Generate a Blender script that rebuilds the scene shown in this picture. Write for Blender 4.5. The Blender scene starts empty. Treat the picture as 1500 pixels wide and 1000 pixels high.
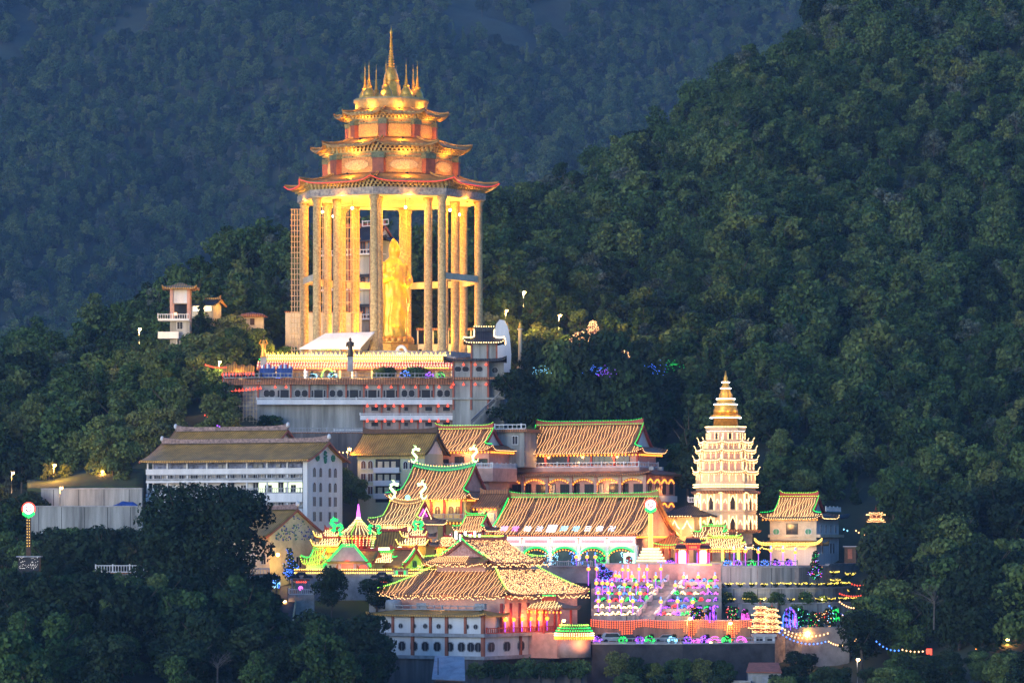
import bpy, math, random
import numpy as np
from mathutils import Vector as V, noise as mnoise
S = bpy.context.scene
COL = S.collection
R = math.radians
PI = math.pi
# ------------------------------------------------------------------ camera, sky, sun, exposure
F = 5600.0      # focal length in photo pixels (1500 wide)
H = 790.0       # photo row of the horizon
cd = bpy.data.cameras.new('camera')
cam = bpy.data.objects.new('camera', cd); COL.objects.link(cam)
cam.location = (0, 0, 0); cam.rotation_euler = (R(90), 0, 0)
cd.sensor_width = 36; cd.lens = F/1500*36; cd.shift_y = (H-500)/1500
cd.clip_start = 1; cd.clip_end = 8000
S.camera = cam
W = bpy.data.worlds.new('World'); S.world = W; W.use_nodes = True
nt = W.node_tree
sky = nt.nodes.new('ShaderNodeTexSky'); sky.sky_type = 'NISHITA'; sky.sun_disc = False
SUN_EL, SUN_ROT = R(9), R(215)
sky.sun_elevation = SUN_EL; sky.sun_rotation = SUN_ROT
sky.ozone_density = 7
bg = nt.nodes['Background']; bg.inputs[1].default_value = 0.15
nt.links.new(sky.outputs[0], bg.inputs[0])
sl = bpy.data.lights.new('sun', 'SUN'); sl.energy = 0.36; sl.angle = R(20); sl.color = (1, .95, .9)
so = bpy.data.objects.new('sun', sl); COL.objects.link(so)
sd = V((math.sin(SUN_ROT)*math.cos(SUN_EL), math.cos(SUN_ROT)*math.cos(SUN_EL), math.sin(SUN_EL)))
so.rotation_euler = sd.to_track_quat('Z', 'Y').to_euler(); so.location = (-100, -100, 300)
S.view_settings.view_transform = 'Standard'; S.view_settings.look = 'None'
S.view_settings.exposure = 1.6; S.view_settings.gamma = 1; S.view_settings.use_curve_mapping = False
S.render.engine = 'CYCLES'
cy = S.cycles
cy.use_denoising = True; cy.max_bounces = 4; cy.diffuse_bounces = 2; cy.glossy_bounces = 2
cy.transmission_bounces = 2; cy.transparent_max_bounces = 6; cy.volume_bounces = 0
cy.use_light_tree = True; cy.sample_clamp_indirect = 3; cy.caustics_reflective = False; cy.caustics_refractive = False
try: cy.denoising_prefilter = 'ACCURATE'
except Exception: pass

# ------------------------------------------------------------------ helpers
def P(px, py, Y):
    return V(((px-750)*Y/F, Y, (H-py)*Y/F))
rnd = random.Random(7)

class MB:
    """collects shapes; build() links them as ONE mesh object"""
    def __init__(s): s.v = []; s.f = []; s.m = []; s.sm = []
    def add(s, vs, fs, mi=0, smooth=False):
        o = len(s.v); s.v.extend(tuple(p) for p in vs)
        for f in fs:
            s.f.append(tuple(i+o for i in f)); s.m.append(mi); s.sm.append(smooth)
        return s
    def box(s, x0, x1, y0, y1, z0, z1, mi=0):
        vs = [(x0,y0,z0),(x1,y0,z0),(x1,y1,z0),(x0,y1,z0),(x0,y0,z1),(x1,y0,z1),(x1,y1,z1),(x0,y1,z1)]
        return s.add(vs, [(0,3,2,1),(4,5,6,7),(0,1,5,4),(1,2,6,5),(2,3,7,6),(3,0,4,7)], mi)
    def prism(s, pts, z0, z1, mi=0, top=None):
        n = len(pts); top = top or pts
        vs = [(p[0],p[1],z0) for p in pts]+[(p[0],p[1],z1) for p in top]
        return s.add(vs, [tuple(range(n-1,-1,-1)), tuple(range(n,2*n))]+[(i,(i+1)%n,n+(i+1)%n,n+i) for i in range(n)], mi)
    def plate(s, pts, d, mi=0):
        """polygon in space (list of Vectors) pushed back by vector d"""
        n = len(pts); vs = [tuple(p) for p in pts]+[tuple(V(p)+V(d)) for p in pts]
        return s.add(vs, [tuple(range(n)), tuple(range(2*n-1,n-1,-1))]+[(i,n+i,n+(i+1)%n,(i+1)%n) for i in range(n)], mi)
    def tube(s, pts, r, n=6, mi=0, smooth=True, r1=None):
        pts = [V(p) for p in pts]; k = len(pts); vs = []; 
        for i, p in enumerate(pts):
            d = (pts[min(i+1,k-1)]-pts[max(i-1,0)])
            d = d.normalized() if d.length > 1e-9 else V((0,0,1))
            a = d.cross(V((0,0,1)))
            a = a.normalized() if a.length > 1e-3 else V((1,0,0))
            b = d.cross(a)
            rr = r if r1 is None else r+(r1-r)*i/(k-1)
            for j in range(n):
                t = 2*PI*(j+.5)/n
                vs.append(p+a*rr*math.cos(t)+b*rr*math.sin(t))
        fs = [(i*n+j, i*n+(j+1)%n, (i+1)*n+(j+1)%n, (i+1)*n+j) for i in range(k-1) for j in range(n)]
        fs += [tuple(range(n)), tuple(range((k-1)*n+n-1, (k-1)*n-1, -1))]
        return s.add(vs, fs, mi, smooth)
    def lathe(s, prof, cx=0, cy=0, n=16, mi=0, smooth=True, ph=0.0, sx=1, sy=1):
        k = len(prof); vs = []
        for r, z in prof:
            for j in range(n):
                t = 2*PI*j/n+ph; vs.append((cx+r*math.cos(t)*sx, cy+r*math.sin(t)*sy, z))
        fs = [(i*n+j, i*n+(j+1)%n, (i+1)*n+(j+1)%n, (i+1)*n+j) for i in range(k-1) for j in range(n)]
        if prof[0][0] > 1e-3: fs.append(tuple(range(n-1,-1,-1)))
        if prof[-1][0] > 1e-3: fs.append(tuple(range((k-1)*n, k*n)))
        return s.add(vs, fs, mi, smooth)
    def ball(s, c, r, n=6, m=4, mi=0, sz=1.0):
        vs = [(c[0],c[1],c[2]-r*sz)]
        for i in range(1,m):
            t = PI*i/m
            for j in range(n):
                a = 2*PI*j/n; vs.append((c[0]+r*math.sin(t)*math.cos(a), c[1]+r*math.sin(t)*math.sin(a), c[2]-r*sz*math.cos(t)))
        vs.append((c[0],c[1],c[2]+r*sz)); L = len(vs)-1
        fs = [(0,1+(j+1)%n,1+j) for j in range(n)]
        fs += [(1+i*n+j,1+i*n+(j+1)%n,1+(i+1)*n+(j+1)%n,1+(i+1)*n+j) for i in range(m-2) for j in range(n)]
        fs += [(L,1+(m-2)*n+j,1+(m-2)*n+(j+1)%n) for j in range(n)]
        return s.add(vs, fs, mi, True)
    def bulb(s, c, r, mi=0, sz=1.0):
        x,y,z = c
        vs = [(x+r,y,z),(x-r,y,z),(x,y+r,z),(x,y-r,z),(x,y,z+r*sz),(x,y,z-r*sz)]
        return s.add(vs, [(0,2,4),(2,1,4),(1,3,4),(3,0,4),(2,0,5),(1,2,5),(3,1,5),(0,3,5)], mi)
    def grid(s, g, th=0.25, mi=0, smooth=True):
        """g[i][j] points; a sheet with thickness th straight down"""
        a, b = len(g), len(g[0]); n = a*b
        top = [V(p) for row in g for p in row]
        vs = top+[p-V((0,0,th)) for p in top]
        idx = lambda i,j: i*b+j
        fs = []
        for i in range(a-1):
            for j in range(b-1):
                q = (idx(i,j),idx(i+1,j),idx(i+1,j+1),idx(i,j+1))
                fs.append(q); fs.append(tuple(n+k for k in reversed(q)))
        ed = [(idx(i,0),idx(i+1,0)) for i in range(a-1)]+[(idx(i+1,b-1),idx(i,b-1)) for i in range(a-1)]
        ed += [(idx(0,j+1),idx(0,j)) for j in range(b-1)]+[(idx(a-1,j),idx(a-1,j+1)) for j in range(b-1)]
        s.add(vs, fs, mi, smooth)
        o = len(s.v)-2*n
        for p,q in ed:
            s.f.append((o+q,o+p,o+n+p,o+n+q)); s.m.append(mi); s.sm.append(False)
        return s
    def mesh(s, name, mats):
        me = bpy.data.meshes.new(name); me.from_pydata(s.v, [], s.f)
        for m in (mats if isinstance(mats,(list,tuple)) else [mats]): me.materials.append(m)
        me.polygons.foreach_set('material_index', s.m); me.polygons.foreach_set('use_smooth', s.sm)
        me.update(); return me
    def build(s, name, mats, parent=None, loc=None):
        o = bpy.data.objects.new(name, s.mesh(name, mats)); COL.objects.link(o)
        if parent is not None: o.parent = parent
        if loc is not None: o.location = loc
        return o

def tag(o, label=None, cat=None, group=None, kind=None):
    if label: o['label'] = label
    if cat: o['category'] = cat
    if group: o['group'] = group
    if kind: o['kind'] = kind
    return o
def thing(name, label, cat, loc, rz=0.0, group=None):
    o = bpy.data.objects.new(name, None); COL.objects.link(o)
    o.empty_display_size = .3; o.location = loc; o.rotation_euler = (0,0,rz)
    return tag(o, label, cat, group)
def link_copy(o, parent=None):
    c = o.copy(); COL.objects.link(c)
    if parent is not None: c.parent = parent
    for ch in list(o.children): link_copy(ch, c)
    return c
def place_mesh(name, me, parent, loc, rz=0.0):
    o = bpy.data.objects.new(name, me); COL.objects.link(o); o.parent = parent
    o.location = loc; o.rotation_euler = (0,0,rz); return o
def lamp(parent, loc, power, color=(1,.62,.2), r=.25, kind='POINT', target=None, cone=90):
    l = bpy.data.lights.new('lamp_light', kind); l.energy = power; l.color = color; l.shadow_soft_size = r
    o = bpy.data.objects.new('lamp_light', l); COL.objects.link(o); o.parent = parent; o.location = loc
    if kind == 'SPOT':
        l.spot_size = R(cone); l.spot_blend = .6
        o.rotation_euler = (V(target)-V(loc)).to_track_quat('-Z','Y').to_euler()
    return o

# ------------------------------------------------------------------ materials
MATS = {}
def mat(name, c, rough=.75, var=.25, scale=.8, c2=None, bump=0.0, bscale=6.0, metal=0.0, stripe=None, spec=.3, streak=False):
    """rough painted / stone / tile surface: colour broken up by noise, optional streaks, tile rows or bump"""
    if name in MATS: return MATS[name]
    m = bpy.data.materials.new(name); m.use_nodes = True; MATS[name] = m
    n = m.node_tree.nodes; l = m.node_tree.links; b = n['Principled BSDF']
    b.inputs['Roughness'].default_value = rough; b.inputs['Metallic'].default_value = metal
    b.inputs['Specular IOR Level'].default_value = spec
    tc = n.new('ShaderNodeTexCoord')
    no = n.new('ShaderNodeTexNoise'); no.inputs['Scale'].default_value = scale; no.inputs['Detail'].default_value = 6; no.inputs['Roughness'].default_value = .65
    if streak:
        mp = n.new('ShaderNodeMapping'); mp.inputs['Scale'].default_value = (1,1,.08)
        l.new(tc.outputs['Object'], mp.inputs[0]); l.new(mp.outputs[0], no.inputs['Vector'])
    else: l.new(tc.outputs['Object'], no.inputs['Vector'])
    cr = n.new('ShaderNodeValToRGB'); cr.color_ramp.elements[0].position = .3; cr.color_ramp.elements[1].position = .7
    d = c2 or tuple(x*(1-var*1.6) for x in c)
    cr.color_ramp.elements[0].color = (*d,1); cr.color_ramp.elements[1].color = (*[min(1,x*(1+var*.4)) for x in c],1)
    l.new(no.outputs[0], cr.inputs[0]); out = cr.outputs[0]; hgt = None
    if stripe:
        ax, sc, dark = stripe
        wv = n.new('ShaderNodeTexWave'); wv.bands_direction = ax; wv.inputs['Scale'].default_value = sc
        wv.inputs['Distortion'].default_value = .15; wv.inputs['Detail Scale'].default_value = 3
        l.new(tc.outputs['Object'], wv.inputs['Vector'])
        mx = n.new('ShaderNodeMixRGB'); mx.blend_type = 'MULTIPLY'
        mr = n.new('ShaderNodeMapRange'); mr.inputs[3].default_value = dark; mr.inputs[4].default_value = 1.0
        l.new(wv.outputs['Fac'], mr.inputs[0])
        mx.inputs[0].default_value = 1; l.new(out, mx.inputs[1]); l.new(mr.outputs[0], mx.inputs[2]); out = mx.outputs[0]
        hgt = wv.outputs['Fac']
    l.new(out, b.inputs['Base Color'])
    if bump:
        bp = n.new('ShaderNodeBump'); bp.inputs['Strength'].default_value = bump; bp.inputs['Distance'].default_value = .15
        if hgt is None:
            n2 = n.new('ShaderNodeTexNoise'); n2.inputs['Scale'].default_value = bscale; n2.inputs['Detail'].default_value = 5
            l.new(tc.outputs['Object'], n2.inputs['Vector']); hgt = n2.outputs[0]
        l.new(hgt, bp.inputs['Height']); l.new(bp.outputs[0], b.inputs['Normal'])
    return m
def glow(name, c, st, sample='AUTO'):
    if name in MATS: return MATS[name]
    m = bpy.data.materials.new(name); m.use_nodes = True; MATS[name] = m
    b = m.node_tree.nodes['Principled BSDF']
    b.inputs['Base Color'].default_value = (*[x*.6 for x in c],1); b.inputs['Emission Color'].default_value = (*c,1)
    b.inputs['Emission Strength'].default_value = st; b.inputs['Roughness'].default_value = .5
    try: m.cycles.emission_sampling = sample
    except Exception: pass
    return m
def foliage(name, c1, c2, c3):
    """leaves: colour differs from tree to tree and from leaf cluster to leaf cluster"""
    m = bpy.data.materials.new(name); m.use_nodes = True; MATS[name] = m
    n = m.node_tree.nodes; l = m.node_tree.links; b = n['Principled BSDF']
    b.inputs['Roughness'].default_value = .75; b.inputs['Specular IOR Level'].default_value = .15
    oi = n.new('ShaderNodeObjectInfo'); ge = n.new('ShaderNodeNewGeometry')
    cr = n.new('ShaderNodeValToRGB'); e = cr.color_ramp.elements
    e[0].color = (*c1,1); e[1].color = (*c3,1); e[1].position = .95
    k = e.new(.5); k.color = (*c2,1)
    l.new(oi.outputs['Random'], cr.inputs[0])
    mr = n.new('ShaderNodeMapRange'); mr.inputs[3].default_value = .55; mr.inputs[4].default_value = 1.45
    l.new(ge.outputs['Random Per Island'], mr.inputs[0])
    mx = n.new('ShaderNodeMixRGB'); mx.blend_type = 'MULTIPLY'; mx.inputs[0].default_value = 1
    l.new(cr.outputs[0], mx.inputs[1]); l.new(mr.outputs[0], mx.inputs[2])
    l.new(mx.outputs[0], b.inputs['Base Color'])
    b.inputs['Subsurface Weight'].default_value = 0
    tr = n.new('ShaderNodeBsdfTranslucent'); l.new(mx.outputs[0], tr.inputs[0])
    ms = n.new('ShaderNodeMixShader'); ms.inputs[0].default_value = .22
    l.new(b.outputs[0], ms.inputs[1]); l.new(tr.outputs[0], ms.inputs[2]); l.new(ms.outputs[0], n['Material Output'].inputs[0])
    return m
M_BARK = mat('bark', (.11,.085,.06), .9, .3, 2)
M_LEAF = foliage('leaves_forest', (.022,.048,.014), (.060,.110,.030), (.12,.160,.045))
M_LEAFD = foliage('leaves_dark', (.011,.024,.011), (.018,.038,.015), (.030,.050,.020))  # near black; also carries the dimness of the lower left valley
M_LEAFP = foliage('leaves_grey', (.07,.09,.06), (.10,.12,.075), (.13,.14,.09))
M_LEAFY = foliage('leaves_light', (.08,.11,.025), (.12,.145,.035), (.15,.165,.05))
# ------------------------------------------------------------------ terrain: one sheet from the valley below the camera to the far mountain
TCOLS = [
(-700,[(600,1040),(690,900),(740,800),(800,720),(880,650),(960,620)]),
(0,   [(600,1040),(690,900),(740,800),(800,700),(880,610),(960,545)]),
(150, [(600,1040),(690,890),(728,820),(738,735),(765,708),(830,620),(900,560),(960,500)]),
(270, [(600,1040),(690,890),(735,800),(765,690),(790,620),(830,560),(890,500),(960,440)]),
(340, [(600,1030),(690,880),(735,790),(765,660),(785,620),(815,575),(850,540),(900,470),(980,390)]),
(430, [(600,1035),(655,1000),(662,945),(690,868),(735,800),(768,700),(783,668),(787,562),(865,577),(900,500),(980,375)]),
(500, [(600,1035),(672,1000),(680,900),(690,866),(735,812),(765,742),(783,670),(787,562),(865,577),(900,500),(1000,368)]),
(560, [(600,1035),(679,1008),(684,900),(700,868),(735,822),(762,762),(783,670),(787,562),(865,577),(900,500),(1000,365)]),
(720, [(600,1035),(679,1008),(684,900),(700,868),(735,822),(764,750),(784,640),(790,562),(865,577),(900,490),(1000,375),(1080,315)]),
(825, [(600,1030),(674,1008),(678,960),(681,925),(684,890),(705,852),(740,826),(764,760),(782,690),(800,625),(860,565),(950,450),(1050,345),(1130,290)]),
(900, [(600,1030),(650,1015),(663,1000),(667,952),(676,952),(679,918),(705,856),(745,830),(765,750),(790,680),(830,605),(900,520),(1000,400),(1100,290),(1180,222)]),
(1050,[(600,1030),(650,1015),(664,1000),(668,952),(676,952),(679,918),(704,856),(712,836),(750,822),(770,750),(800,665),(860,570),(950,455),(1050,325),(1150,205),(1220,128)]),
(1090,[(600,1035),(650,1020),(672,1005),(680,960),(688,925),(702,918),(708,870),(714,836),(750,822),(770,750),(800,660),(860,555),(950,430),(1050,300),(1150,170),(1220,98)]),
(1220,[(600,1040),(650,1015),(680,995),(688,950),(702,920),(712,890),(722,850),(750,822),(775,747),(815,655),(900,540),(1000,400),(1100,248),(1200,108),(1260,35)]),
(1280,[(600,1040),(650,1010),(680,975),(705,900),(722,850),(750,818),(775,745),(820,650),(900,530),(1000,390),(1100,235),(1200,95),(1260,20)]),
(1500,[(600,1030),(650,965),(700,870),(760,770),(830,650),(920,510),(1020,360),(1120,210),(1220,70),(1320,-60)]),
(2200,[(600,1030),(650,965),(700,870),(760,770),(830,650),(920,510),(1020,360),(1120,210),(1220,70),(1320,-60)]),
]
def _col(pts):
    o = [(0,-62),(40,-62),(350,-66),(540,-40)]+[(y,(H-iy)*y/F) for y,iy in pts]
    yr, zr = o[-1]
    o += [(yr+70, zr-14),(yr+130, zr-30 if zr < 120 else zr-60)]
    o += [(1700,(H-680)*1700/F),(2150,(H-560)*2150/F),(2350,(H-480)*2350/F),(2550,(H-340)*2550/F),(2780,(H-200)*2780/F),(3000,(H-70)*3000/F),(3200,(H+50)*3200/F),(3400,(H+150)*3400/F),(3700,(H+150)*3400/F)]
    return np.array([a for a,b in o]), np.array([b for a,b in o])
TC = [(c,)+_col(p) for c,p in TCOLS]
def ground(px, Y):
    i = 0
    while i < len(TC)-2 and px > TC[i+1][0]: i += 1
    a, b = TC[i], TC[i+1]
    t = min(1,max(0,(px-a[0])/(b[0]-a[0]))); t = t*t*(3-2*t)
    z = float(np.interp(Y,a[1],a[2])*(1-t)+np.interp(Y,b[1],b[2])*t)
    if Y > 860:
        x = (px-750)*Y/F; k = min(1,(Y-860)/150); far = min(1,max(0,(Y-2050)/300))
        q = V((x/90,Y/90,3.1)); z += k*mnoise.fractal(q,1,2,4)*(6+14*far)
        z += far*mnoise.noise(V((x/300+5,Y/420,0)))*42
    return z
ys = sorted(set([0,80,200,350,480,540,570]+list(range(590,880,6))+list(range(880,1400,14))+list(range(1400,2100,50))+list(range(2100,3720,30))))
pxs = list(range(-700,2201,25))
tv = []
for Y in ys:
    for px in pxs:
        z = ground(px,Y); yy = max(Y,8)
        w = 1 if Y > 200 else 0
        x = (px-750)*(Y if w else 200)/F*(1 if w else 1.0)
        tv.append((x, Y if Y > 0 else -60, z))
nb = len(pxs)
tf = [(i*nb+j,i*nb+j+1,(i+1)*nb+j+1,(i+1)*nb+j) for i in range(len(ys)-1) for j in range(nb-1)]
M_GROUND = mat('hillside_soil', (.05,.06,.03), .95, .4, .05, c2=(.03,.032,.018), bump=.4, bscale=.5)
g = MB(); g.add(tv, tf, 0, True)
tag(g.build('terrain', M_GROUND), 'wooded hillside rising from the valley to the far mountain', 'terrain', kind='structure')

# ------------------------------------------------------------------ trees
def crown_mesh(name, seed, h, rad, nl, leaves, leaf, z0=.35, shape='broad', m=None):
    """leaf-cluster faces spread over the shells of many uneven limbs' tufts"""
    r = np.random.RandomState(seed); pts = []; nrm = []
    lobes = []
    for i in range(nl):
        a = r.rand()*2*PI; q = r.rand()**.6
        if shape == 'cone':
            zz = z0+(1-z0)*(i+.5)/nl; rr = rad*(1.05-((zz-z0)/(1-z0)))*.9
            c = np.array([math.cos(a)*rr*q*.6, math.sin(a)*rr*q*.6, h*zz*.96]); lr = max(.5,rr*.55)
        elif shape == 'tall':
            zz = z0+(1-z0)*r.rand(); rr = rad*(.55+.45*math.sin(PI*min(1,(zz-z0)/(1-z0)*.9+.1)))
            c = np.array([math.cos(a)*rr*q*.75, math.sin(a)*rr*q*.75, h*zz*.92]); lr = rad*(.28+.22*r.rand())
        else:
            zz = z0+(1-z0)*r.rand()**.8; rr = rad*math.sqrt(max(.1,1-((zz-z0-.25*(1-z0))/(1-z0)/.95)**2))
            c = np.array([math.cos(a)*rr*q*.82, math.sin(a)*rr*q*.82, h*zz*.9]); lr = rad*(.22+.26*r.rand())
        lobes.append((c,lr))
    w = np.array([l[1]**2 for l in lobes]); w /= w.sum()
    ch = r.choice(nl, leaves, p=w)
    d = r.randn(leaves,3); d[:,2] = d[:,2]*.8+.35; d /= np.linalg.norm(d,axis=1)[:,None]
    C = np.array([l[0] for l in lobes])[ch]; LR = np.array([l[1] for l in lobes])[ch]
    p = C+d*(LR*(.72+.38*r.rand(leaves)))[:,None]*np.array([1,1,.78])
    n = d+r.randn(leaves,3)*.55; n /= np.linalg.norm(n,axis=1)[:,None]
    t = np.cross(n, r.randn(leaves,3)); t /= np.linalg.norm(t,axis=1)[:,None]
    b = np.cross(n,t); sz = leaf*(.55+.9*r.rand(leaves))[:,None]
    asp = (.5+.5*r.rand(leaves))[:,None]
    v = np.stack([p+t*sz, p+b*sz*asp+n*sz*.18, p-t*sz*(.6+.5*r.rand(leaves)[:,None]), p-b*sz*asp-n*sz*.12],1).reshape(-1,3)
    me = bpy.data.meshes.new(name); me.from_pydata(v.tolist(), [], (np.arange(leaves*4).reshape(-1,4)).tolist())
    me.materials.append(m or M_LEAF); me.update()
    return me
def trunk_mesh(name, seed, h, r0):
    r = random.Random(seed); mb = MB(); x=y=0; pts=[(0,0,-1.5)]
    for i in range(1,6):
        x += r.uniform(-.3,.3)*h*.04; y += r.uniform(-.3,.3)*h*.04; pts.append((x,y,h*.17*i))
    mb.tube(pts, r0, 7, r1=r0*.25)
    for i in range(6):
        k = r.randint(2,4); a = r.random()*6.28; L = h*r.uniform(.18,.32); p = V(pts[k])
        mb.tube([p, p+V((math.cos(a)*L*.5,math.sin(a)*L*.5,L*.4)), p+V((math.cos(a)*L,math.sin(a)*L,L*.95))], r0*.4, 5, r1=r0*.1)
    return mb.mesh(name, M_BARK)
protos = bpy.data.collections.new('forest_tree_kinds')      # shapes that the one forest object scatters
for i,(h,rad,nl,lv,lf,z0,sh) in enumerate([(10,4.3,22,1500,.42,.22,'broad'),(12,4.0,22,1500,.42,.25,'broad'),(9,3.6,16,1200,.40,.18,'broad'),
        (13,3.1,22,1300,.40,.2,'tall'),(11,5.0,26,1600,.45,.3,'broad'),(12,3.0,16,1100,.40,.12,'cone'),(7,3.4,14,1000,.36,.1,'broad'),(15,4.2,26,1500,.42,.35,'tall'),(12,5.6,30,1700,.46,.32,'broad'),(10,3.6,14,700,.36,.2,'tall')]):
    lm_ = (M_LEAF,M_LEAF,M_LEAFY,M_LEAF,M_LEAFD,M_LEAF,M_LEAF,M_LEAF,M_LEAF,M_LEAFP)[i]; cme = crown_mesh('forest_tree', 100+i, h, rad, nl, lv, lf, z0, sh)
    tme = trunk_mesh('forest_trunk', 200+i, h, .22)
    o = bpy.data.objects.new('forest_tree', cme)
    # trunk and crown of a far tree in one mesh
    vs = [tuple(v.co) for v in tme.vertices]; k = len(cme.vertices)
    me = bpy.data.meshes.new('forest_tree_shape')
    me.from_pydata([tuple(v.co) for v in cme.vertices]+vs, [], [tuple(p.vertices) for p in cme.polygons]+[tuple(q+k for q in p.vertices) for p in tme.polygons])
    me.materials.append(lm_); me.materials.append(M_BARK)
    me.polygons.foreach_set('material_index', [0]*len(cme.polygons)+[1]*len(tme.polygons)); me.update()
    o.data = me; protos.objects.link(o)
fpts = []; fscl = []
fr = random.Random(3)
def keep_out(px, Y):
    """clearings: the temple terraces, and the cut slopes on the far mountain"""
    if Y < 862 and not (px > 1292 or (px < 215 and Y > 778) or (px > 1010 and Y > 800) or (px > 1130 and Y > 779 and not (1262 < px < 1304 and Y < 792))): return True
    if Y < 885 and 395 < px < 735: return True
    if 500 < px < 640 and 865 < Y < 905: return True
    return False
Y = 772.0
while Y < 3360:
    sp = 5.3 if Y < 1350 else 8.4
    lo, hi = (-120, 1620) if Y < 1350 else (-120, 1560)
    n = int((hi-lo)*Y/F/sp)
    if not (1345 < Y < 2250):
        for i in range(n):
            px = lo+(i+fr.random())*(hi-lo)/n; yy = Y+fr.uniform(-.5,.5)*sp
            if keep_out(px,yy): continue
            # hidden behind the near ridge on the right
            if yy > 2200 and px > 1350: continue
            if yy > 2200:
                q = mnoise.noise(V((px/60,yy/60,9)))
                if yy > 2980 and 520 < px < 830 and q > -.05: continue       # bare cut slopes high on the mountain
                if yy > 2950 and px < 230 and q > .22: continue
            fpts.append(((px-750)*yy/F, yy, ground(px,yy)-.8)); 
            fscl.append(((.50 if Y<1350 else .80)+fr.random()**2*.72)*(.93+.22*mnoise.noise(V((px/50,yy/50,2)))))
    Y += sp*(.8 if Y < 1350 else .85)
fm = bpy.data.meshes.new('forest'); fm.from_pydata(fpts, [], [])
at = fm.attributes.new('tree_scale','FLOAT','POINT'); at.data.foreach_set('value', fscl)
forest = bpy.data.objects.new('forest', fm); COL.objects.link(forest)
tag(forest, 'dense mixed forest covering the hill and the far mountain behind the temple', 'forest', kind='stuff')
ng = bpy.data.node_groups.new('scatter_trees','GeometryNodeTree')
ng.interface.new_socket('Geometry', in_out='INPUT', socket_type='NodeSocketGeometry')
ng.interface.new_socket('Geometry', in_out='OUTPUT', socket_type='NodeSocketGeometry')
N = ng.nodes.new; L_ = ng.links.new
gi, go = N('NodeGroupInput'), N('NodeGroupOutput')
ci = N('GeometryNodeCollectionInfo'); ci.inputs['Collection'].default_value = protos
ci.inputs['Separate Children'].default_value = True; ci.inputs['Reset Children'].default_value = True
ip = N('GeometryNodeInstanceOnPoints'); ip.inputs['Pick Instance'].default_value = True
rv = N('FunctionNodeRandomValue'); rv.data_type = 'FLOAT_VECTOR'
rv.inputs[0].default_value = (-.08,-.08,0); rv.inputs[1].default_value = (.08,.08,6.28)
ri = N('FunctionNodeRandomValue'); ri.data_type = 'INT'; ri.inputs[4].default_value = 0; ri.inputs[5].default_value = 9; ri.inputs['Seed'].default_value = 4
na = N('GeometryNodeInputNamedAttribute'); na.data_type = 'FLOAT'; na.inputs[0].default_value = 'tree_scale'
L_(gi.outputs[0], ip.inputs['Points']); L_(ci.outputs[0], ip.inputs['Instance']); L_(rv.outputs[0], ip.inputs['Rotation'])
L_(ri.outputs[2], ip.inputs['Instance Index']); L_(na.outputs[0], ip.inputs['Scale']); L_(ip.outputs[0], go.inputs[0])
md = forest.modifiers.new('scatter','NODES'); md.node_group = ng

# near trees, each a thing with trunk and crown
TREES = {}
def tree_proto(kind, i, h, rad, nl, lv, lf, z0, sh, m):
    TREES.setdefault(kind,[]).append((crown_mesh(kind+'_crown', 300+i+len(TREES)*17, h, rad, nl, lv, lf, z0, sh, m), trunk_mesh(kind+'_trunk', 400+i, h, .3), h))
for i in range(3): tree_proto('broadleaf_tree', i, 11, 4.6, 26, 4200, .30, .18, 'broad', M_LEAF)
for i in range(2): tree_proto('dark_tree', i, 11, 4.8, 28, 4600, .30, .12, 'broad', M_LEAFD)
for i in range(2): tree_proto('tall_tree', i, 14, 3.6, 26, 3800, .30, .15, 'tall', M_LEAF)
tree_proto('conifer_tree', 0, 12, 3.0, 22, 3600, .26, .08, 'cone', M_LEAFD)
for i in range(2): tree_proto('pale_tree', i, 10, 4.2, 24, 3800, .28, .12, 'broad', M_LEAFY)
tree_proto('shrub', 0, 3, 2.2, 16, 1300, .2, .05, 'broad', M_LEAF)
N_TREES = 0
def tree(kind, label, px, Y, h, group=None, z=None, name=None, wide=1.0, idx=None):
    global N_TREES
    N_TREES += 1
    ps = TREES[kind]; c, t, h0 = ps[rnd.randrange(len(ps)) if idx is None else idx]
    if z is None: z = ground(px,Y)
    k = h/h0
    nm = name or ('broadleaf_tree' if kind in ('dark_tree','pale_tree') else kind)
    r = thing(nm, label, 'shrub' if kind == 'shrub' else 'tree', ((px-750)*Y/F, Y, z-.3), rnd.random()*6.28, group)
    r.scale = (k*wide,k*wide,k)
    for n_, me in (('trunk',t),('crown',c)):
        o = bpy.data.objects.new(n_, me); COL.objects.link(o); o.parent = r
    return r
# ------------------------------------------------------------------ materials of the temple
M_CREAM = mat('cream_plaster', (.62,.52,.36), .7, .2, .6)
M_CARVED = mat('carved_stone', (.56,.41,.19), .8, .55, 2.2, c2=(.27,.18,.07), bump=.8, bscale=2.5)
M_STONE = mat('grey_stone', (.36,.35,.34), .85, .3, .7, bump=.2)
M_GOLD = mat('gold_leaf', (.82,.42,.06), .38, .25, 2, metal=.55, spec=.5)
M_GOLDP = mat('gold_panel', (.58,.33,.08), .5, .6, 3.5, c2=(.30,.12,.03), bump=.6, bscale=5)
M_BRACK = mat('painted_bracket', (.66,.44,.14), .7, .5, 4, c2=(.26,.24,.12))
M_TILE = mat('ochre_roof_tile', (.62,.32,.06), .45, .3, .5, stripe=('X',.62,.45), bump=.5)
M_TILEB = mat('brown_roof_tile', (.46,.18,.07), .5, .3, .5, stripe=('X',.62,.4), bump=.5)
M_RIDGE = mat('ridge_frieze', (.36,.24,.20), .7, .5, 2)
M_TRIM = mat('barge_red', (.36,.11,.06), .6, .3, 1)
M_TILEO = mat('octagon_roof_tile', (.46,.24,.06), .5, .35, .6, bump=.4, bscale=3)
M_TILEG = mat('dark_grey_tile', (.045,.045,.05), .6, .3, .6, stripe=('X',.7,.5), bump=.4)
M_RED = mat('red_lacquer', (.42,.05,.03), .5, .25, 1)
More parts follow.
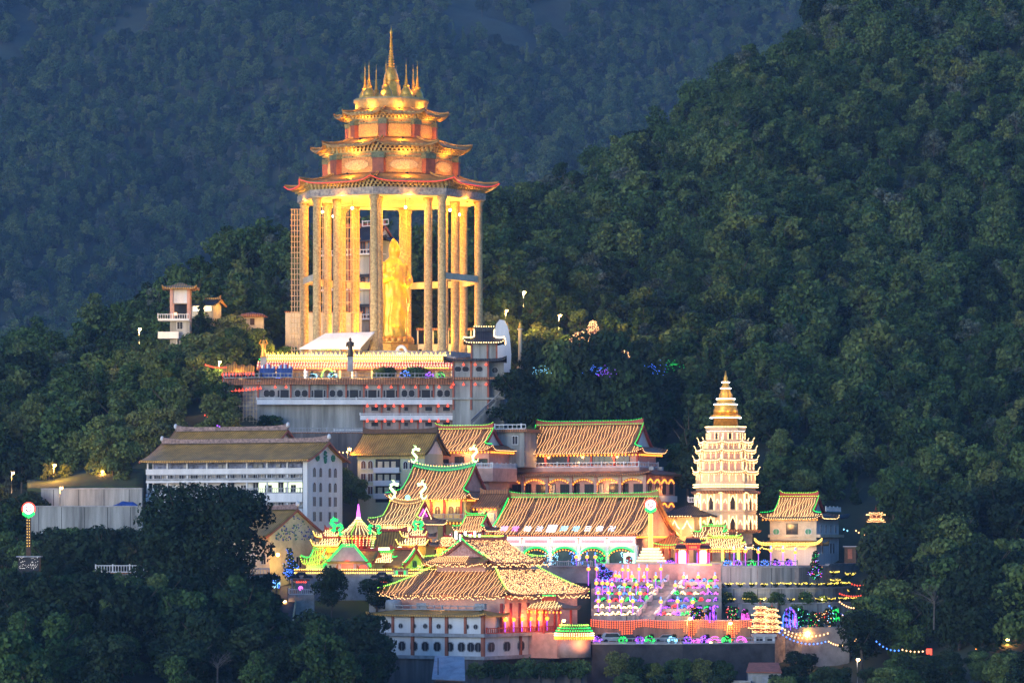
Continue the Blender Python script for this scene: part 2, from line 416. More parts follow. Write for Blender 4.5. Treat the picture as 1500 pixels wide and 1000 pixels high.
M_PINKW = mat('pink_plaster', (.58,.33,.25), .75, .2, .7)
M_WHITE = mat('white_paint', (.64,.64,.63), .65, .14, .5, streak=True)
M_CONC = mat('weathered_concrete', (.34,.34,.31), .9, .45, .5, c2=(.10,.10,.09), streak=True, bump=.15)
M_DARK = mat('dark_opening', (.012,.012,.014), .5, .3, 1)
M_GLASS = mat('window_glass', (.03,.035,.045), .12, .3, 1, spec=.6)
M_WOOD = mat('dark_timber', (.10,.055,.03), .7, .3, 2)
M_STEEL = mat('scaffold_steel', (.60,.48,.28), .6, .25, 2)
M_BRONZE = mat('dark_bronze', (.10,.07,.045), .45, .3, 2, metal=.5)
M_CANVAS = mat('white_canvas', (.78,.76,.70), .8, .1, .4)
M_BLUE = mat('blue_tarpaulin', (.03,.08,.30), .6, .35, .9)
M_GREENP = mat('jade_green_paint', (.08,.30,.16), .5, .25, 1)
M_YELP = mat('yellow_plaster', (.62,.50,.16), .75, .15, .5)
M_PALEG = mat('pale_green_plaster', (.50,.50,.34), .8, .15, .4, streak=True)
M_BLACK = mat('black_metal', (.02,.02,.022), .5, .2, 2)
M_GREYM = mat('grey_metal', (.30,.31,.32), .5, .25, 1)
G_WARM = glow('bulb_warm', (1,.50,.19), 1.5)
G_WARMY = glow('bulb_yellow', (1,.60,.10), 1.5)
G_CREAM = glow('bulb_cream', (1,.66,.28), 1.5)
G_ORNG = glow('lantern_orange', (1,.26,.025), 1.3)
G_RED = glow('lantern_red', (1,.07,.03), .8)
G_GREEN = glow('neon_green', (.02,1,.13), .7)
G_LIME = glow('bulb_lime', (.38,1,.08), 1.0)
G_WHITE = glow('neon_white', (1,.95,.92), 2.2)
G_PURP = glow('neon_purple', (.32,.07,1), 1.3)
G_MAG = glow('neon_magenta', (1,.12,.8), 1.1)
G_PINK = glow('neon_pink', (1,.24,.32), 1.0)
G_BLUE = glow('neon_blue', (.06,.2,1), 1.3)
G_CYAN = glow('bulb_cyan', (.25,.7,1), 1.2)
G_FLOOD = glow('flood_lens', (1,.75,.35), 12)
G_SODIUM = glow('sodium_lens', (1,.50,.12), 14)
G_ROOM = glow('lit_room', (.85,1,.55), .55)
LWARM = (1,.44,.045)

def octpt(Rr, k, t=0.0, ph=-9):
    a0, a1 = R(ph+45*k), R(ph+45*(k+1))
    p0 = V((Rr*math.sin(a0), -Rr*math.cos(a0), 0)); p1 = V((Rr*math.sin(a1), -Rr*math.cos(a1), 0))
    return p0.lerp(p1, t)
def octring(Rr, z, ph=-9): return [V((p.x,p.y,z)) for p in (octpt(Rr,k,0,ph) for k in range(8))]
def octprism(mb, R0, z0, R1, z1, mi=0):
    a, b = octring(R0,z0), octring(R1,z1)
    mb.add(a+b, [tuple(range(7,-1,-1)), tuple(range(8,16))]+[(i,(i+1)%8,8+(i+1)%8,8+i) for i in range(8)], mi)
def octband(mb, Ro, Ri, z0, z1, mi=0):
    q = octring(Ro,z0)+octring(Ro,z1)+octring(Ri,z0)+octring(Ri,z1); f = []
    for i in range(8):
        j = (i+1)%8
        f += [(i,j,8+j,8+i),(16+j,16+i,24+i,24+j),(8+i,8+j,24+j,24+i),(j,i,16+i,16+j)]
    mb.add(q, f, mi)
def octroof(mb, r0, z0, r1, z1, up, th=.35, n=10, conc=.4):
    for k in range(8):
        g = []
        for i in range(7):
            t = i/6; r = r0+(r1-r0)*t; z = z0+(z1-z0)*(t+conc*(t-t*t)); row = []
            for j in range(n+1):
                u = j/n; p = octpt(r,k,u); e = abs(2*u-1)
                row.append(V((p.x*(1+.035*t*t*e**4), p.y*(1+.035*t*t*e**4), z+up*e**5*t**3)))
            g.append(row)
        mb.grid(g, th)
    for k in range(8):     # hip ridges
        pts = []
        for i in range(7):
            t = i/6; r = r0+(r1-r0)*t; p = octpt(r,k); pts.append((p.x*(1+.035*t*t), p.y*(1+.035*t*t), z0+(z1-z0)*(t+conc*(t-t*t))+up*t**3+.12))
        mb.tube(pts, .26, 6)
def brackets(mb, r0, r1, z0, z1, n, rows=3):
    for i in range(rows):
        za, zb = z0+(z1-z0)*i/rows, z0+(z1-z0)*(i+1)/rows; ra = r0+(r1-r0)*(i+1)/rows
        octband(mb, ra-.55, r0-.4, za, za+(zb-za)*.35)
        for k in range(8):
            for j in range(n):
                p = octpt(ra, k, (j+.25+.5*(i%2))/n); q = octpt(ra-.8,k,(j+.25+.5*(i%2))/n)
                d = (octpt(1,k,1)-octpt(1,k,0)).normalized()*.22; mb.plate([p+d+V((0,0,za+.05)),p-d+V((0,0,za+.05)),p-d+V((0,0,zb)),p+d+V((0,0,zb))], q-p)

# ------------------------------------------------------------------ the great pavilion
PY = 825.0; PS = PY/F
def PZ(y): return (520-y)*PS
pav = thing('pavilion', 'tall octagonal golden pavilion on carved columns crowned by a ring of spires', 'pavilion', P(573,520,PY))
mb = MB(); octprism(mb, 24, -6.2, 24, -1.2); octprism(mb, 22.5, -1.2, 22.5, -.5); octprism(mb, 21.2, -.5, 21.2, 0); mb.build('podium', M_STONE, pav)
colp = [(0,0),(1.02,0),(1.02,.5),(.88,.7),(.86,16),(.84,31.9),(1.05,32.3),(1.05,32.85)]
cm = MB().lathe(colp, n=14).mesh('column', M_CARVED)
for Rr in (19.1, 14.0):
    for k in range(8):
        p = octpt(Rr,k); place_mesh('column', cm, pav, (p.x,p.y,0))
mb = MB()
for k in (1,2,3,4,5,6):
    for Rr in (19.1,):
        if k in (1,): pass
        a, b = octpt(Rr,k), octpt(Rr,k+1); d = (b-a).normalized(); n_ = V((d.y,-d.x,0))*.45
        mb2 = MB(); mb2.prism([(a+n_+d*.9),(b+n_-d*.9),(b-n_-d*.9),(a-n_+d*.9)], 15.4, 16.8)
        mb2.build('tie_beam', M_CREAM, pav)
mb = MB(); octband(mb, 20.4, 13.2, 32.86, 33.3); octband(mb, 20.2, 19.0, 33.3, 34.4); octprism(mb, 13.3, 33.0, 13.3, 33.6); mb.build('ceiling', M_CREAM, pav)
mb = MB(); octband(mb, 20.7, 20.25, 33.1, 34.5); mb.build('architrave', mat('painted_frieze', (.46,.38,.28), .7, .7, 1.6, c2=(.12,.11,.13)), pav)
mb = MB(); brackets(mb, 19.9, 21.9, 34.5, 36.0, 17); mb.build('bracket_set', M_BRACK, pav)
mb = MB(); octroof(mb, 14.6, 38.2, 22.7, 35.75, 1.0); r1 = mb.build('roof', M_TILEO, pav)
mb = MB()
for k in range(8):
    mb.tube([V((octpt(22.85,k,j/10).x*(1+.035*abs(j/5-1)**4), octpt(22.85,k,j/10).y*(1+.035*abs(j/5-1)**4), 35.6+1.0*abs(j/5-1)**5)) for j in range(11)], .085, 5)
mb.build('neon_edge', glow('neon_red_edge', (1,.06,.05), .33), r1)
def tier(Rw, z0, z1, zb, Re, ze, Rt, zt, nb, up, panel):
    mb = MB(); octprism(mb, Rw, z0-.3, Rw, z1); mb.build('tier_wall', mat('ochre_carving',(.50,.27,.08),.6,.6,2.6,c2=(.26,.11,.04),bump=.6,bscale=4), pav)
    for k in range(8):
        a = octpt(Rw+.12,k); pm = MB(); aa = math.atan2(a.y,a.x)
        d = V((a.x,a.y,0)).normalized(); q = V((-d.y,d.x,0)); w = Rw*.085
        pm.prism([a+d*.5-q*w, a+d*.5+q*w, a-d*.9+q*w*1.2, a-d*.9-q*w*1.2], z0-.25, z1-(z1-z0)*.28); pm.build('pillar', mat('oxide_red',(.34,.09,.035),.55,.3,1), pav)
        cm_ = MB(); cm_.prism([a+d*.6-q*w*1.15, a+d*.6+q*w*1.15, a-d*.9+q*w*1.3, a-d*.9-q*w*1.3], z1-(z1-z0)*.275, z1-.05); cm_.build('pillar_capital', mat('green_capital',(.16,.18,.09),.6,.4,2), pav)
        m0, m1 = octpt(Rw,k,.5), octpt(Rw,k,.5); d = V((m0.x,m0.y,0)).normalized(); q = V((-d.y,d.x,0)); c = m0+d*.08
        hw = Rw*.765*.28; hz = (z1-z0)*.27; zc = z0+(z1-z0)*.40
        pl = [c+q*hw*math.cos(t)*(1 if panel=='round' else 1)+V((0,0,zc+hz*math.sin(t))) for t in [2*PI*i/16 for i in range(16)]] if panel == 'round' else \
             [c+q*(hw*1.25)*sx+V((0,0,zc+hz*1.3*sz)) for sx,sz in ((-1,-.8),(-.85,-1),(.85,-1),(1,-.8),(1,.8),(.85,1),(-.85,1),(-1,.8))]
        MB().plate(pl, d*.12).build('relief_panel', mat('relief_cream',(.60,.42,.20),.7,.6,3.0,c2=(.30,.18,.07),bump=.6,bscale=4) if panel == 'round' else M_GOLDP, pav)
    mb = MB(); octband(mb, Rw+.25, Rw-.2, z1-.05, z1+.3); octband(mb, Rw+.2, Rw-.2, z0+(z1-z0)*.80, z0+(z1-z0)*.88); mb.build('cornice', mat('tier_cornice',(.34,.32,.14),.6,.5,2), pav)
    mb = MB(); brackets(mb, Rw+.1, Re-.6, z1+.3, zb, nb); mb.build('bracket_set', M_BRACK, pav)
    mb = MB(); octroof(mb, Rt, zt, Re, ze, up); return mb.build('roof', M_TILEO, pav)
tier(14.3, 38.2, 42.3, 44.2, 17.2, 43.9, 9.8, 46.2, 12, .9, 'round')
tier(9.4, 46.2, 49.9, 51.5, 12.2, 51.1, 7.6, 52.7, 9, .8, 'square')
mb = MB(); mb.lathe([(7.4,52.3),(7.4,52.9),(7.75,53.0),(7.75,54.1),(8.15,54.4),(8.15,54.9),(0.1,54.9)], n=40); mb.build('drum', mat('ochre_band',(.52,.36,.15),.7,.3,1), pav)
def stupa_mesh(h, r):
    p = [(r,0),(r,.12*h*.3),(r*.92,.05*h),(r*.8,.1*h),(r*.82,.13*h),(r*.66,.2*h),(r*.42,.26*h),(r*.42,.31*h),(r*.5,.315*h),(r*.28,.34*h)]
    for i in range(9):
        z = .34+.03*i; q = r*.26*(1-i*.07); p += [(q*.72,(z+.006)*h),(q,(z+.012)*h),(q,(z+.024)*h),(q*.72,(z+.029)*h)]
    p += [(r*.07,.63*h),(r*.05,.8*h),(r*.09,.82*h),(r*.03,.86*h),(.02,h)]
    return MB().lathe(p, n=14).mesh('small_spire', M_GOLD)
sm_ = stupa_mesh(8.4, 1.55)
for k in range(8):
    p = octpt(5.75,k); place_mesh('small_spire', sm_, pav, (p.x,p.y,54.9))
mb = MB(); octprism(mb, 2.5, 54.9, 2.3, 56.6); octprism(mb, 2.1, 56.6, 2.0, 58.2); octprism(mb, 1.8, 58.2, 1.7, 59.0); 
p = [(1.75,59.0),(1.75,59.3),(1.5,60.0),(1.5,60.3),(1.15,61.2),(.8,62.0)]
for i in range(8):
    z = 62.0+.55*i; q = .8*(1-i*.075); p += [(q*.75,z+.08),(q,z+.16),(q,z+.38),(q*.75,z+.5)]
p += [(.36,66.5),(.2,69.2),(.34,69.5),(.12,70.1),(.02,71.0)]
mb.lathe(p, n=16); mb.build('central_spire', M_GOLD, pav)
# floodlights: on the floor beside the statue, under the ceiling and on every roof tier
def floodlight(parent_name, loc, target, power, label, group, cone=110, color=LWARM, kind='SPOT', s=1.0):
    d = (V(target)-V(loc)).normalized()
    r = thing('floodlight', label, 'floodlight', loc, 0, group)
    up = V((0,0,1)); x = d.cross(up).normalized() if abs(d.z) < .98 else V((1,0,0)); y = x.cross(d)
    h = MB(); c = [x*a*.35*s+y*b*.28*s for a,b in ((-1,-1),(1,-1),(1,1),(-1,1))]
    h.add([p-d*.3*s for p in [q*.6 for q in c]]+c, [(3,2,1,0)]+[(i,(i+1)%4,4+(i+1)%4,4+i) for i in range(4)])
    h.tube([-d*.2*s,-d*.2*s-V((0,0,.45*s))], .06*s, 5); h.build('housing', M_BLACK, r)
    MB().add([p*.95-d*.02 for p in c], [(0,1,2,3)]).build('lens', G_FLOOD, r)
    lamp(r, d*.25*s, power, color, .3*s, kind, V(d)*5, cone)
    return r
pb = P(573,520,PY)
for k in range(8):
    p = octpt(7.5,k,.5); t = octpt(16.5,k,.5)
    floodlight('', pb+V((p.x,p.y,.5)), pb+V((t.x,t.y,13)), 8600, 'floodlight on the pavilion floor aimed up at the columns', 'floodlights on the pavilion floor', 130)
for k in range(8):
    p = octpt(16.3,k,.5); t = octpt(16.3,k,.5)
    r = thing('ceiling_light', 'warm globe lamp hanging under the pavilion ceiling', 'lamp', pb+V((p.x,p.y,30.8)), 0, 'lamps under the pavilion ceiling')
    MB().tube([(0,0,0),(0,0,2.06)], .05, 5).build('rod', M_BLACK, r); MB().ball((0,0,-.2),.28,8,6).build('globe', G_FLOOD, r)
    lamp(r, (0,0,-.75), 1500, LWARM, .4)
for k in range(8):
    for Rr, z, tz, Rt, pw, nm in ((18.3,37.8,40.5,14.2,900,'lowest'),(12.9,45.6,48.6,9.3,750,'middle'),(9.3,52.3,53.6,7.5,420,'top')):
        p = octpt(Rr,k,.5); t = octpt(Rt,k,.5)
        floodlight('', pb+V((p.x,p.y,z)), pb+V((t.x,t.y,tz)), pw*.52, 'small floodlight on the %s roof tier of the pavilion' % nm, 'floodlights on the %s roof tier' % nm, 140, kind='POINT', s=.7)
for k in range(8):
    for Rr, z_, pw in ((22.4,32.0,900),(16.2,41.6,520),(11.4,49.4,320)):
        p = octpt(Rr,k,.5); t = octpt(Rr-1.8,k,.5)
        floodlight('', pb+V((p.x,p.y,z_)) if Rr < 20 else pb+V((octpt(21.0,k,.5).x,octpt(21.0,k,.5).y,32.2)), pb+V((t.x,t.y,z_+3.5)), pw*.55, 'little uplight under the eaves of the pavilion', 'uplights under the pavilion eaves', 150, s=.5)
p = P(578,505,PY)
floodlight('', pb+V((6.5,-10.5,.6)), p+V((0,0,13)), 2700, 'floodlight at the front of the gilded statue', 'floodlights at the statue', 60, (1,.60,.09))
floodlight('', pb+V((-4.5,-11.0,.6)), p+V((0,0,12)), 1300, 'floodlight at the front of the gilded statue', 'floodlights at the statue', 60, (1,.60,.09))
# scaffolds
def scaffold(label, px0, px1, ytop, ybot, Y, dep, nx, nz, ny=3):
    s = Y/F; r = thing('scaffold', label, 'scaffold', P(px0,ybot,Y)); w = (px1-px0)*s; h = (ybot-ytop)*s
    up = MB(); le = MB()
    for iy in range(ny):
        y = dep*iy/(ny-1)
        for i in range(nx+1): up.tube([(w*i/nx,y,0),(w*i/nx,y,h)], .045, 4)
        for j in range(nz+1): le.tube([(-.3,y,h*j/nz),(w+.3,y,h*j/nz)], .035, 4)
    for j in range(nz+1):
        for i in range(nx+1): le.tube([(w*i/nx,-.2,h*j/nz),(w*i/nx,dep+.2,h*j/nz)], .035, 4)
    up.build('upright', M_STEEL, r); le.build('ledger', M_STEEL, r)
scaffold('tall steel scaffold standing outside the left edge of the pavilion', 427, 439, 306, 520, 823, 2.2, 3, 27)
scaffold('steel scaffold wrapped between two columns at the left of the pavilion', 469, 479, 302, 520, 819, 2.0, 3, 14)
scaffold('broad steel scaffold beside the inner columns left of the statue', 501, 526, 302, 520, 828, 2.0, 6, 14)

# ------------------------------------------------------------------ gilded standing statue on its lotus pedestal
for k in range(6):
    a_ = 2*PI*k/6+.3; floodlight('', pb+V((math.cos(a_)*7.3,math.sin(a_)*7.3,55.3)), pb+V((0,0,64)), 1300, 'small floodlight on the drum aimed at the spires', 'floodlights on the drum', 110, s=.5)
st = thing('statue', 'colossal gilded standing robed statue with a high hood inside the pavilion', 'statue', P(577,517,PY+1), R(28))
def statue_body(h):
    """one continuous draped figure: cross-sections up the height, folds running down the robe"""
    sec = [ # z, rx, ry, cx, cy
     (0,.150,.115,0,0),(.03,.160,.122,0,0),(.10,.150,.115,0,-.004),(.20,.142,.108,.004,-.008),(.32,.146,.106,.008,-.012),(.42,.150,.102,.010,-.012),(.50,.150,.104,.010,-.014),
     (.56,.156,.106,.008,-.016),(.62,.160,.106,.006,-.014),(.68,.160,.100,.004,-.010),(.74,.146,.090,.002,-.004),(.775,.120,.076,0,0),(.80,.078,.062,0,-.002),
     (.815,.062,.058,0,-.008),(.83,.066,.064,0,-.014),(.86,.074,.076,0,-.018),(.885,.076,.078,0,-.018),(.91,.070,.072,0,-.012),(.935,.060,.060,0,-.004),(.96,.044,.046,0,.004),(.985,.024,.026,0,.010),(1.0,.006,.006,0,.014)]
    zs = [i/90 for i in range(91)]; A = np.array(sec); vs = []; n = 48
    for z in zs:
        rx, ry, cx, cy_ = (np.interp(z, A[:,0], A[:,k]) for k in (1,2,3,4))
        for j in range(n):
            a = 2*PI*j/n; ca, sa = math.cos(a), math.sin(a); f = 0
            if z < .74:
                f = .010*math.sin(a*9+z*9+2*math.sin(z*11))*(1-.4*z)+.006*math.sin(a*17-z*14)
                f += .016*max(0,math.sin((z*11+ca*1.4+sa*.6)*2.4))*max(0,-sa)*(1 if z>.12 else 0)      # looped folds across the front
            if .83 < z < .96:                                   # the face set back inside the hood
                w = max(0,1-abs(math.atan2(ca,-sa))/.75); f -= .016*w*math.sin(PI*(z-.83)/.13)**.5
                if w > .2: f += .014*math.exp(-((math.atan2(ca,-sa))/.16)**2)*math.exp(-((z-.872)/.016)**2)    # nose
                f -= .006*math.exp(-((abs(math.atan2(ca,-sa))-.28)/.12)**2)*math.exp(-((z-.884)/.008)**2)      # eye hollows
                f += .005*math.exp(-((math.atan2(ca,-sa))/.2)**2)*math.exp(-((z-.852)/.006)**2)               # lips
            vs.append(((cx+(rx+f)*ca)*h, (cy_+(ry+f)*sa)*h, z*h))
    k = len(zs)
    fs = [(i*n+j,i*n+(j+1)%n,(i+1)*n+(j+1)%n,(i+1)*n+j) for i in range(k-1) for j in range(n)]+[tuple(range(n-1,-1,-1)), tuple(range((k-1)*n,k*n))]
    return vs, fs
sh = 172*PS*.86
vs, fs = statue_body(sh)
mb = MB(); mb.add(vs, fs, 0, True)
# sleeves and forearms folded into the robe, raised right hand and lowered left hand holding a vase
def limb(pts, rs): 
    for i in range(len(pts)-1): mb.tube([V(pts[i])*sh,(V(pts[i])*.5+V(pts[i+1])*.5)*sh,V(pts[i+1])*sh], rs[i]*sh, 12, r1=rs[i+1]*sh)
    for p, r_ in zip(pts,rs): mb.ball(V(p)*sh, r_*sh, 12, 8)
limb([(-.145,0,.715),(-.185,-.04,.60),(-.10,-.135,.62),(-.075,-.15,.665)], [.052,.056,.040,.020])
limb([(.145,0,.715),(.19,-.03,.58),(.11,-.13,.545),(.06,-.16,.54)], [.052,.060,.046,.022])
for sgn, hx, hz_, up in ((-1,-.075,.668,1),(1,.055,.54,0)):
    for i in range(4):
        b = V((hx+(i-1.5)*.011,-.155,hz_)); d = V((0,-.004,.034-.003*abs(i-1.5))) if up else V((-.012,-.03,.004*(i-1.5)))
        mb.tube([b*sh,(b+d*.55)*sh,(b+d+V((0,-.004,0)))*sh], .0055*sh, 6, r1=.004*sh)
    b = V((hx+.02*sgn*-1,-.155,hz_-.006)); mb.tube([b*sh,(b+V((.012*-sgn,-.008,.016)))*sh], .006*sh, 6, r1=.0045*sh)
mb.build('figure', mat('statue_gold', (.86,.56,.05), .4, .2, 2, metal=.35, spec=.5), st)
mb = MB(); mb.lathe([(.012*sh,0),(.024*sh,.02*sh),(.026*sh,.04*sh),(.012*sh,.065*sh),(.010*sh,.08*sh),(.017*sh,.09*sh)], .05*sh, -.185*sh, 12); mb.build('vase', M_GOLD, st, (0,0,.53*sh))
# flowing scarf ends on both sides
for sx in (-1,1):
    mb = MB(); g = []
    for i in range(14):
        t = i/13; z = (.62-.56*t)*sh; x = sx*(.165+.03*math.sin(t*5)+.028*t)*sh; g.append([(x-.02*sh,(-.02+.02*math.sin(t*7))*sh,z),(x+.022*sh,(.02+.02*math.cos(t*6))*sh,z+.01*sh)])
    mb.grid(g, .012*sh); mb.build('scarf', MATS['statue_gold'], st)
mb = MB(); mb.prism([(math.cos(t)*.30*sh,math.sin(t)*.27*sh) for t in [2*PI*i/8+.2 for i in range(8)]], -3.0, -1.2)
mb.lathe([(.24*sh,-1.2),(.26*sh,-.8),(.2*sh,-.4),(.22*sh,0),(.1,0)], n=24)
for i in range(18):
    a = 2*PI*i/18; c = V((math.cos(a)*.215*sh, math.sin(a)*.215*sh, -.35)); mb.ball(c, .045*sh, 8, 5, sz=.9)
mb.build('lotus_pedestal', M_GOLD, st)
st.location.z += 3.0; st.scale = (.78,.85,1)

for px,tpx,ty,pw,lab in ((716,800,430,26000,'strong added floodlight at the right edge of the pavilion podium aimed at the forest'),(716,760,470,15000,'second added floodlight at the right edge of the pavilion podium'),(428,372,470,9000,'added floodlight at the left edge of the pavilion podium aimed at the trees')):
    floodlight('', P(px,512,836), P(tpx,ty,880), pw, lab, None, 95, (1,.62,.14), s=.8)  # added lights that brighten the foliage beside the pavilion
# ------------------------------------------------------------------ builders for halls, roofs, windows, strings of lights
def roof(parent, L, D, ze, zr, ov=1.3, kind='gable', gi=0.0, tb=.55, up=.5, m=None, og=.9, conc=.35, gm=None, sag=0.0, th=.3,
         trim=None, ridge=True, t0=0.0, ridge_m=None, tips=None, x0=0.0, y0=0.0, ridge_h=.7):
    """curved tiled roof over the plan x in [-L,0], y in [0,D] (shifted by x0,y0); kind gable, irimoya (hip with gables) or hip"""
    m = m or M_TILE; gm = gm or M_WHITE; trim = trim or M_RED
    if kind == 'hip': tb = 0.0
    def y_(t): return D/2+t*(-ov-D/2)+y0
    def z_(t): return zr+(ze-zr)*(t+conc*(t-t*t))
    def xr(t):
        if kind == 'gable': return (-L-og+x0, og+x0)
        if t <= tb: return (-L+gi+x0, -gi+x0)
        k = (t-tb)/(1-tb); return (-L+gi-(gi+ov)*k+x0, -gi+(gi+ov)*k+x0)
    def surf(x, t, back=False):
        a, b = xr(t); u = (x-a)/(b-a); e = min(1,abs(2*u-1))
        z = z_(t)+up*e**10*t**4-sag*(1-t)*(1-(2*u-1)**2)
        y = y_(t); return V((x, (D+2*y0-y) if back else y, z))
    mb = MB(); NT, NX = 10, 16
    for back in (False, True):
        gg = []
        for i in range(NT+1):
            t = t0+(1-t0)*i/NT; a, b = xr(t); gg.append([surf(a+(b-a)*j/NX, t, back) for j in (range(NX+1) if not back else range(NX,-1,-1))])
        mb.grid(gg, th)
    if kind != 'gable':
        for sgn in (1,-1):
            gg = []
            for i in range(6):
                t = max(tb,t0)+(1-max(tb,t0))*i/5; a, b = xr(t); x = b if sgn > 0 else a; ya = y_(t); yb = D+2*y0-ya; row = []
                for j in range(NX+1):
                    q = j/NX if sgn > 0 else 1-j/NX; e = abs(2*q-1)
                    row.append(V((x, ya+(yb-ya)*q, z_(t)+up*e**10*t**4)))
                gg.append(row)
            mb.grid(gg, th)
    ro = mb.build('roof', m, parent)
    # gable walls and barge boards
    if kind != 'hip':
        for sgn in (1,-1):
            tm = tb if kind == 'irimoya' else 1.0
            x = (xr(0)[1]-.45 if sgn > 0 else xr(0)[0]+.45) if kind == 'irimoya' else ((x0-.02) if sgn > 0 else (-L+x0+.02))
            f = [V((x, y_(t*tm), z_(t*tm)-th-.02)) for t in (1,.8,.6,.4,.2,0)]; b = [V((x, D+2*y0-p.y, p.z)) for p in reversed(f[:-1])]
            if kind == 'gable':
                f = [p for p in f if p.y > y0] ; f = [V((x,y0,ze-.3))]+f; b = [V((x, D+2*y0-p.y, p.z)) for p in reversed(f[:-1])]
            MB().plate(f+b if sgn < 0 else list(reversed(f+b)), (.3*-sgn,0,0)).build('gable', gm, parent)
            bb = MB(); xe_ = (xr(0)[1]+.02) if sgn > 0 else (xr(0)[0]-.02)
            for back in (False, True):
                pts = []
                for i in range(9):
                    t = tm*i/8; p = surf(xe_,t,back); pts.append(V((xe_,p.y,z_(t)-.22)))
                bb.tube(pts, .24, 4, smooth=False)
            bb.build('bargeboard', trim, parent)
    if ridge:
        a, b = xr(0); pts = []; n = 16
        if kind == 'hip' and b-a < .5: n = 0
        if n:
            rm = MB(); top = []; bot = []
            for i in range(n+1):
                u = i/n; e = abs(2*u-1); z = zr-sag*(1-(2*u-1)**2)
                top.append(V((a+(b-a)*u, D/2+y0-.22, z+ridge_h+.5*e**8))); bot.append(V((a+(b-a)*u, D/2+y0-.22, z-.1)))
            rm.plate(bot+list(reversed(top)), (0,.44,0)); rm.build('ridge', ridge_m or trim, ro)
        if tips:
            for x in (a,b):
                t_ = MB(); t_.lathe([(.1,0),(.36,.2),(.40,.5),(.32,.8),(.16,1.0),(.02,1.05)], x, D/2+y0, 8); t_.build('ridge_ornament', tips, ro, (0,0,zr+ridge_h-.3))
    return dict(o=ro, surf=surf, xr=xr, y=y_, z=z_, L=L, D=D, tb=tb, zr=zr, ze=ze, kind=kind, x0=x0, y0=y0, ridge_h=ridge_h, ov=ov, sag=sag, up=up, t0=t0)
def path_bulbs(mb, pts, step, r, jit=0.0, sz=1.0, mi=0, drop=0):
    pts = [V(p) for p in pts]; d = 0; acc = 0
    for i in range(len(pts)-1):
        L = (pts[i+1]-pts[i]).length; t = acc
        while t < L:
            p = pts[i].lerp(pts[i+1], t/L)
            if jit: p = p+V((rnd.uniform(-jit,jit),rnd.uniform(-jit,jit),rnd.uniform(-jit,jit)))
            if drop: p.z -= drop*rnd.random()
            mb.bulb(p, r, mi, sz); t += step
        acc = t-L
    return mb
def light_path(parent, pts, m, step=.5, r=.13, name='light_string', jit=0.02, sz=1.0, drop=0):
    return path_bulbs(MB(), pts, step, r, jit, sz, 0, drop).build(name, m, parent)
def roof_strings(rf, n, m=None, step=.34, r=.075, drop=0.0, t1=1.0, skip=.03, back=False, xl=None, xr_=None):
    """strings of bulbs laid down the tile rows of the front slope, one object each"""
    m = m or G_WARM; S_, xr = rf['surf'], rf['xr']
    a, b = xr(1.0)
    if xl is not None: a = xl
    if xr_ is not None: b = xr_
    for i in range(n):
        if rnd.random() < skip: continue
        x = a+(b-a)*(i+.5+rnd.uniform(-.12,.12))/n; pts = []
        for k in range(15):
            t = rf.get('t0',0)+.02+(t1-.02-rf.get('t0',0))*k/14; p, q = xr(t)
            if p+.05 <= x <= q-.05: pts.append(S_(x+.12*math.sin(k*.9+i),t,back)+V((0,0,.12)))
        if len(pts) < 2: continue
        if drop: pts += [pts[-1]+V((0,-.1,-drop*rnd.uniform(.6,1.1)))]
        light_path(rf['o'], pts, m, step, r)
def roof_edge_lights(rf, m_ridge=None, m_hip=None, m_eave=None, step=.45, r=.088, end=True, hip_left=True):
    S_, xr = rf['surf'], rf['xr']
    if m_ridge:
        a, b = xr(0); n = 24
        for dz in (rf['ridge_h']+.1, .15):
            light_path(rf['o'], [V((a+(b-a)*i/n, rf['D']/2+rf['y0']-.3, rf['zr']-rf['sag']*(1-(2*i/n-1)**2)+dz+(.5*abs(2*i/n-1)**8 if dz > .4 else 0))) for i in range(n+1)], m_ridge, step*.8, r)
    if m_hip:
        for side in ((0,1) if hip_left else (1,)):
            light_path(rf['o'], [S_(xr(k/14)[side],k/14)+V((0,-.05,.3)) for k in range(15)], m_hip, step*.75, r*1.15)
    if m_eave:
        a, b = xr(1.0)
        light_path(rf['o'], [S_(a+(b-a)*i/24,1.0)+V((0,-.1,-.1)) for i in range(25)], m_eave, step, r)
        if end and rf['kind'] != 'gable':
            D, y0, ov = rf['D'], rf['y0'], rf['ov']
            light_path(rf['o'], [V((b+.1,y0-ov+(D+2*ov)*i/20,rf['z'](1.0)+rf['up']*abs(i/10-1)**10-.1)) for i in range(21)], m_eave, step, r)
WM = {}
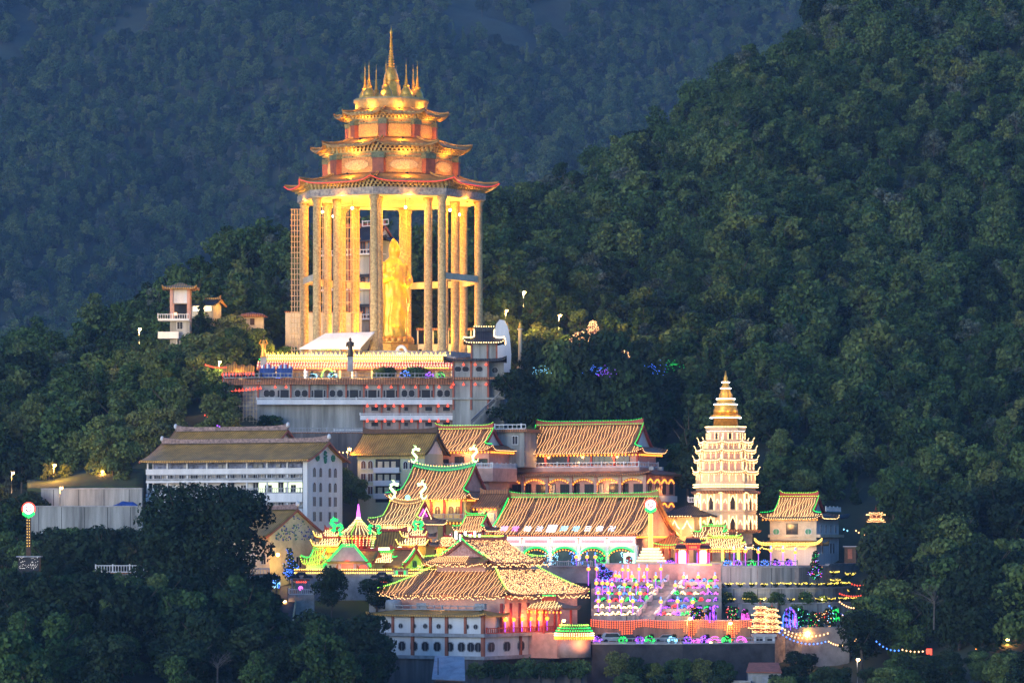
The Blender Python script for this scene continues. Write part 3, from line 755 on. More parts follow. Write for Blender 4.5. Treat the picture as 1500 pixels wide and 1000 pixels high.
def win_mesh(w, h, arch=False, fm=None, pm=None, shape='rect', bars=True):
    key = (round(w,2),round(h,2),arch,shape,(fm or M_WHITE).name,(pm or M_GLASS).name)
    if key in WM: return WM[key]
    def outline(e):
        if shape == 'round': return [V((math.cos(t)*(w/2+e),0,h/2+math.sin(t)*(h/2+e))) for t in [2*PI*i/16 for i in range(16)]]
        if shape == 'oct':
            c = min(w,h)*.28; W_, H_ = w/2+e, h+e; return [V(p) for p in ((-W_+c,0,-e),(W_-c,0,-e),(W_,0,c-e),(W_,0,H_-c),(W_-c,0,H_),(-W_+c,0,H_),(-W_,0,H_-c),(-W_,0,c-e))]
        if arch: return [V((-w/2-e,0,-e)),V((w/2+e,0,-e))]+[V(((w/2+e)*math.cos(t),0,h-w/2+(w/2+e)*math.sin(t))) for t in [PI*i/8 for i in range(9)]]
        return [V((-w/2-e,0,-e)),V((w/2+e,0,-e)),V((w/2+e,0,h+e)),V((-w/2-e,0,h+e))]
    f = MB(); f.plate([p+V((0,-.10,0)) for p in outline(.12)], (0,.12,0))
    p = MB(); p.plate([q+V((0,-.13,0)) for q in outline(0)], (0,.05,0))
    if bars:
        f.box(-.03,.03,-.17,-.12,.02,h*(.85 if arch or shape != 'rect' else .98)); 
    WM[key] = (f.mesh('window', fm or M_WHITE), p.mesh('pane', pm or M_GLASS)); return WM[key]
def window(parent, loc, rz, w, h, **k):
    a, b = win_mesh(w,h,**k); f = place_mesh('window', a, parent, loc, rz); p = bpy.data.objects.new('pane', b); COL.objects.link(p); p.parent = f; return f
def rail(parent, pts, h=1.0, m=None, name='railing', step=.35, solid=False, th=.14):
    m = m or M_WHITE; mb = MB(); pts = [V(p) for p in pts]
    for i in range(len(pts)-1):
        a, b = pts[i], pts[i+1]; d = (b-a); L = d.length; d.normalize(); n = V((d.y,-d.x,0))*th/2
        for z0, z1 in (((0,h),) if solid else ((0,.18),(h-.16,h))): mb.plate([a+n+V((0,0,z0)),b+n+V((0,0,z0)),b+n+V((0,0,z1)),a+n+V((0,0,z1))], -n*2)
        if not solid:
            k = max(1,int(L/step)); 
            for j in range(k+1):
                p = a+d*L*j/k; w = .05 if j%6 else .11; hh = h-.17 if j%6 else h+.15; mb.box(p.x-w,p.x+w,p.y-w,p.y+w,p.z+.17,p.z+hh)
    return mb.build(name, m, parent)
def hall(name, label, cat, xl, xr, xe, yb, Y, th=-25):
    s = Y/F; a = R(th); L = (xr-xl)*s/math.cos(a); D = (xe-xr)*s/abs(math.sin(a))
    r = thing(name, label, cat, P(xr,yb,Y), a)
    return r, L, D, s
def walls(parent, L, D, z0, z1, m, x0=0, y0=0, name='wall'):
    return MB().box(-L+x0, x0, y0, D+y0, z0, z1).build(name, m, parent)
def posts(parent, pts, z0, z1, r=.22, m=None, name='pillar', sq=False):
    mb = MB()
    if sq: mb.box(-r,r,-r,r,z0,z1)
    else: mb.lathe([(r,z0),(r,z1)], n=8)
    me = mb.mesh(name, m or M_RED)
    for x, y in pts: place_mesh(name, me, parent, (x,y,0))
def lantern_row(parent, a, b, m=None, step=.75, r=.2, sag=0.0, name='lantern_string'):
    a, b = V(a), V(b); n = max(2,int((b-a).length/.8)); pts = [a.lerp(b,i/n)-V((0,0,sag*4*(i/n)*(1-i/n))) for i in range(n+1)]
    mb = MB(); L = 0
    mb2 = path_bulbs(mb, pts, step, r, 0, 1.25); return mb2.build(name, m or G_ORNG, parent)

# ------------------------------------------------------------------ 1. the long white dormitory and the roof behind it
r, L, D, s = hall('dormitory', 'long white dormitory with balconies and a plain ochre roof behind two dark trees', 'building', 205, 450, 497, 800, 722)
ze, zr = (800-675)*s, (800-645)*s
MB().box(-L,0,1.9,D,-6,ze).build('wall', M_WHITE, r)
MB().box(-.9,.0,-.0,1.9,-6,ze).build('wall', M_WHITE, r)
rf = roof(r, L, D, ze+.2, zr, 1.5, 'gable', m=M_TILE, tips=M_WHITE, up=.15, gm=M_WHITE, ridge_m=M_RIDGE, trim=M_TRIM)
bp = MB().box(-L+.3,-1.0,1.78,1.95,ze-1.2,ze-.1).build('painted_panel', mat('blue_frieze', (.26,.30,.45), .7, .5, 1.5), r)
for zz in (681,): pass
for k, (yt, ybm) in enumerate(((685,693),(702.5,705.5),(722,734.5),(745,752),(766,772))):
    z1, z0 = (800-yt)*s, (800-ybm)*s
    MB().box(-L-.2,-.95,-.25,.05 if k in (0,2,3) else 1.9,z0,z1).build('balcony_front', M_WHITE, r)
for yf in (700.5,721.5,741.5,762,780):
    z = (800-yf)*s; MB().box(-L-.2,-.95,-.1,1.9,z-.35,z).build('balcony_floor', M_CONC, r)
    rail(r, [(-L,-.02,z),(-1,-.02,z)], .95, M_GREYM, step=.5)
    for i in range(13):
        x = -L+1.2+(L-2.4)*i/12; window(r, (x,1.9,z+.05), 0, 1.1 if i%3 else 1.5, 1.5 if i%2 else 2.0, fm=M_WHITE, pm=M_DARK)
posts(r, [(-L+L*i/8+.05,.15) for i in range(8)], -3, ze-.1, .16, M_WHITE, sq=True)
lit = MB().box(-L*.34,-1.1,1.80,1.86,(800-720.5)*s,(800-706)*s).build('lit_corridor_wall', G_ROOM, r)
for yy in (690,712,733,755):
    for px in (459,467.3,479.5,487):
        v = (px-450)/47*D; window(r, (0,v,(800-yy)*s-1.0), PI/2, .95, 1.75, arch=yy<730, pm=M_WOOD)
for i,(v,w,h_) in enumerate(((.28,.8,.7),(.5,.6,1.3),(.72,.8,.7),(.5,.3,.5))):
    o = MB(); z0 = ze+(.7,1.1,.7,.2)[i]
    for q in range(7):
        a = 2*PI*q/7; o.ball((.12,v*D+math.cos(a)*w*.6,z0+math.sin(a)*h_*.6),.28,5,4)
    o.build('painted_ornament', M_GREENP, r)
for x in (-L*.78,-L*.56,-L*.53,-L*.34,-L*.31,-L*.2): MB().box(x-.45,x+.45,1.35,1.75,ze-1.1,ze-.45).build('air_conditioner', M_GREYM, r)
r, L, D, s = hall('dormitory', 'plain ochre roofed building standing half hidden behind the long white dormitory', 'building', 240, 400, 428, 690, 748)
ze, zr = (690-650)*s, (690-628)*s
walls(r, L, D, -4, ze, M_WHITE); roof(r, L, D, ze, zr, 1.4, 'gable', m=M_TILE, tips=M_WHITE, up=.15, ridge_m=M_RIDGE, trim=M_TRIM)
for i in range(10): window(r, (-L+1.5+(L-3)*i/9,0,ze-2.4), 0, 1.1, 1.5)
for i in range(2): window(r, (0,D*(.3+.4*i),ze-2.4), PI/2, 1.0, 1.5)
# 2. small house with the painted gable
r, L, D, s = hall('painted_house', 'cream house whose tall red trimmed gable is painted with blue and green vines', 'house', 300, 395, 467, 838, 695, -42)
ze, zr = (838-786)*s, (838-742)*s
walls(r, L, D, -5, ze, M_CREAM); rf = roof(r, L, D, ze, zr-.3, 1.6, 'gable', m=M_TILE, gm=M_CREAM, up=.1, tips=M_WHITE, og=.5, conc=.15, ridge_m=M_RIDGE, trim=M_TRIM)
vm = MB(); vg = MB()
for i in range(150):
    v = rnd.uniform(.12,.88); hh = (1-abs(v-.5)*2); z = ze+(zr-ze)*rnd.uniform(-.12,max(0,hh*.95-.14)); q = rnd.uniform(.10,.24); a = rnd.random()*3
    (vm if rnd.random() < .55 else vg).plate([V((.06,v*D+math.cos(a+t)*q,z+math.sin(a+t)*q*.8)) for t in (0,1.3,2.6,4.2)], (-.04,0,0))
vm.build('blue_mural_vine', mat('mural_blue',(.06,.09,.42),.7,.3,2), r); vg.build('green_mural_vine', mat('mural_green',(.05,.22,.14),.7,.3,2), r)
window(r, (0,D*.55,.9), PI/2, 1.2, 1.9); window(r, (0,D*.8,1.2), PI/2, .9, 1.4)
for i in range(4): window(r, (-1.5-i*2.6,0,1.5), 0, 1.1, 1.6, pm=M_DARK)
p = P(407,812,691)
wl = thing('wall_lamp', 'bright orange lamp on the end wall of the cream painted house', 'lamp', p)
MB().tube([(0,1.2,0),(0,.2,.3),(0,0,.1)], .06, 5).build('bracket', M_BLACK, wl); MB().ball((0,0,0),.3,8,6).build('globe', G_SODIUM, wl); lamp(wl, (0,-.6,-.5), 900, (1,.5,.1))

# 3. yellow-green building
r, L, D, s = hall('apartment_house', 'pale green yellow building with arched windows and white balconies under a plain ochre roof', 'building', 522, 622, 648, 745, 752)
ze, zr = (745-664)*s, (745-632)*s
walls(r, L, D, -6, ze, M_PALEG); rf = roof(r, L, D, ze, zr, 1.4, 'gable', m=M_TILE, up=.1, trim=M_WOOD)
for yy in (679,698,717):
    for px in (531,541.5): window(r, (-(622-px)*s/math.cos(R(-25)),0,(745-yy)*s-.8), 0, 1.0, 1.5, arch=yy<690, pm=M_WOOD)
def lx(px, xr_=622, s_=None, th=-25): return -(xr_-px)*s/math.cos(R(th))
MB().box(lx(549),lx(586),-.06,.04,(745-735)*s,(745-668)*s).build('loggia_opening', M_DARK, r)
for yt,yb_ in ((684,692),(703,711),(722,730)):
    MB().box(lx(548.5),lx(587),-.9,-.7,(745-yb_)*s,(745-yt)*s).build('balcony_front', M_WHITE, r)
    MB().box(lx(548.5),lx(587),-.7,-.06,(745-yb_)*s,(745-yb_)*s+.3).build('balcony_floor', M_WHITE, r)
    for px in (556,566,576): MB().box(lx(px)-.5,lx(px)+.5,-.10,-.06,(745-yt)*s-.4,(745-yt)*s+1.2).build('lit_door', M_CREAM, r)
for i in range(3):
    window(r, (lx(594+9*i),0,(745-680)*s-.8),0,.9,1.4,arch=True); window(r, (0,D*(.25+.25*i),(745-690)*s), PI/2, 1.0, 1.5, arch=True)
MB().box(-L-.1,.1,-.12,.0,ze-1.0,ze-.2).build('painted_frieze', M_BRACK, r)

# 4. hall with the lime ridge
r, L, D, s = hall('prayer_hall', 'orange lit prayer hall with a lime bulb ridge left of the longest rear hall', 'hall', 614, 716, 746, 690, 758)
ze, zr = (690-657)*s, (690-627)*s
walls(r, L-.2, D, -8, ze, M_PINKW); rf = roof(r, L, D, ze-.2, zr, 1.5, 'irimoya', gi=1.2, tb=.68, m=M_TILEB, up=.9, gm=M_WHITE)
roof_strings(rf, 26, G_WARM, drop=.4); roof_edge_lights(rf, G_LIME, G_GREEN, G_WARM)
for px in (637,652,673,700,709): window(r, (lx(px,716),0,(690-681)*s), 0, 1.3 if px!=673 else 1.9, 1.2 if px!=673 else 1.7, fm=M_WOOD)
rail(r, [(-L-.5,-1.6,(690-684)*s-.2),(1.6,-1.6,(690-684)*s-.2),(1.6,D,(690-684)*s-.2)], 1.0, M_WHITE)
MB().box(-L-.6,1.7,-1.75,D,-2.0,(690-684)*s-.2).build('terrace', M_PINKW, r)
lantern_row(r, (-L-.8,-1.2,ze-.7), (1.0,-1.2,ze-.7)); lantern_row(r, (1.1,-1.2,ze-.7), (1.1,D,ze-.7))
lamp(r, (-L*.3,-1.4,ze-1.0), 160, (1,.45,.12)); lamp(r, (-L*.8,-1.4,ze-1.0), 160, (1,.45,.12))

# 5. the rear hall on its wide lower storey
r, L, D, s = hall('ceremonial_hall', 'longest rear hall in two tiers with green ridge lights above a wide colonnaded lower storey', 'hall', 728, 946, 993, 745, 757)
zt = (745-694)*s
walls(r, L, D-1.5, -6, zt, M_PINKW, y0=1.5)
rf2 = roof(r, L, D, zt, (745-680)*s, 1.6, 'irimoya', gi=4.5, tb=.0, m=M_TILEB, up=.7, ridge=False, gm=M_PINKW)
MB().box(-L+2.2,-2.4,2.4,D-2.4,zt-.3,(745-683)*s).build('terrace', M_PINKW, r)
zb = (745-683)*s
rail(r, [(-L+2.4,2.6,zb),(-2.6,2.6,zb),(-2.6,D-2.6,zb)], 1.0, M_WHITE, step=.8)
n = 7
posts(r, [(-L+.3+(L-.6)*i/(n-1),.3) for i in range(n)]+[(-.3,.3+(D-.6)*i/4) for i in range(1,5)], -6, zt, .3, M_PINKW, sq=True)
for i in range(n-1):
    x0_, x1_ = -L+.3+(L-.6)*i/(n-1)+.5, -L+.3+(L-.6)*(i+1)/(n-1)-.5
    pts = [V((x0_+(x1_-x0_)*j/12, .1, zt-1.9+.9*math.sin(PI*j/12)**.6)) for j in range(13)]
    light_path(r, pts, G_ORNG, .55, .2, 'lantern_string')
    MB().plate([V((x0_-.2,.25,zt-.2))]+[p+V((0,.15,.3)) for p in pts]+[V((x1_+.2,.25,zt-.2))], (0,.2,0)).build('arch_panel', M_CREAM, r)
    window(r, ((x0_+x1_)/2+.9,1.5,(745-722)*s), 0, 2.2, 1.8, fm=M_WOOD, pm=M_DARK)
    window(r, ((x0_+x1_)/2-2.0,1.5,(745-722)*s), 0, 1.0, 1.9, fm=M_WOOD, pm=M_DARK if i%2 else M_CREAM)
for i in range(4):
    y0_, y1_ = .3+(D-.6)*i/4+.4, .3+(D-.6)*(i+1)/4-.4
    for zz in (zt-1.7, zt-6.4):
        light_path(r, [V((.1,y0_+(y1_-y0_)*j/8,zz+.7*math.sin(PI*j/8))) for j in range(9)], G_ORNG, .5, .2, 'lantern_string')
    window(r, (0,(y0_+y1_)/2,(745-722)*s), PI/2, 1.5, 1.9, fm=M_WOOD, pm=M_DARK)
MB().box(.0,.5,0,D,zt-5.4,zt-4.2).build('balcony_front', M_WHITE, r)
MB().box(-L,0,-.3,.3,(745-729)*s,(745-722.5)*s).build('balcony_front', M_WHITE, r)
lamp(r, (-L*.25,.6,zt-2.6), 130, (1,.45,.12)); lamp(r, (-L*.7,.6,zt-2.6), 130, (1,.45,.12)); lamp(r, (1.2,D*.5,zt-3), 130, (1,.45,.12))
# upper tier
zu, zru = (745-660)*s, (745-619)*s
Lu = (932-764)*s/math.cos(R(-25)); Du = D*.62; ux = -(946-932)*s/math.cos(R(-25))-1.2; uy = 3.6
walls(r, Lu, Du, zb-.2, zu, M_PINKW, x0=ux, y0=uy)
rf = roof(r, Lu, Du, zu-.2, zru, 1.7, 'irimoya', gi=.7, tb=.72, m=M_TILEB, up=.9, x0=ux, y0=uy, gm=M_WHITE)
roof_strings(rf, 44, G_WARM, drop=.5); roof_edge_lights(rf, G_GREEN, G_GREEN, G_WARM)
for i in range(5): 
    for j in range(2): window(r, (ux-Lu+1.8+(Lu-3.6)*(i+.23+.5*j)/5,uy,zb+.7), 0, 2.3, 1.7, fm=M_WOOD)
posts(r, [(ux-Lu+Lu*i/5,uy-.15) for i in range(6)], zb, zu, .2, M_RED, sq=True)
lantern_row(r, (ux-Lu-1,uy-1.3,zu-.7), (ux+1.2,uy-1.3,zu-.7)); lantern_row(r, (ux+1.3,uy-1.2,zu-.7), (ux+1.3,uy+Du,zu-.7))
for q in (.2,.5,.8): lamp(r, (ux-Lu*q,uy-1.5,zu-1.0), 120, (1,.45,.12))
for y_ in (.35,.65): MB().box(-1.6,-.6,D*y_,D*y_+.8,zt+.9,zt+1.6).build('skylight', M_GREYM, r)

# 6. flat concrete hall seen between the rear halls
p = P(725,655,768); r = thing('concrete_block', 'low grey flat roofed block between the two rear halls', 'building', p, R(-25))
MB().box(0,6.5,0,6,-4,3.0).build('wall', M_CONC, r); MB().box(-.6,7.4,-.8,6.5,3.0,3.6).build('roof_slab', M_TILEB, r); rail(r, [(0,0,3.6),(6.8,0,3.6)], 1.0, M_WHITE, step=.9); window(r, (4.5,0,.6), 0, 1.1, 1.6)

# 7. central hall with dragon finials
def dragon(parent, loc, flip, h, m, body=.28):
    """rearing scaly dragon of lights: S-curved neck, head with jaws, horns and a curled tail"""
    k = h; f = -1 if flip else 1
    pts = [(0,0,0),(.16*f,0,.16),(.20*f,0,.36),(.04*f,0,.52),(-.10*f,0,.66),(-.06*f,0,.82),(.10*f,0,.90),(.26*f,0,.86)]
    P_ = [V(q)*k for q in pts]; mb = MB(); mb.tube(P_, body*k*.34, 7, r1=body*k*.24)
    mb.tube([P_[-1]-V((.03*k*f,0,0)), P_[-1]+V((.09*k*f,0,.04*k)), P_[-1]+V((.17*k*f,0,.03*k))], .09*k, 6, r1=.04*k)
    mb.tube([P_[-1]+V((.02*k*f,0,-.05*k)), P_[-1]+V((.14*k*f,0,-.09*k))], .045*k, 5, r1=.02*k)
    for s_ in (-1,1): mb.tube([P_[-2]+V((.06*k*f,s_*.05*k,.05*k)), P_[-2]+V((-.02*k*f,s_*.09*k,.20*k)), P_[-2]+V((-.10*k*f,s_*.1*k,.24*k))], .025*k, 4, r1=.008*k)
    for i in range(1,7):
        c = P_[i]; mb.add([c+V((-.10*k*f,0,.04*k)), c+V((.02*k,.02*k,.12*k)), c+V((.02*k,-.02*k,-.02*k))], [(0,1,2)])
    mb.tube([V((0,0,0)), V((-.14*k*f,0,.10*k)), V((-.22*k*f,0,.26*k))], .05*k, 5, r1=.01*k)
    o = mb.build('dragon_finial', m, parent, loc); return o
r, L, D, s = hall('dragon_hall', 'central hall with a sagging green ridge and two glowing dragon finials', 'hall', 578, 682, 722, 800, 735)
ze, zr = (800-728)*s, (800-688)*s
walls(r, L, D, -6, ze, M_YELP); rf = roof(r, L, D, ze-.2, zr+1.0, 1.5, 'irimoya', gi=.9, tb=.70, m=M_TILEB, up=.9, sag=1.0, gm=M_PINKW, ridge_m=M_GREENP)
roof_strings(rf, 27, G_WARM, drop=.5); roof_edge_lights(rf, G_GREEN, G_GREEN, G_WARM)
light_path(rf['o'], [V((-L+L*i/20,D/2-.3,zr+1.0-1.0*(1-(i/10-1)**2)+.9)) for i in range(21)], G_WARM, .6, .14)
gdr = glow('dragon_glow', (.62,1,.32), 1.4)
dragon(rf['o'], (-L+.9,D/2,zr+1.6), False, 3.0, gdr); dragon(rf['o'], (-.9,D/2,zr+1.6), True, 3.0, gdr)
lantern_row(r, (-L-.6,-1.2,ze-.6), (.8,-1.2,ze-.6)); lantern_row(r, (1.0,-1.2,ze-.6), (1.0,D,ze-.6))
for px in (641,661,671): window(r, (lx(px,682),0,(800-752)*s), 0, 1.1, 1.5, arch=True, fm=M_CREAM, pm=M_WOOD)
for px in (632,651,676): posts(r, [(lx(px,682),-.1)], -3, ze, .22, M_RED, sq=True)
for v in (.25,.5,.75): window(r, (0,D*v,(800-755)*s), PI/2, .8, 2.0, fm=M_PINKW, pm=M_WOOD)
rail(r, [(lx(640,682),-1.6,(800-760)*s),(.3,-1.6,(800-760)*s)], 1.0, M_CREAM); MB().box(lx(636,682),.4,-1.8,-.01,(800-764)*s,(800-760)*s).build('balcony_floor', M_YELP, r)
lantern_row(r, (lx(650,682),-1.9,(800-766)*s), (.3,-1.9,(800-766)*s))
for q in (.15,.4,.7): lamp(r, (-L*q,-1.5,ze-1.4), 200, (1,.62,.14))
lamp(r, (2.5,D*.4,ze-1.4), 150, (1,.5,.14))
# small hall right of it
r, L, D, s = hall('chapel', 'small brown roofed chapel tucked between the central hall and the great hall', 'hall', 700, 728, 748, 775, 733)
ze, zr = (775-742)*s, (775-722)*s
walls(r, L, D, -5, ze, M_PINKW); rf = roof(r, L, D, ze, zr, 1.0, 'gable', m=M_TILEB, up=.4, gm=M_CREAM, trim=M_TILEB)
lantern_row(r, (-L-.5,-.9,ze-.5), (.5,-.9,ze-.5)); window(r, (-L*.3,0,.8), 0, 1.2, 2.2, pm=M_CREAM); window(r, (-L*.75,0,.8), 0, .9, 2.2, pm=M_DARK)
lamp(r, (-L*.5,-1.2,ze-1.2), 120, (1,.55,.15))

# 8. gate hall in front with long-necked dragons
r, L, D, s = hall('gate_hall', 'gate hall with cream bulbs, a magenta gable and two long necked dragon finials', 'hall', 552, 613, 640, 800, 716)
ze, zr = (800-767)*s, (800-738)*s
walls(r, L, D, -4, ze, M_CREAM); gmag = mat('magenta_gable', (.55,.12,.5), .6, .2, 1)
rf = roof(r, L, D, ze, zr+.7, 1.3, 'irimoya', gi=.8, tb=.66, m=M_TILEB, up=.9, sag=.7, gm=gmag, ridge_m=M_TILEO)
roof_strings(rf, 18, G_CREAM, drop=1.5); roof_edge_lights(rf, G_WARM, G_LIME, G_CREAM)
dragon(rf['o'], (-L+1.0,D/2,zr+1.0), False, 3.2, gdr); dragon(rf['o'], (-.9,D/2,zr+1.0), True, 3.2, gdr)
MB().ball((-L/2,D/2,zr+1.3),.5,8,6).build('ridge_pearl', glow('pearl_green',(.15,1,.45),1.4), rf['o'])
light_path(r, [V((-1.0,D*(.3+.4*j/6),zr-2.2+1.2*(1-abs(j/3-1)))) for j in range(7)], G_MAG, .4, .14)
light_path(r, [V((-.35,D*(.22+.56*j/6),zr-2.9+2.2*(1-abs(j/3-1)))) for j in range(7)], G_CREAM, .4, .14)
for q in (.2,.7): lamp(r, (-L*q,-1.4,ze-1.2), 160, (1,.7,.25))
window(r,(-L*.5,0,.4),0,1.6,2.6,pm=M_DARK); window(r,(-L*.2,0,.6),0,1.0,1.8,pm=M_WOOD); window(r,(-L*.8,0,.6),0,1.0,1.8,pm=M_WOOD)

# 9. the great hall with the sign on its roof
r, L, D, s = hall('great_hall', 'great hall with neon characters on its long roof and a white lit arcade', 'hall', 724, 932, 988, 832, 716)
ze, zr = (832-783)*s, (832-727)*s
walls(r, L, D-3, -4, ze, M_PINKW, y0=3); rf = roof(r, L, D, ze, zr, 1.4, 'gable', m=M_TILEB, og=1.0, up=.3, gm=M_PINKW, trim=M_TILEO, conc=.42)
roof_strings(rf, 50, G_WARM); roof_edge_lights(rf, G_GREEN, None, G_ORNG)
light_path(rf['o'], [rf['surf'](-L-.9,k/14)+V((0,-.05,.35)) for k in range(15)], G_GREEN, .3, .16)
SIGNS = []
SIGN = '卍轉常輪法☸輝增日佛卍'
PXS = [729,747,763.5,782,799.5,817.5,835.5,853,870.5,887.5,905.5]
G_SIGN = glow('sign_white',(1,.97,1),.5)
gsg = [glow('neon_ice',(.4,.8,1),.5), glow('neon_rose',(1,.5,.8),.45), glow('neon_lilac',(1,.3,.85),.45), G_SIGN, glow('neon_cool',(.75,.8,1),.5), G_SIGN, glow('neon_ice',(.4,.8,1),.5), glow('neon_ice',(.4,.8,1),.5), G_SIGN, G_SIGN, glow('neon_cool',(.75,.8,1),.5)]
for i,(ch,px) in enumerate(zip(SIGN,PXS)):
    t = .86; x = -(932-px)*s/math.cos(R(-25))-1.3; p = rf['surf'](x,t); p2 = rf['surf'](x,t-.12); d = (p2-p).normalized()
    c = bpy.data.curves.new('sign_character','FONT'); c.body = ch; c.size = 1.6 if ch != '☸' else 1.9; c.extrude = .05; c.align_x = 'CENTER'; c.offset = .0
    o = bpy.data.objects.new('sign_character', c); COL.objects.link(o); o.parent = r
    o.location = p+V((0,-.25,.15)); o.rotation_euler = (math.atan2(d.z,d.y)+.25,0,0); c.materials.append(gsg[i]); SIGNS.append(o)
bpy.context.view_layer.update(); dg = bpy.context.evaluated_depsgraph_get()
for o in SIGNS:            # the characters as plain meshes
    me = bpy.data.meshes.new_from_object(o.evaluated_get(dg)); q = bpy.data.objects.new('sign_character', me); COL.objects.link(q)
    q.parent = r; q.location = o.location; q.rotation_euler = o.rotation_euler; bpy.data.objects.remove(o)
zf = (832-798)*s
MB().box(-L,0,-.15,.15,zf,ze-.05).build('frieze', M_PINKW, r)
gp = glow('pink_wash', (1,.28,.3), .32)
nb_ = 5
for i in range(nb_):
    a_, b_ = -L+L*i/nb_+.35, -L+L*(i+1)/nb_-.35; z0, z1 = zf+.25, ze-.75
    MB().box(a_,b_,-.2,-.155,z0,z1).build('backlit_panel', gp, r)
    nm = MB()
    for (x0_,z0_,x1_,z1_) in ((a_,z0,b_,z0),(a_,z1,b_,z1),(a_,z0,a_,z1),(b_,z0,b_,z1)): nm.tube([(x0_,-.28,z0_),(x1_,-.28,z1_)], .10, 5)
    nm.build('neon_frame', G_WHITE, r)
    pts = [V((a_-.1+(b_-a_+.2)*j/14,-.05,zf-1.9+1.5*math.sin(PI*j/14)**.55)) for j in range(15)]
    am = MB(); am.tube([p+V((0,-.1,0)) for p in pts], .16, 5); am.build('neon_arch', G_GREEN, r)
    MB().plate([V((a_-.3,0,zf))]+pts+[V((b_+.3,0,zf))], (0,.2,0)).build('arch_panel', mat('pale_mint',(.55,.65,.5),.6,.15,1), r)
    light_path(r, [p+V((0,-.3,-.5)) for p in pts], G_ORNG, .6, .16, 'lantern_string')
ba = MB(); ba.tube([(-L,-.3,zf+.03),(0,-.3,zf+.03)], .16, 5); ba.tube([(-L,-.3,ze-.4),(0,-.3,ze-.4)], .07, 5); ba.build('neon_band', glow('neon_pinkwhite',(1,.6,.66),.75), r)
posts(r, [(-L+L*i/nb_+.05,0) for i in range(nb_+1)], -3, zf, .28, M_WHITE, sq=True)
for i in range(6):
    x = -L+1.5+(L-3)*i/5; mb = MB()
    for k in range(46): 
        mb.bulb((x+rnd.uniform(-1.5,1.5),-.6+rnd.uniform(-.3,.3),.6+rnd.uniform(0,2.6)), .10)
    mb.build('light_curtain', (G_BLUE,G_GREEN,G_CYAN)[i%3], r)
bs = MB(); bs.box(-L,0,.4,.6,.0,zf); bs.build('wall', mat('dark_teal',(.03,.07,.07),.7,.4,1), r)
wm = MB(); wm.box(-.08*L,-.005*L,-.5,-.3,.3,2.9); wm.build('glowing_shrine_frame', glow('shrine_green',(.4,1,.45),1.0), r); sd_ = MB().lathe([(.02,0),(.8,0)],n=14).build('shrine_disc', M_RED, r, (-.042*L,-.55,1.6)); sd_.rotation_euler = (R(90),0,0)
for q in (.1,.35,.6,.88): lamp(r, (-L*q,-2.0,zf-1.5), 120, (1,.55,.45))
lamp(r, (2.2,D*.35,ze), 420, (1,.45,.12)); lamp(r, (2.5,D*.75,ze+1), 300, (1,.45,.12))
lantern_row(r, (.7,-1.2,ze-.4), (.7,D,ze-.4))
# ------------------------------------------------------------------ 10. front hall on its white podium
r, L, D, s = hall('worship_hall', 'front hall with two light covered roofs on a white podium with round windows', 'hall', 546, 708, 815, 985, 655, -32.5)
z = lambda y: (985-y)*s
walls(r, L, D, -6, z(962), mat('stained_dark',(.15,.13,.12),.9,.5,.7,c2=(.05,.045,.04),streak=True), name='undercroft')
MB().box(-L,0,0,D,z(962),z(932)).build('wall', M_WHITE, r)
MB().box(-L-.5,.5,-.5,D+.3,z(966),z(961)).build('ledge', M_STONE, r)
MB().box(-L-.7,.7,-.7,D+.3,z(933),z(928)).build('ledge', M_STONE, r)
MB().box(-L,-.5,0,5.5,z(928),z(900)).build('wall', M_WHITE, r)
cs = math.cos(R(32.5)); sn = math.sin(R(32.5))
posts(r, [(-L+.2,-.1),(-L*.645,-.1),(-L*.33,-.1),(0,-.1)], z(962), z(900), .28, M_TRIM, sq=True)
posts(r, [(-L*.83,-.1),(-L*.48,-.1),(-L*.16,-.1)], z(928), z(900), .22, M_TRIM, sq=True)
posts(r, [(.1,D*.5),(.1,D*.64),(.1,D-.2)], z(962), z(932), .25, M_TRIM, sq=True)
for px in (556,569,587,605,622,640,659,676,690,701): window(r, (-(708-px)*s/cs,0,z(954)), 0, 1.35, 1.5, shape='oct', fm=M_STONE, pm=M_DARK)
for px in (719,742,763,782,801): window(r, (0,(px-708)*s/sn,z(954)), PI/2, 2.0, 1.5, shape='oct', fm=M_STONE, pm=M_DARK)
for px in (550,568,585,605,622,642,659,684,697): window(r, (-(708-px)*s/cs,0,z(921)), 0, .75, .75, shape='round', fm=M_STONE, pm=M_DARK)
rk = roof(r, L, 5.5, z(901), z(893), 1.2, 'hip', gi=2.0, m=M_TILE, up=.5, ridge=False)
for px in (605,692): 
    MB().box(-(708-px)*s/cs-1,-(708-px)*s/cs+1,2.2,3.0,z(893),z(884)).build('air_conditioner', M_GREYM, r)
rail(r, [(-L+3,1.8,z(894)),(-1.5,1.8,z(894))], .8, M_GREYM, step=1.5)
tk = MB(); tk.lathe([(1.5,0),(1.5,1.6),(1.3,2.1),(.1,2.2)], n=14); tk.build('water_tank', M_GREYM, r, (-L+1.7,3.2,z(898)))
# veranda behind a red rail on the right side
rail(r, [(.5,.3,z(928)),(.5,D,z(928))], 1.0, M_RED, step=.6)
MB().box(-.5,-.3,5.5,D,z(928),z(900)).build('veranda_wall', M_PINKW, r)
posts(r, [(.0,5.8+(D-6)*i/6) for i in range(7)], z(928), z(884), .3, M_RED)
MB().plate([V((.02,1.2,z(962)-.3-3.2)),V((.02,D*.5,z(962)-3.5)),V((.02,D*.5,z(962)-.6)),V((.02,1.2,z(962)-.6))][::-1], (-.1,0,0)).build('dark_opening', M_DARK, r)
MB().plate([V((.06,D*.53,z(962)-3.6)),V((.06,D-.4,z(962)-3.6)),V((.06,D-.4,z(962)-.8)),V((.06,D*.53,z(962)-.8))][::-1], (-.1,0,0)).build('roller_shutter', M_WHITE, r)
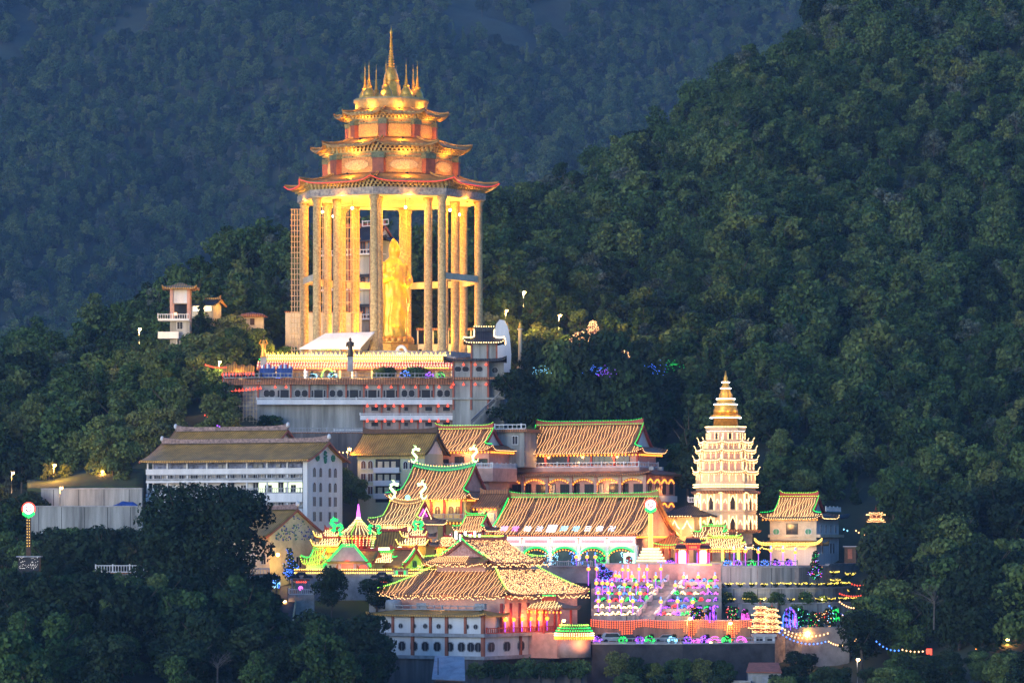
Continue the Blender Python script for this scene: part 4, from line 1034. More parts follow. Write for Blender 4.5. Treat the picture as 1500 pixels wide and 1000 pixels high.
# the hall itself
Lh, Dh = 24.0, 24.0; hx, hy = 0.0, 6.8
walls(r, Lh, Dh, z(928), z(872), M_PINKW, x0=hx, y0=hy)
rl = roof(r, Lh, Dh, z(872), z(784), 1.6, 'hip', gi=12.0, m=M_TILEB, up=.8, x0=hx, y0=hy, ridge=False, conc=.25, t0=.52)
# keep the neck of the upper storey where the slope has reached y 838
gx = 6.9; Lu, Du = 10.2, 15.0; uy0 = 11.3
walls(r, Lu, Du, z(845), z(826), M_PINKW, x0=hx-gx, y0=uy0, name='wall')
# upper irimoya: ridge runs away from the left face, so its gable shows
up_ = bpy.data.objects.new('gabled_roof', None); COL.objects.link(up_); up_.parent = r
up_.location = (hx-gx-Lu, uy0, 0); up_.rotation_euler = (0,0,-PI/2)
ru = roof(up_, Du, Lu, z(825), z(791), 2.0, 'irimoya', gi=.3, tb=.66, m=M_TILEB, up=.9, gm=mat('carved_gable',(.50,.30,.26),.7,.6,3,c2=(.25,.10,.07)), trim=M_TRIM, x0=0, y0=0, ridge_h=.6)
roof_strings(rl, 38, G_WARM, drop=.7, skip=.04)
light_path(rl['o'], [rl['surf'](rl['xr'](k/14)[0],k/14)+V((0,-.1,.3)) for k in range(7,15)], G_LIME, .35, .16)
light_path(rl['o'], [rl['surf'](rl['xr'](k/14)[1],k/14)+V((0,-.1,.3)) for k in range(7,15)], G_LIME, .35, .16)
light_path(rl['o'], [V((rl['xr'](k/14)[1], Dh+2*hy-rl['y'](k/14), rl['z'](k/14)+.4)) for k in range(7,15)], G_LIME, .35, .16)
def net(parent, pts_fn, n, m, r_=.06, seed=1, name='light_net'):
    q = random.Random(seed); mb = MB()
    for i in range(n): mb.bulb(pts_fn(q.random(), q.random()), r_)
    o = mb.build(name, m, parent); o['kind'] = 'stuff'; return o
def side_pt(rf, t0):
    def f(a, b):
        t = math.sqrt(t0*t0+(1-t0*t0)*a); x = rf['xr'](t)[1]; ya = rf['y'](t); yb = rf['D']+2*rf['y0']-ya
        return V((x+.1, ya+(yb-ya)*b, rf['z'](t)+rf['up']*abs(2*b-1)**10*t**4+.15))
    return f
net(rl['o'], side_pt(rl,.53), 2300, G_WARM)
light_path(rl['o'], [V((rl['xr'](1)[1]+.1, hy-1.6+(Dh+3.2)*i/30, z(872)-.15)) for i in range(31)], G_WARM, .42, .12, drop=.6)
light_path(rl['o'], [rl['surf'](rl['xr'](1)[0]+(rl['xr'](1)[1]-rl['xr'](1)[0])*i/30,1)+V((0,-.1,-.15)) for i in range(31)], G_WARM, .3, .11, drop=.7)
# upper roof: gable side carries strings, the long right slope a net
def sk_pt(sgn):
    def f(a, b):
        t = ru['tb']+(1-ru['tb'])*a; x = ru['xr'](t)[1 if sgn > 0 else 0]; ya = ru['y'](t); yb = ru['D']-ya
        return V((x+.08*sgn, ya+(yb-ya)*b, ru['z'](t)+.15))
    return f
fr_ = sk_pt(1)
for i in range(20): light_path(ru['o'], [fr_(k/5,(i+.5)/30) for k in range(6)]+[fr_(1,(i+.5)/30)-V((0,0,.6))], G_WARM, .45, .08)
def back_pt(a, b):
    t = a; p, q = ru['xr'](t); v = ru['surf'](p+(q-p)*b, t, True); return v+V((0,.1,.15))
net(ru['o'], back_pt, 1300, G_WARM, seed=5)
light_path(ru['o'], [V((-Du+.6+(Du-1.2+1.2)*i/20-.6, Lu/2, z(791)+.75)) for i in range(21)], G_LIME, .3, .15)
light_path(ru['o'], [V((ru['xr'](0)[1]+.1, ru['surf'](0,k/12,b_).y, ru['z'](k/12)+.35)) for b_ in (False,) for k in range(0,9)], G_GREEN, .3, .16)
light_path(ru['o'], [V((ru['xr'](0)[1]+.1, Lu-ru['y'](k/12), ru['z'](k/12)+.35)) for k in range(0,9)], G_GREEN, .3, .16)
for e_ in (0,1):
  light_path(ru['o'], [V((ru['xr'](t)[e_], Lu-ru['y'](t), ru['z'](t)+ru['up']*t**4+.35)) for t in [ru['tb']+(1-ru['tb'])*k/8 for k in range(9)]], G_LIME, .35, .15)
light_path(ru['o'], [V((ru['xr'](t)[1], ru['y'](t), ru['z'](t)+ru['up']*t**4+.35)) for t in [ru['tb']+(1-ru['tb'])*k/8 for k in range(9)]], G_LIME, .35, .15)
light_path(ru['o'], [V((ru['xr'](1)[1]+.1, -2.6+(Lu+5.2)*i/20, ru['z'](1)-.1)) for i in range(21)], G_WARM, .3, .11, drop=.6)
light_path(ru['o'], [V((ru['xr'](1)[0]+(ru['xr'](1)[1]-ru['xr'](1)[0])*i/20, Lu+2.7, ru['z'](1)-.1)) for i in range(21)], G_WARM, .3, .11, drop=.6)
# lanterns in the veranda
for i in range(6):
    y_ = 6.6+(D-7)*i/6; p_ = thing('lantern_pole', 'orange lantern on a purple lit pole along the red veranda rail', 'lantern', r.matrix_basis @ V((.25,y_,z(928))), 0, 'lantern poles along the veranda')
    MB().tube([(0,0,0),(0,0,2.0)], .07, 5).build('pole', G_PURP, p_); MB().ball((0,0,2.3),.38,8,6).build('lantern', G_ORNG, p_)
for k in range(4): lantern_row(r, (-.2,5.8+(D-7)*k/4,z(897)), (-.2,5.8+(D-7)*(k+1)/4-.4,z(897)), G_RED if k < 2 else G_ORNG, .5, .26, .5)
for i in range(3): lamp(r, (1.2,7+5.5*i,z(905)), 200, (1,.28,.10))
lamp(r, (-L*.5,3.5,z(880)), 60, (1,.5,.2))
# porch at the right end
pr = thing('porch', 'small porch with cream fringe and green ridge at the right end of the front hall', 'porch', P(820,930,664), R(-32.5))
rp = roof(pr, 7.0, 4.5, (930-890)*s, (930-879)*s, 1.0, 'hip', gi=2.0, m=M_TILEB, up=.5)
posts(pr, [(-6.6,.2),(-3.4,.2),(-.3,.2),(-.3,4.2)], -4, (930-890)*s, .24, M_RED)
MB().box(-7,0,-.2,4.6,-4,.3).build('floor', M_PINKW, pr)
roof_strings(rp, 16, G_CREAM, drop=.5); light_path(pr, [V((-5.0+3.0*i/8,2.0,(930-879)*s+.9)) for i in range(9)], G_GREEN, .28, .15)
lantern_row(pr, (-7,-.5,(930-896)*s), (.5,-.5,(930-896)*s)); lamp(pr, (-3,1,(930-898)*s), 240, (1,.42,.10))
cp = thing('round_canopy', 'round canopy edged with green and cream lights beside the front hall', 'canopy', P(841,962,660))
s2 = 660/F; q = [V((math.cos(t)*3.1*(1+.0*t),math.sin(t)*3.1,0)) for t in [2*PI*i/20 for i in range(21)]]
MB().lathe([(2.9,0),(2.9,(962-935)*s2)], n=20).build('drum_wall', M_PINKW, cp)
MB().lathe([(3.3,(962-932)*s2),(3.2,(962-929)*s2),(2.2,(962-916)*s2),(.1,(962-913)*s2)], n=20).build('roof', M_TILEB, cp)
for k,(zz,m_) in enumerate(((915,G_LIME),(919,G_GREEN),(923,G_GREEN),(927,G_CREAM),(930,G_CREAM),(933,G_ORNG),(935,G_ORNG))):
    light_path(cp, [V((p.x*(1.1 if k > 2 else .8+.1*k),p.y*(1.1 if k > 2 else .8+.1*k),(962-zz)*s2)) for p in q], m_, .42, .14)
lamp(cp, (1.5,-4.2,(962-938)*s2), 200, (1,.45,.15))

# ------------------------------------------------------------------ 11. the pagoda
KY = 738.0; KS = KY/F
kz = lambda y: (805-y)*KS
pg = thing('pagoda', 'slender white pagoda of many lit tiers rising to a gilded spire', 'pagoda', P(1063,805,KY), R(11))
M_PAG = mat('pagoda_plaster', (.66,.48,.30), .75, .15, .8)
def ringpts(Rr, zz, n=8, sub=1, ph=0.0):
    o = []
    for k in range(n):
        a0, a1 = 2*PI*k/n+ph, 2*PI*(k+1)/n+ph; p, q = V((math.cos(a0)*Rr,math.sin(a0)*Rr,zz)), V((math.cos(a1)*Rr,math.sin(a1)*Rr,zz))
        for j in range(sub): o.append(p.lerp(q,j/sub))
    return o+[o[0]]
def octlathe(name, prof, m, n=8): return MB().lathe(prof, n=n, smooth=n>12, ph=PI/8).build(name, m, pg)
octlathe('base', [(5.2,-5),(5.2,kz(781)),(6.0,kz(780))], M_STONE)
octlathe('storey', [(5.9,kz(780)),(5.9,kz(752)),(6.1,kz(749)),(5.9,kz(748)),(5.9,kz(722))], M_PAG)
octlathe('storey', [(5.8,kz(722)),(5.8,kz(716)),(6.2,kz(714.5)),(6.2,kz(710.5)),(5.9,kz(710)),(5.6,kz(690))], M_PAG)
def pag_eave(y, Rr, drop=.5, m=M_TILEB):
    mb = MB(); n = 8
    for k in range(n):
        a0, a1 = 2*PI*k/n+PI/8, 2*PI*(k+1)/n+PI/8; g_ = []
        for i in range(4):
            t = i/3; rr = Rr-.9+.9*t; row = []
            for j in range(9):
                u = j/8; p = V((math.cos(a0),math.sin(a0),0)).lerp(V((math.cos(a1),math.sin(a1),0)),u)*rr; e = abs(2*u-1)
                row.append(V((p.x,p.y,kz(y)+.5-.5*t+.38*e**4*t*t)))
            g_.append(row)
        mb.grid(list(reversed(g_)), .18)
    return mb.build('eave', m, pg)
pag_eave(778.5, 6.9); pag_eave(722, 6.8)
tiers = [(690,5.55,710),(672,5.3,690),(657,4.9,672),(645,4.3,657)]
for y1,Rr,y0_ in tiers: octlathe('storey', [(Rr,kz(y0_)),(Rr,kz(y1))], M_PAG)
for y_,Rr in ((692,6.3),(675,6.1),(661,5.8),(649,5.2)): pag_eave(y_, Rr, m=M_PAG)
octlathe('balcony', [(3.7,kz(646)),(3.5,kz(632)),(3.9,kz(631)),(3.9,kz(626)),(3.6,kz(626)),(3.6,kz(629))], M_PAG)
octlathe('gold_drum', [(2.4,kz(629)),(2.3,kz(613)),(2.9,kz(612)),(2.9,kz(608)),(2.5,kz(608)),(2.3,kz(606))], M_GOLD, 20)
octlathe('gold_dome', [(2.35,kz(607)),(2.4,kz(601)),(2.1,kz(597)),(2.2,kz(594)),(1.7,kz(590)),(1.75,kz(586)),(1.25,kz(581)),(1.3,kz(578)),(.95,kz(573)),(.9,kz(567)),(.6,kz(564)),(.65,kz(560)),(.35,kz(556)),(.4,kz(553)),(.18,kz(549)),(.05,kz(543))], M_GOLD, 20)
for y_,Rr,m_ in ((612.5,3.0,G_WHITE),(593,2.25,G_WHITE),(585,1.8,G_WHITE),(569.5,1.0,G_WHITE),(560.5,.75,G_WHITE),(626,4.0,G_CREAM),(632,3.65,G_WHITE),(710.5,6.35,G_CREAM),(714,6.35,G_CREAM),(722.5,6.1,G_CREAM)):
    light_path(pg, ringpts(Rr,kz(y_)+.1,16 if Rr<3.2 else 8,1 if Rr<3.2 else 6,0 if Rr<3.2 else PI/8), m_, .3, .12)
for y_,Rr in ((692,6.3),(675,6.1),(661,5.8),(649,5.2)):
    pts = []
    for k in range(8):
        a0, a1 = 2*PI*k/8+PI/8, 2*PI*(k+1)/8+PI/8
        for j in range(9):
            u = j/8; p = V((math.cos(a0),math.sin(a0),0)).lerp(V((math.cos(a1),math.sin(a1),0)),u)*(Rr+.1); pts.append(V((p.x,p.y,kz(y_)+.05+.38*abs(2*u-1)**4)))
    light_path(pg, pts, G_CREAM, .36, .11); light_path(pg, [p+V((0,0,-.45)) for p in pts], G_WARM, .5, .1)
    for k in range(8):
        a0 = 2*PI*k/8+PI/8; c_ = V((math.cos(a0)*(Rr+.15),math.sin(a0)*(Rr+.15),kz(y_)+.7)); light_path(pg, [c_,c_+V((math.cos(a0)*.25,math.sin(a0)*.2,.4))], G_CREAM, .2, .10)
# pointed arches and light columns on every face of the two lower storeys and small ones above
def pag_face(k, Rr): 
    a0, a1 = 2*PI*k/8+PI/8, 2*PI*(k+1)/8+PI/8; am = (a0+a1)/2; d = V((math.cos(am),math.sin(am),0)); return d*(Rr*math.cos(PI/8)), V((-d.y,d.x,0)), d, am
for y0_,y1_,Rr in ((746,726,5.9),(777,757,5.9)):
    for k in range(8):
        if math.sin(2*PI*(k+.5)/8+PI/8) > .75: continue
        c_, tx, d, am = pag_face(k,Rr); w = Rr*.765
        for i,(u,ww,hh) in enumerate(((-.33,.55,.74),(0,.85,1.0),(.33,.55,.74))):
            h_ = (y0_-y1_)*KS*hh; ctr = c_+tx*w*u+V((0,0,kz(y0_)))
            ol = [V((-ww/2,0,0)),V((ww/2,0,0)),V((ww/2,0,h_*.6)),V((ww*.3,0,h_*.82)),V((0,0,h_)),V((-ww*.3,0,h_*.82)),V((-ww/2,0,h_*.6))]
            MB().plate([ctr+tx*p.x+V((0,0,p.z))+d*.04 for p in ol], d*-.05).build('niche', M_DARK if (i == 1) else M_PINKW, pg)
            light_path(pg, [ctr+tx*p.x*1.25+V((0,0,p.z*1.03))+d*.15 for p in ol[2:]], G_CREAM, .2, .10)
        for u in (-.5,-.17,.17,.5): light_path(pg, [c_+tx*w*u*.98+d*.15+V((0,0,kz(y0_)+(y0_-y1_)*KS*q)) for q in (0,1.1)], G_CREAM, .22, .11)
for y0_,y1_,Rr in ((707,694,5.62),(689,677,5.35),(671,663,4.95),(656,650,4.35),(643,634,3.65)):
    for k in range(8):
        if math.sin(2*PI*(k+.5)/8+PI/8) > .75: continue
        c_, tx, d, am = pag_face(k,Rr); w = Rr*.765; h_ = (y0_-y1_)*KS
        for u in (-.3,0,.3):
            ctr = c_+tx*w*u+V((0,0,kz(y0_))); ww = w*.18
            MB().plate([ctr+tx*a+V((0,0,b))+d*.04 for a,b in ((-ww/2,0),(ww/2,0),(ww/2,h_*.7),(0,h_),(-ww/2,h_*.7))], d*-.05).build('niche', M_DARK if u == 0 and y0_ in (707,643) else M_PINKW, pg)
        for u in (-.49,-.15,.15,.49): light_path(pg, [c_+tx*w*u+d*.14+V((0,0,kz(y0_)+h_*q)) for q in (0,1.0)], G_CREAM, .26, .10)
for a in (-2.6,-1.57,-.5):
    for y_,Rr,pw in ((770,8.5,300),(735,8.0,260),(700,7.6,260),(668,7.4,200),(640,6.0,130)):
        lamp(pg, (math.cos(a)*Rr,math.sin(a)*Rr,kz(y_)), pw*.3, (1,.52,.15), .5)
for a in (-2.6,-1.57,-.5):
    lamp(pg, (math.cos(a)*4.4,math.sin(a)*4.4,kz(604)), 75, (1,.56,.16), .4); lamp(pg, (math.cos(a)*3.0,math.sin(a)*3.0,kz(570)), 32, (1,.56,.16), .3)

# ------------------------------------------------------------------ 12. right pavilion by the pagoda
r, L, D, s = hall('white_pavilion', 'cream and white pavilion with a big square window right of the pagoda', 'pavilion', 1130, 1196, 1236, 818, 738)
ze, zr = (818-757)*s, (818-727)*s
walls(r, L, D, -5, ze, M_WHITE); MB().box(-L,0,-.06,0,(818-800)*s,ze).build('wall', M_CREAM, r)
MB().box(-L-.3,.9,-.3,D+.5,(818-785)*s-.2,(818-785)*s+.35).build('ledge', M_CREAM, r)
rf = roof(r, L, 7.0, ze-.2, zr, 1.5, 'irimoya', gi=.8, tb=.66, m=M_TILEB, up=.9, gm=M_WHITE)
roof_strings(rf, 24, G_CREAM, drop=.4); roof_edge_lights(rf, G_LIME, G_GREEN, G_CREAM)
rb = roof(r, L+.5, D+.5, ze, ze+1.6, 1.6, 'hip', gi=D*.4, m=M_TILEG, up=.8, ridge=False)
rail(r, [(.4,4.2,ze+1.1),(.4,D,ze+1.1)], .9, M_WHITE)
window(r, (-L*.52,-.06,(818-786)*s), 0, 2.2, 2.5, fm=M_WOOD); window(r, (-L*.86,-.06,(818-782)*s), 0, 1.2, 1.0, shape='oct', fm=M_WHITE, pm=M_GREENP); window(r, (-L*.17,-.06,(818-782)*s), 0, 1.2, 1.0, shape='oct', fm=M_WHITE, pm=M_GREENP)
for v in (.18,.40,.62,.84): window(r, (0,D*v,(818-780)*s), PI/2, .45, 1.5, arch=True, pm=M_DARK)
for v in (.25,.62,.74): window(r, (0,D*v,(818-810)*s), PI/2, .5 if v<.5 else .8, 1.9, pm=M_DARK)
sk = roof(r, L+1, 1.0, (818-797)*s, (818-791)*s, 1.6, 'hip', gi=.5, m=M_TILEO, up=.9, ridge=False, x0=.5, y0=-1.0)
for dz in (0,.35): light_path(r, [sk['surf'](sk['xr'](1)[0]+(sk['xr'](1)[1]-sk['xr'](1)[0])*i/20,1)+V((0,-.15,-.1+dz)) for i in range(21)], G_WARMY, .34, .15)
lantern_row(r, (-L-1,-1.3,ze-.5), (.8,-1.3,ze-.5), G_ORNG, .7, .16)
lamp(r, (-L*.7,-3.5,(818-800)*s), 260, (1,.45,.16)); lamp(r, (-L*.2,-3.5,(818-803)*s), 120, (1,.5,.2))
r2 = thing('timber_shed', 'small dark timber shed against the right end of the white pavilion', 'shed', P(1237,818,742), R(-25)); MB().box(0,2.4,0,3,-1.5,2.3).build('wall', M_WOOD, r2); MB().box(-.2,2.7,-.3,3.2,2.3,2.5).build('roof', M_GREYM, r2); MB().box(.7,1.6,-.05,.02,0,1.9).build('door', M_TRIM, r2)

# linking gallery behind the pagoda
r, L, D, s = hall('gallery', 'orange lit gallery with pointed white neon arches left of the pagoda', 'gallery', 962, 1016, 1030, 800, 733)
ze, zr = (800-755)*s, (800-736)*s
walls(r, L, D, -5, ze, M_CREAM); roof(r, L+2, 6, ze, zr, 1.2, 'hip', gi=5.5, m=M_TILEG, up=.3, ridge=False, x0=3); light_path(r, [V((-L+L*i/20,-1.3,ze-.1)) for i in range(21)], G_WARM, .55, .15)
for i in range(3):
    x0_ = -L+L*i/3+.25; x1_ = -L+L*(i+1)/3-.25; xm = (x0_+x1_)/2; zz = (800-785)*s
    pts = [V((x0_,-.15,zz)),V((x0_,-.15,zz+1.4)),V((x0_+.5,-.15,zz+1.9)),V((xm,-.15,zz+3.0)),V((x1_-.5,-.15,zz+1.9)),V((x1_,-.15,zz+1.4)),V((x1_,-.15,zz))]
    nm = MB(); nm.tube([p for p in pts[1:-1]], .12, 5); nm.build('neon_arch', G_CREAM, r)
    MB().plate([p+V((0,.1,0)) for p in pts], (0,.08,0)).build('arch_opening', M_PINKW, r)
rail(r, [(-L*.3,3,zr+.1),(3,3,zr+.1)], 1.0, M_WHITE)
for k in range(5): lantern_row(r, (-L+1,-1.2-.1*k,ze-.8-.9*k), (-L*.45,-1.2-.1*k,ze-.8-.9*k), G_ORNG, .62, .17, .1)
lamp(r, (-L*.7,-2.5,2.5), 330, (1,.42,.10)); lamp(r, (-L*.2,-2.5,2.5), 330, (1,.42,.10))
# small lit roofs in front of the pagoda
def kiosk(name, label, cat, xl, xr, xe, yb, ye, yr, Y, m=None, ms=None, n=14, th=-25, kind='irimoya', wall=None, edge=None, drop=.3, gi=.5, roofm=None, closed=True, tb=.6, up=.7, gm=None):
    r, L, D, s = hall(name, label, cat, xl, xr, xe, yb, Y, th)
    ze, zr = (yb-ye)*s, (yb-yr)*s
    if closed: walls(r, L, D, -3, ze, wall or M_YELP)
    else:
        posts(r, [(-L+.2,.2),(-.2,.2),(-L+.2,D-.2),(-.2,D-.2),(-L/2,.2)], -3, ze, .18, M_RED); MB().box(-L,0,0,D,-3,.1).build('floor', M_STONE, r)
    rf = roof(r, L, D, ze-.1, zr, .8, kind, gi=gi if kind != 'gable' else 0, tb=tb, m=roofm or M_TILEB, up=up, ridge_h=.35, gm=gm or M_PINKW)
    if ms: roof_strings(rf, n, ms, drop=drop, r=.09)
    if edge: roof_edge_lights(rf, edge, edge, ms or G_CREAM, r=.13)
    return r, L, D, s, ze, zr, rf
r,L,D,s,ze,zr,rf = kiosk('gate_pavilion', 'small gate pavilion with a tall green edged lit roof before the pagoda', 'pavilion', 1022, 1062, 1072, 822, 785, 771, 724, ms=G_CREAM, n=16, edge=G_GREEN, up=1.2, closed=False)
lantern_row(r, (-L-.6,-.7,ze-.4), (.6,-.7,ze-.4), G_WARMY, .4, .16)
r,L,D,s,ze,zr,rf = kiosk('lantern_gallery', 'low lantern gallery with yellow lit pillars under the pagoda', 'gallery', 1032, 1088, 1096, 824, 800, 788, 718, ms=G_CREAM, n=24, edge=G_LIME, closed=False)
lantern_row(r, (-L-.6,-.7,ze-.4), (.6,-.7,ze-.4), G_WARMY, .4, .16); lantern_row(r, (-L-.6,-.8,ze-.9), (.6,-.8,ze-.9), G_ORNG, .5, .16)
for q in (.1,.5,.9): MB().box(-L*q-.22,-L*q+.22,-.3,-.12,.2,2.6).build('lit_panel', G_LIME, r)
lamp(r, (-L*.3,-1.5,1.6), 250, (1,.6,.14)); lamp(r, (-L*.8,-1.5,1.6), 250, (1,.6,.14))
r,L,D,s,ze,zr,rf = kiosk('arched_shelter', 'brown arched shelter roof hung with coloured bulbs beside the tall lantern post', 'shelter', 964, 998, 1006, 822, 797, 783, 722, kind='hip', gi=2.0, closed=False, roofm=M_TILEB)
path_bulbs(mbb := MB(), [V((-L-.8+(L+1.6)*i/10,-.9,ze-.1+.5*abs(i/5-1)**2)) for i in range(11)], .35, .12); mbb.build('light_string', G_GREEN, r); lantern_row(r, (-L,-.8,ze-.6), (0,-.8,ze-.6), G_ORNG, .5, .18)
lamp(r, (-L*.5,.5,1.5), 120, (1,.4,.1))

# ------------------------------------------------------------------ 13. shrine with its cluster of small roofs at the left
r,L,D,s,ze,zr,rf = kiosk('entrance_shrine', 'pink shrine with a green neon gable over a red arched door', 'shrine', 478, 540, 552, 842, 822, 806, 690, kind='gable', th=-12, wall=M_PINKW, roofm=M_TILEO)
# the neon gable faces the front
fm_ = MB(); fm_.plate([V(p) for p in ((-L,-.25,ze-.6),(0,-.25,ze-.6),(-L*.33,-.25,zr+.7),(-L*.62,-.25,zr+.7))], (0,.2,0)); fm_.plate([V(p) for p in ((-L,-.25,-2),(0,-.25,-2),(0,-.25,ze-.62),(-L,-.25,ze-.62))], (0,.2,0)); fm_.build('gable', mat('lilac_plaster',(.45,.34,.40),.7,.2,1), r)
for a,b in (((-L-.5,-.4,ze-.9),(-L*.62,-.4,zr+.8)),((-L*.33,-.4,zr+.8),(.5,-.4,ze-.9)),((-L*.62,-.4,zr+.8),(-L*.33,-.4,zr+.8))):
    for dz in (0,.3): light_path(r, [V(a)+V((0,0,dz)),V(b)+V((0,0,dz))], G_GREEN, .25, .15)
gr_ = glow('red_door_glow', (1,.10,.05), .45)
for x_,w_,h_ in ((-L*.5,1.1,2.7),(-L*.12,.8,1.9)):
    MB().plate([V((x_-w_,-.30,.0)),V((x_+w_,-.30,.0)),V((x_+w_,-.30,h_*.65))]+[V((x_+w_*math.cos(t),-.30,h_*.65+h_*.35*math.sin(t))) for t in [PI*i/8 for i in range(1,8)]]+[V((x_-w_,-.30,h_*.65))], (0,.1,0)).build('arched_door', gr_, r)
for sx in (-1,1):
    MB().plate([V((-L*.5+sx*1.7,-.3,.4)),V((-L*.5+sx*2.9,-.3,.4)),V((-L*.5+sx*1.7,-.3,2.2))] if sx > 0 else [V((-L*.5-2.9,-.3,.4)),V((-L*.5-1.7,-.3,.4)),V((-L*.5-1.7,-.3,2.2))], (0,.1,0)).build('relief_panel', M_TRIM, r)
lamp(r, (-L*.5,-3,1.5), 170, (1,.5,.25)); lamp(r, (-L*1.2,-3,3), 160, (.4,1,.3))
# hexagonal kiosk with the purple spire
hk = thing('hexagonal_kiosk', 'hexagonal kiosk with a cone of cream light strings and a purple spire', 'kiosk', P(525,806,697))
s = 697/F; hz_ = lambda y: (806-y)*s
posts(hk, [(math.cos(t)*2.3,math.sin(t)*2.3) for t in [PI/6+PI*i/3 for i in range(6)]], -3, hz_(783), .2, M_RED)
MB().lathe([(2.6,-3),(2.6,.1)], n=6).build('floor', M_PINKW, hk); MB().lathe([(1.7,.1),(1.7,hz_(785))], n=6).build('core', M_RED, hk)
hr = MB().lathe([(3.4,hz_(784)),(3.3,hz_(782)),(2.0,hz_(775)),(.8,hz_(765)),(.25,hz_(758))], n=12, ph=0); hro = hr.build('roof', M_TILEB, hk)
for i in range(26):
    a = 2*PI*i/26; light_path(hro, [V((math.cos(a)*q_,math.sin(a)*q_,hz_(y_)+.15)) for q_,y_ in ((.35,759),(.85,765),(2.05,775),(3.35,782),(3.1,786),(2.7,801))], G_CREAM if i%6 else G_LIME, .36, .09)
light_path(hk, [V((math.cos(2*PI*i/24)*3.1,math.sin(2*PI*i/24)*3.1,hz_(788))) for i in range(25)], G_ORNG, .6, .18)
MB().lathe([(.42,hz_(759)),(.3,hz_(750)),(.08,hz_(738))], n=8).build('spire', glow('spire_magenta',(.85,.12,1),1.1), hk)
lamp(hk, (0,-3.4,hz_(792)), 160, (1,.4,.15))
def ngd(loc, flip, h): 
    t_ = thing('dragon_ornament', 'green glowing dragon ornament on the small roofs of the entrance shrine', 'ornament', loc, 0, 'green dragons on the shrine roofs'); dragon(t_, (0,0,0), flip, h, G_GREEN, .5); return t_
for px,py,fl,h_ in ((487,778,False,2.4),(500,783,True,2.0),(541,781,False,1.6),(556,781,True,1.6),(607,776,False,1.7),(618,776,True,1.7)): ngd(P(px,py,694), fl, h_)
for nm,lab,xl,xr,xe,yb,ye,yr,Y,ms in (('shrine_tower','upper yellow tower roof left of the hexagonal kiosk',467,494,502,806,785,775,699,G_CREAM),('shrine_tower','lower yellow tower roof left of the hexagonal kiosk',463,496,506,818,798,788,694,G_CREAM),
        ('shrine_tower','upper yellow tower roof right of the hexagonal kiosk',594,622,632,806,785,774,699,G_CREAM),('shrine_tower','lower yellow tower roof right of the hexagonal kiosk',588,624,636,822,797,787,694,G_CREAM)):
    r,L,D,s,ze,zr,rf = kiosk(nm, lab, 'tower', xl, xr, xe, yb, ye, yr, Y, ms=ms, n=14, th=-20, drop=.3, wall=mat('amber_wall',(.70,.42,.06),.7,.15,1), up=1.0)
    light_path(r, [rf['surf'](rf['xr'](1)[0]+(rf['xr'](1)[1]-rf['xr'](1)[0])*i/12,1)+V((0,-.1,0)) for i in range(13)], G_WARMY, .3, .14)
    window(r, (-L*.6,0,.3), 0, .7, .9, shape='round', fm=M_GREENP, pm=M_DARK)
    if yb > 810: lamp(r, (-L*.5,-1.6,ze-.9), 130, (1,.6,.1))
r,L,D,s,ze,zr,rf = kiosk('tiled_hall', 'plain tan tiled slope with glowing swallowtail eaves in the middle of the shrine', 'hall', 500, 586, 592, 826, 803, 777, 703, kind='gable', th=-8, roofm=M_TILE, wall=M_CREAM)
for sg in (0,1):
    pts = [V((-L-1.6,-1.0,ze+1.9)),V((-L-1.3,-1.0,ze+.6)),V((-L-.2,-1.0,ze)),V((-L*.55,-1.0,ze-.1))] if sg == 0 else [V((-L*.5,-1.0,ze-.1)),V((-.4,-1.0,ze)),V((1.0,-1.0,ze+.7)),V((1.5,-1.0,ze+2.0))]
    nm = MB(); nm.tube(pts, .22, 6); nm.build('neon_eave', glow('neon_yellowwhite',(.95,1,.45),2.0), r)
r,L,D,s,ze,zr,rf = kiosk('shrine_wing', 'low wing with lime strings and green upturned eaves at the left end of the shrine', 'wing', 448, 474, 486, 842, 824, 806, 692, ms=G_LIME, n=12, edge=G_GREEN, th=-15, up=1.3, wall=M_PALEG)
lamp(r, (-L*.5,-2,ze-.6), 130, (.6,1,.15))
r,L,D,s,ze,zr,rf = kiosk('shrine_wing', 'low wing with cream strings right of the red arched door', 'wing', 540, 578, 586, 842, 821, 810, 694, ms=G_CREAM, n=20, edge=G_GREEN, th=-15, wall=M_PINKW)
r,L,D,s,ze,zr,rf = kiosk('green_gable_house', 'narrow lime lit house with a pointed green neon gable', 'house', 560, 594, 620, 852, 828, 804, 688, kind='gable', th=-62, wall=mat('lime_lit_wall',(.48,.58,.14),.75,.2,.8), gm=mat('lime_lit_wall',(.48,.58,.14),.75,.2,.8), roofm=M_TILEB)  # lime light is put into the wall colour as well
for b_ in (0,1): 
    light_path(r, [V((.45, (D-rf['y'](k/10)) if b_ else rf['y'](k/10), rf['z'](k/10)+.3)) for k in range(11)], G_GREEN, .25, .16)
    light_path(r, [V((.45, (D-rf['y'](k/10)) if b_ else rf['y'](k/10), rf['z'](k/10)+.65)) for k in range(11)], G_CREAM, .3, .1)
window(r, (0,D*.5,zr*.45), PI/2, .7, 1.1, shape='oct', fm=M_GREENP); window(r, (0,D*.75,.8), PI/2, .4, 1.6, pm=M_DARK)
lamp(r, (4.0,D*.6,1.6), 330, (.7,1,.12)); lamp(r, (-2.0,-2.5,2.0), 140, (.7,1,.12))
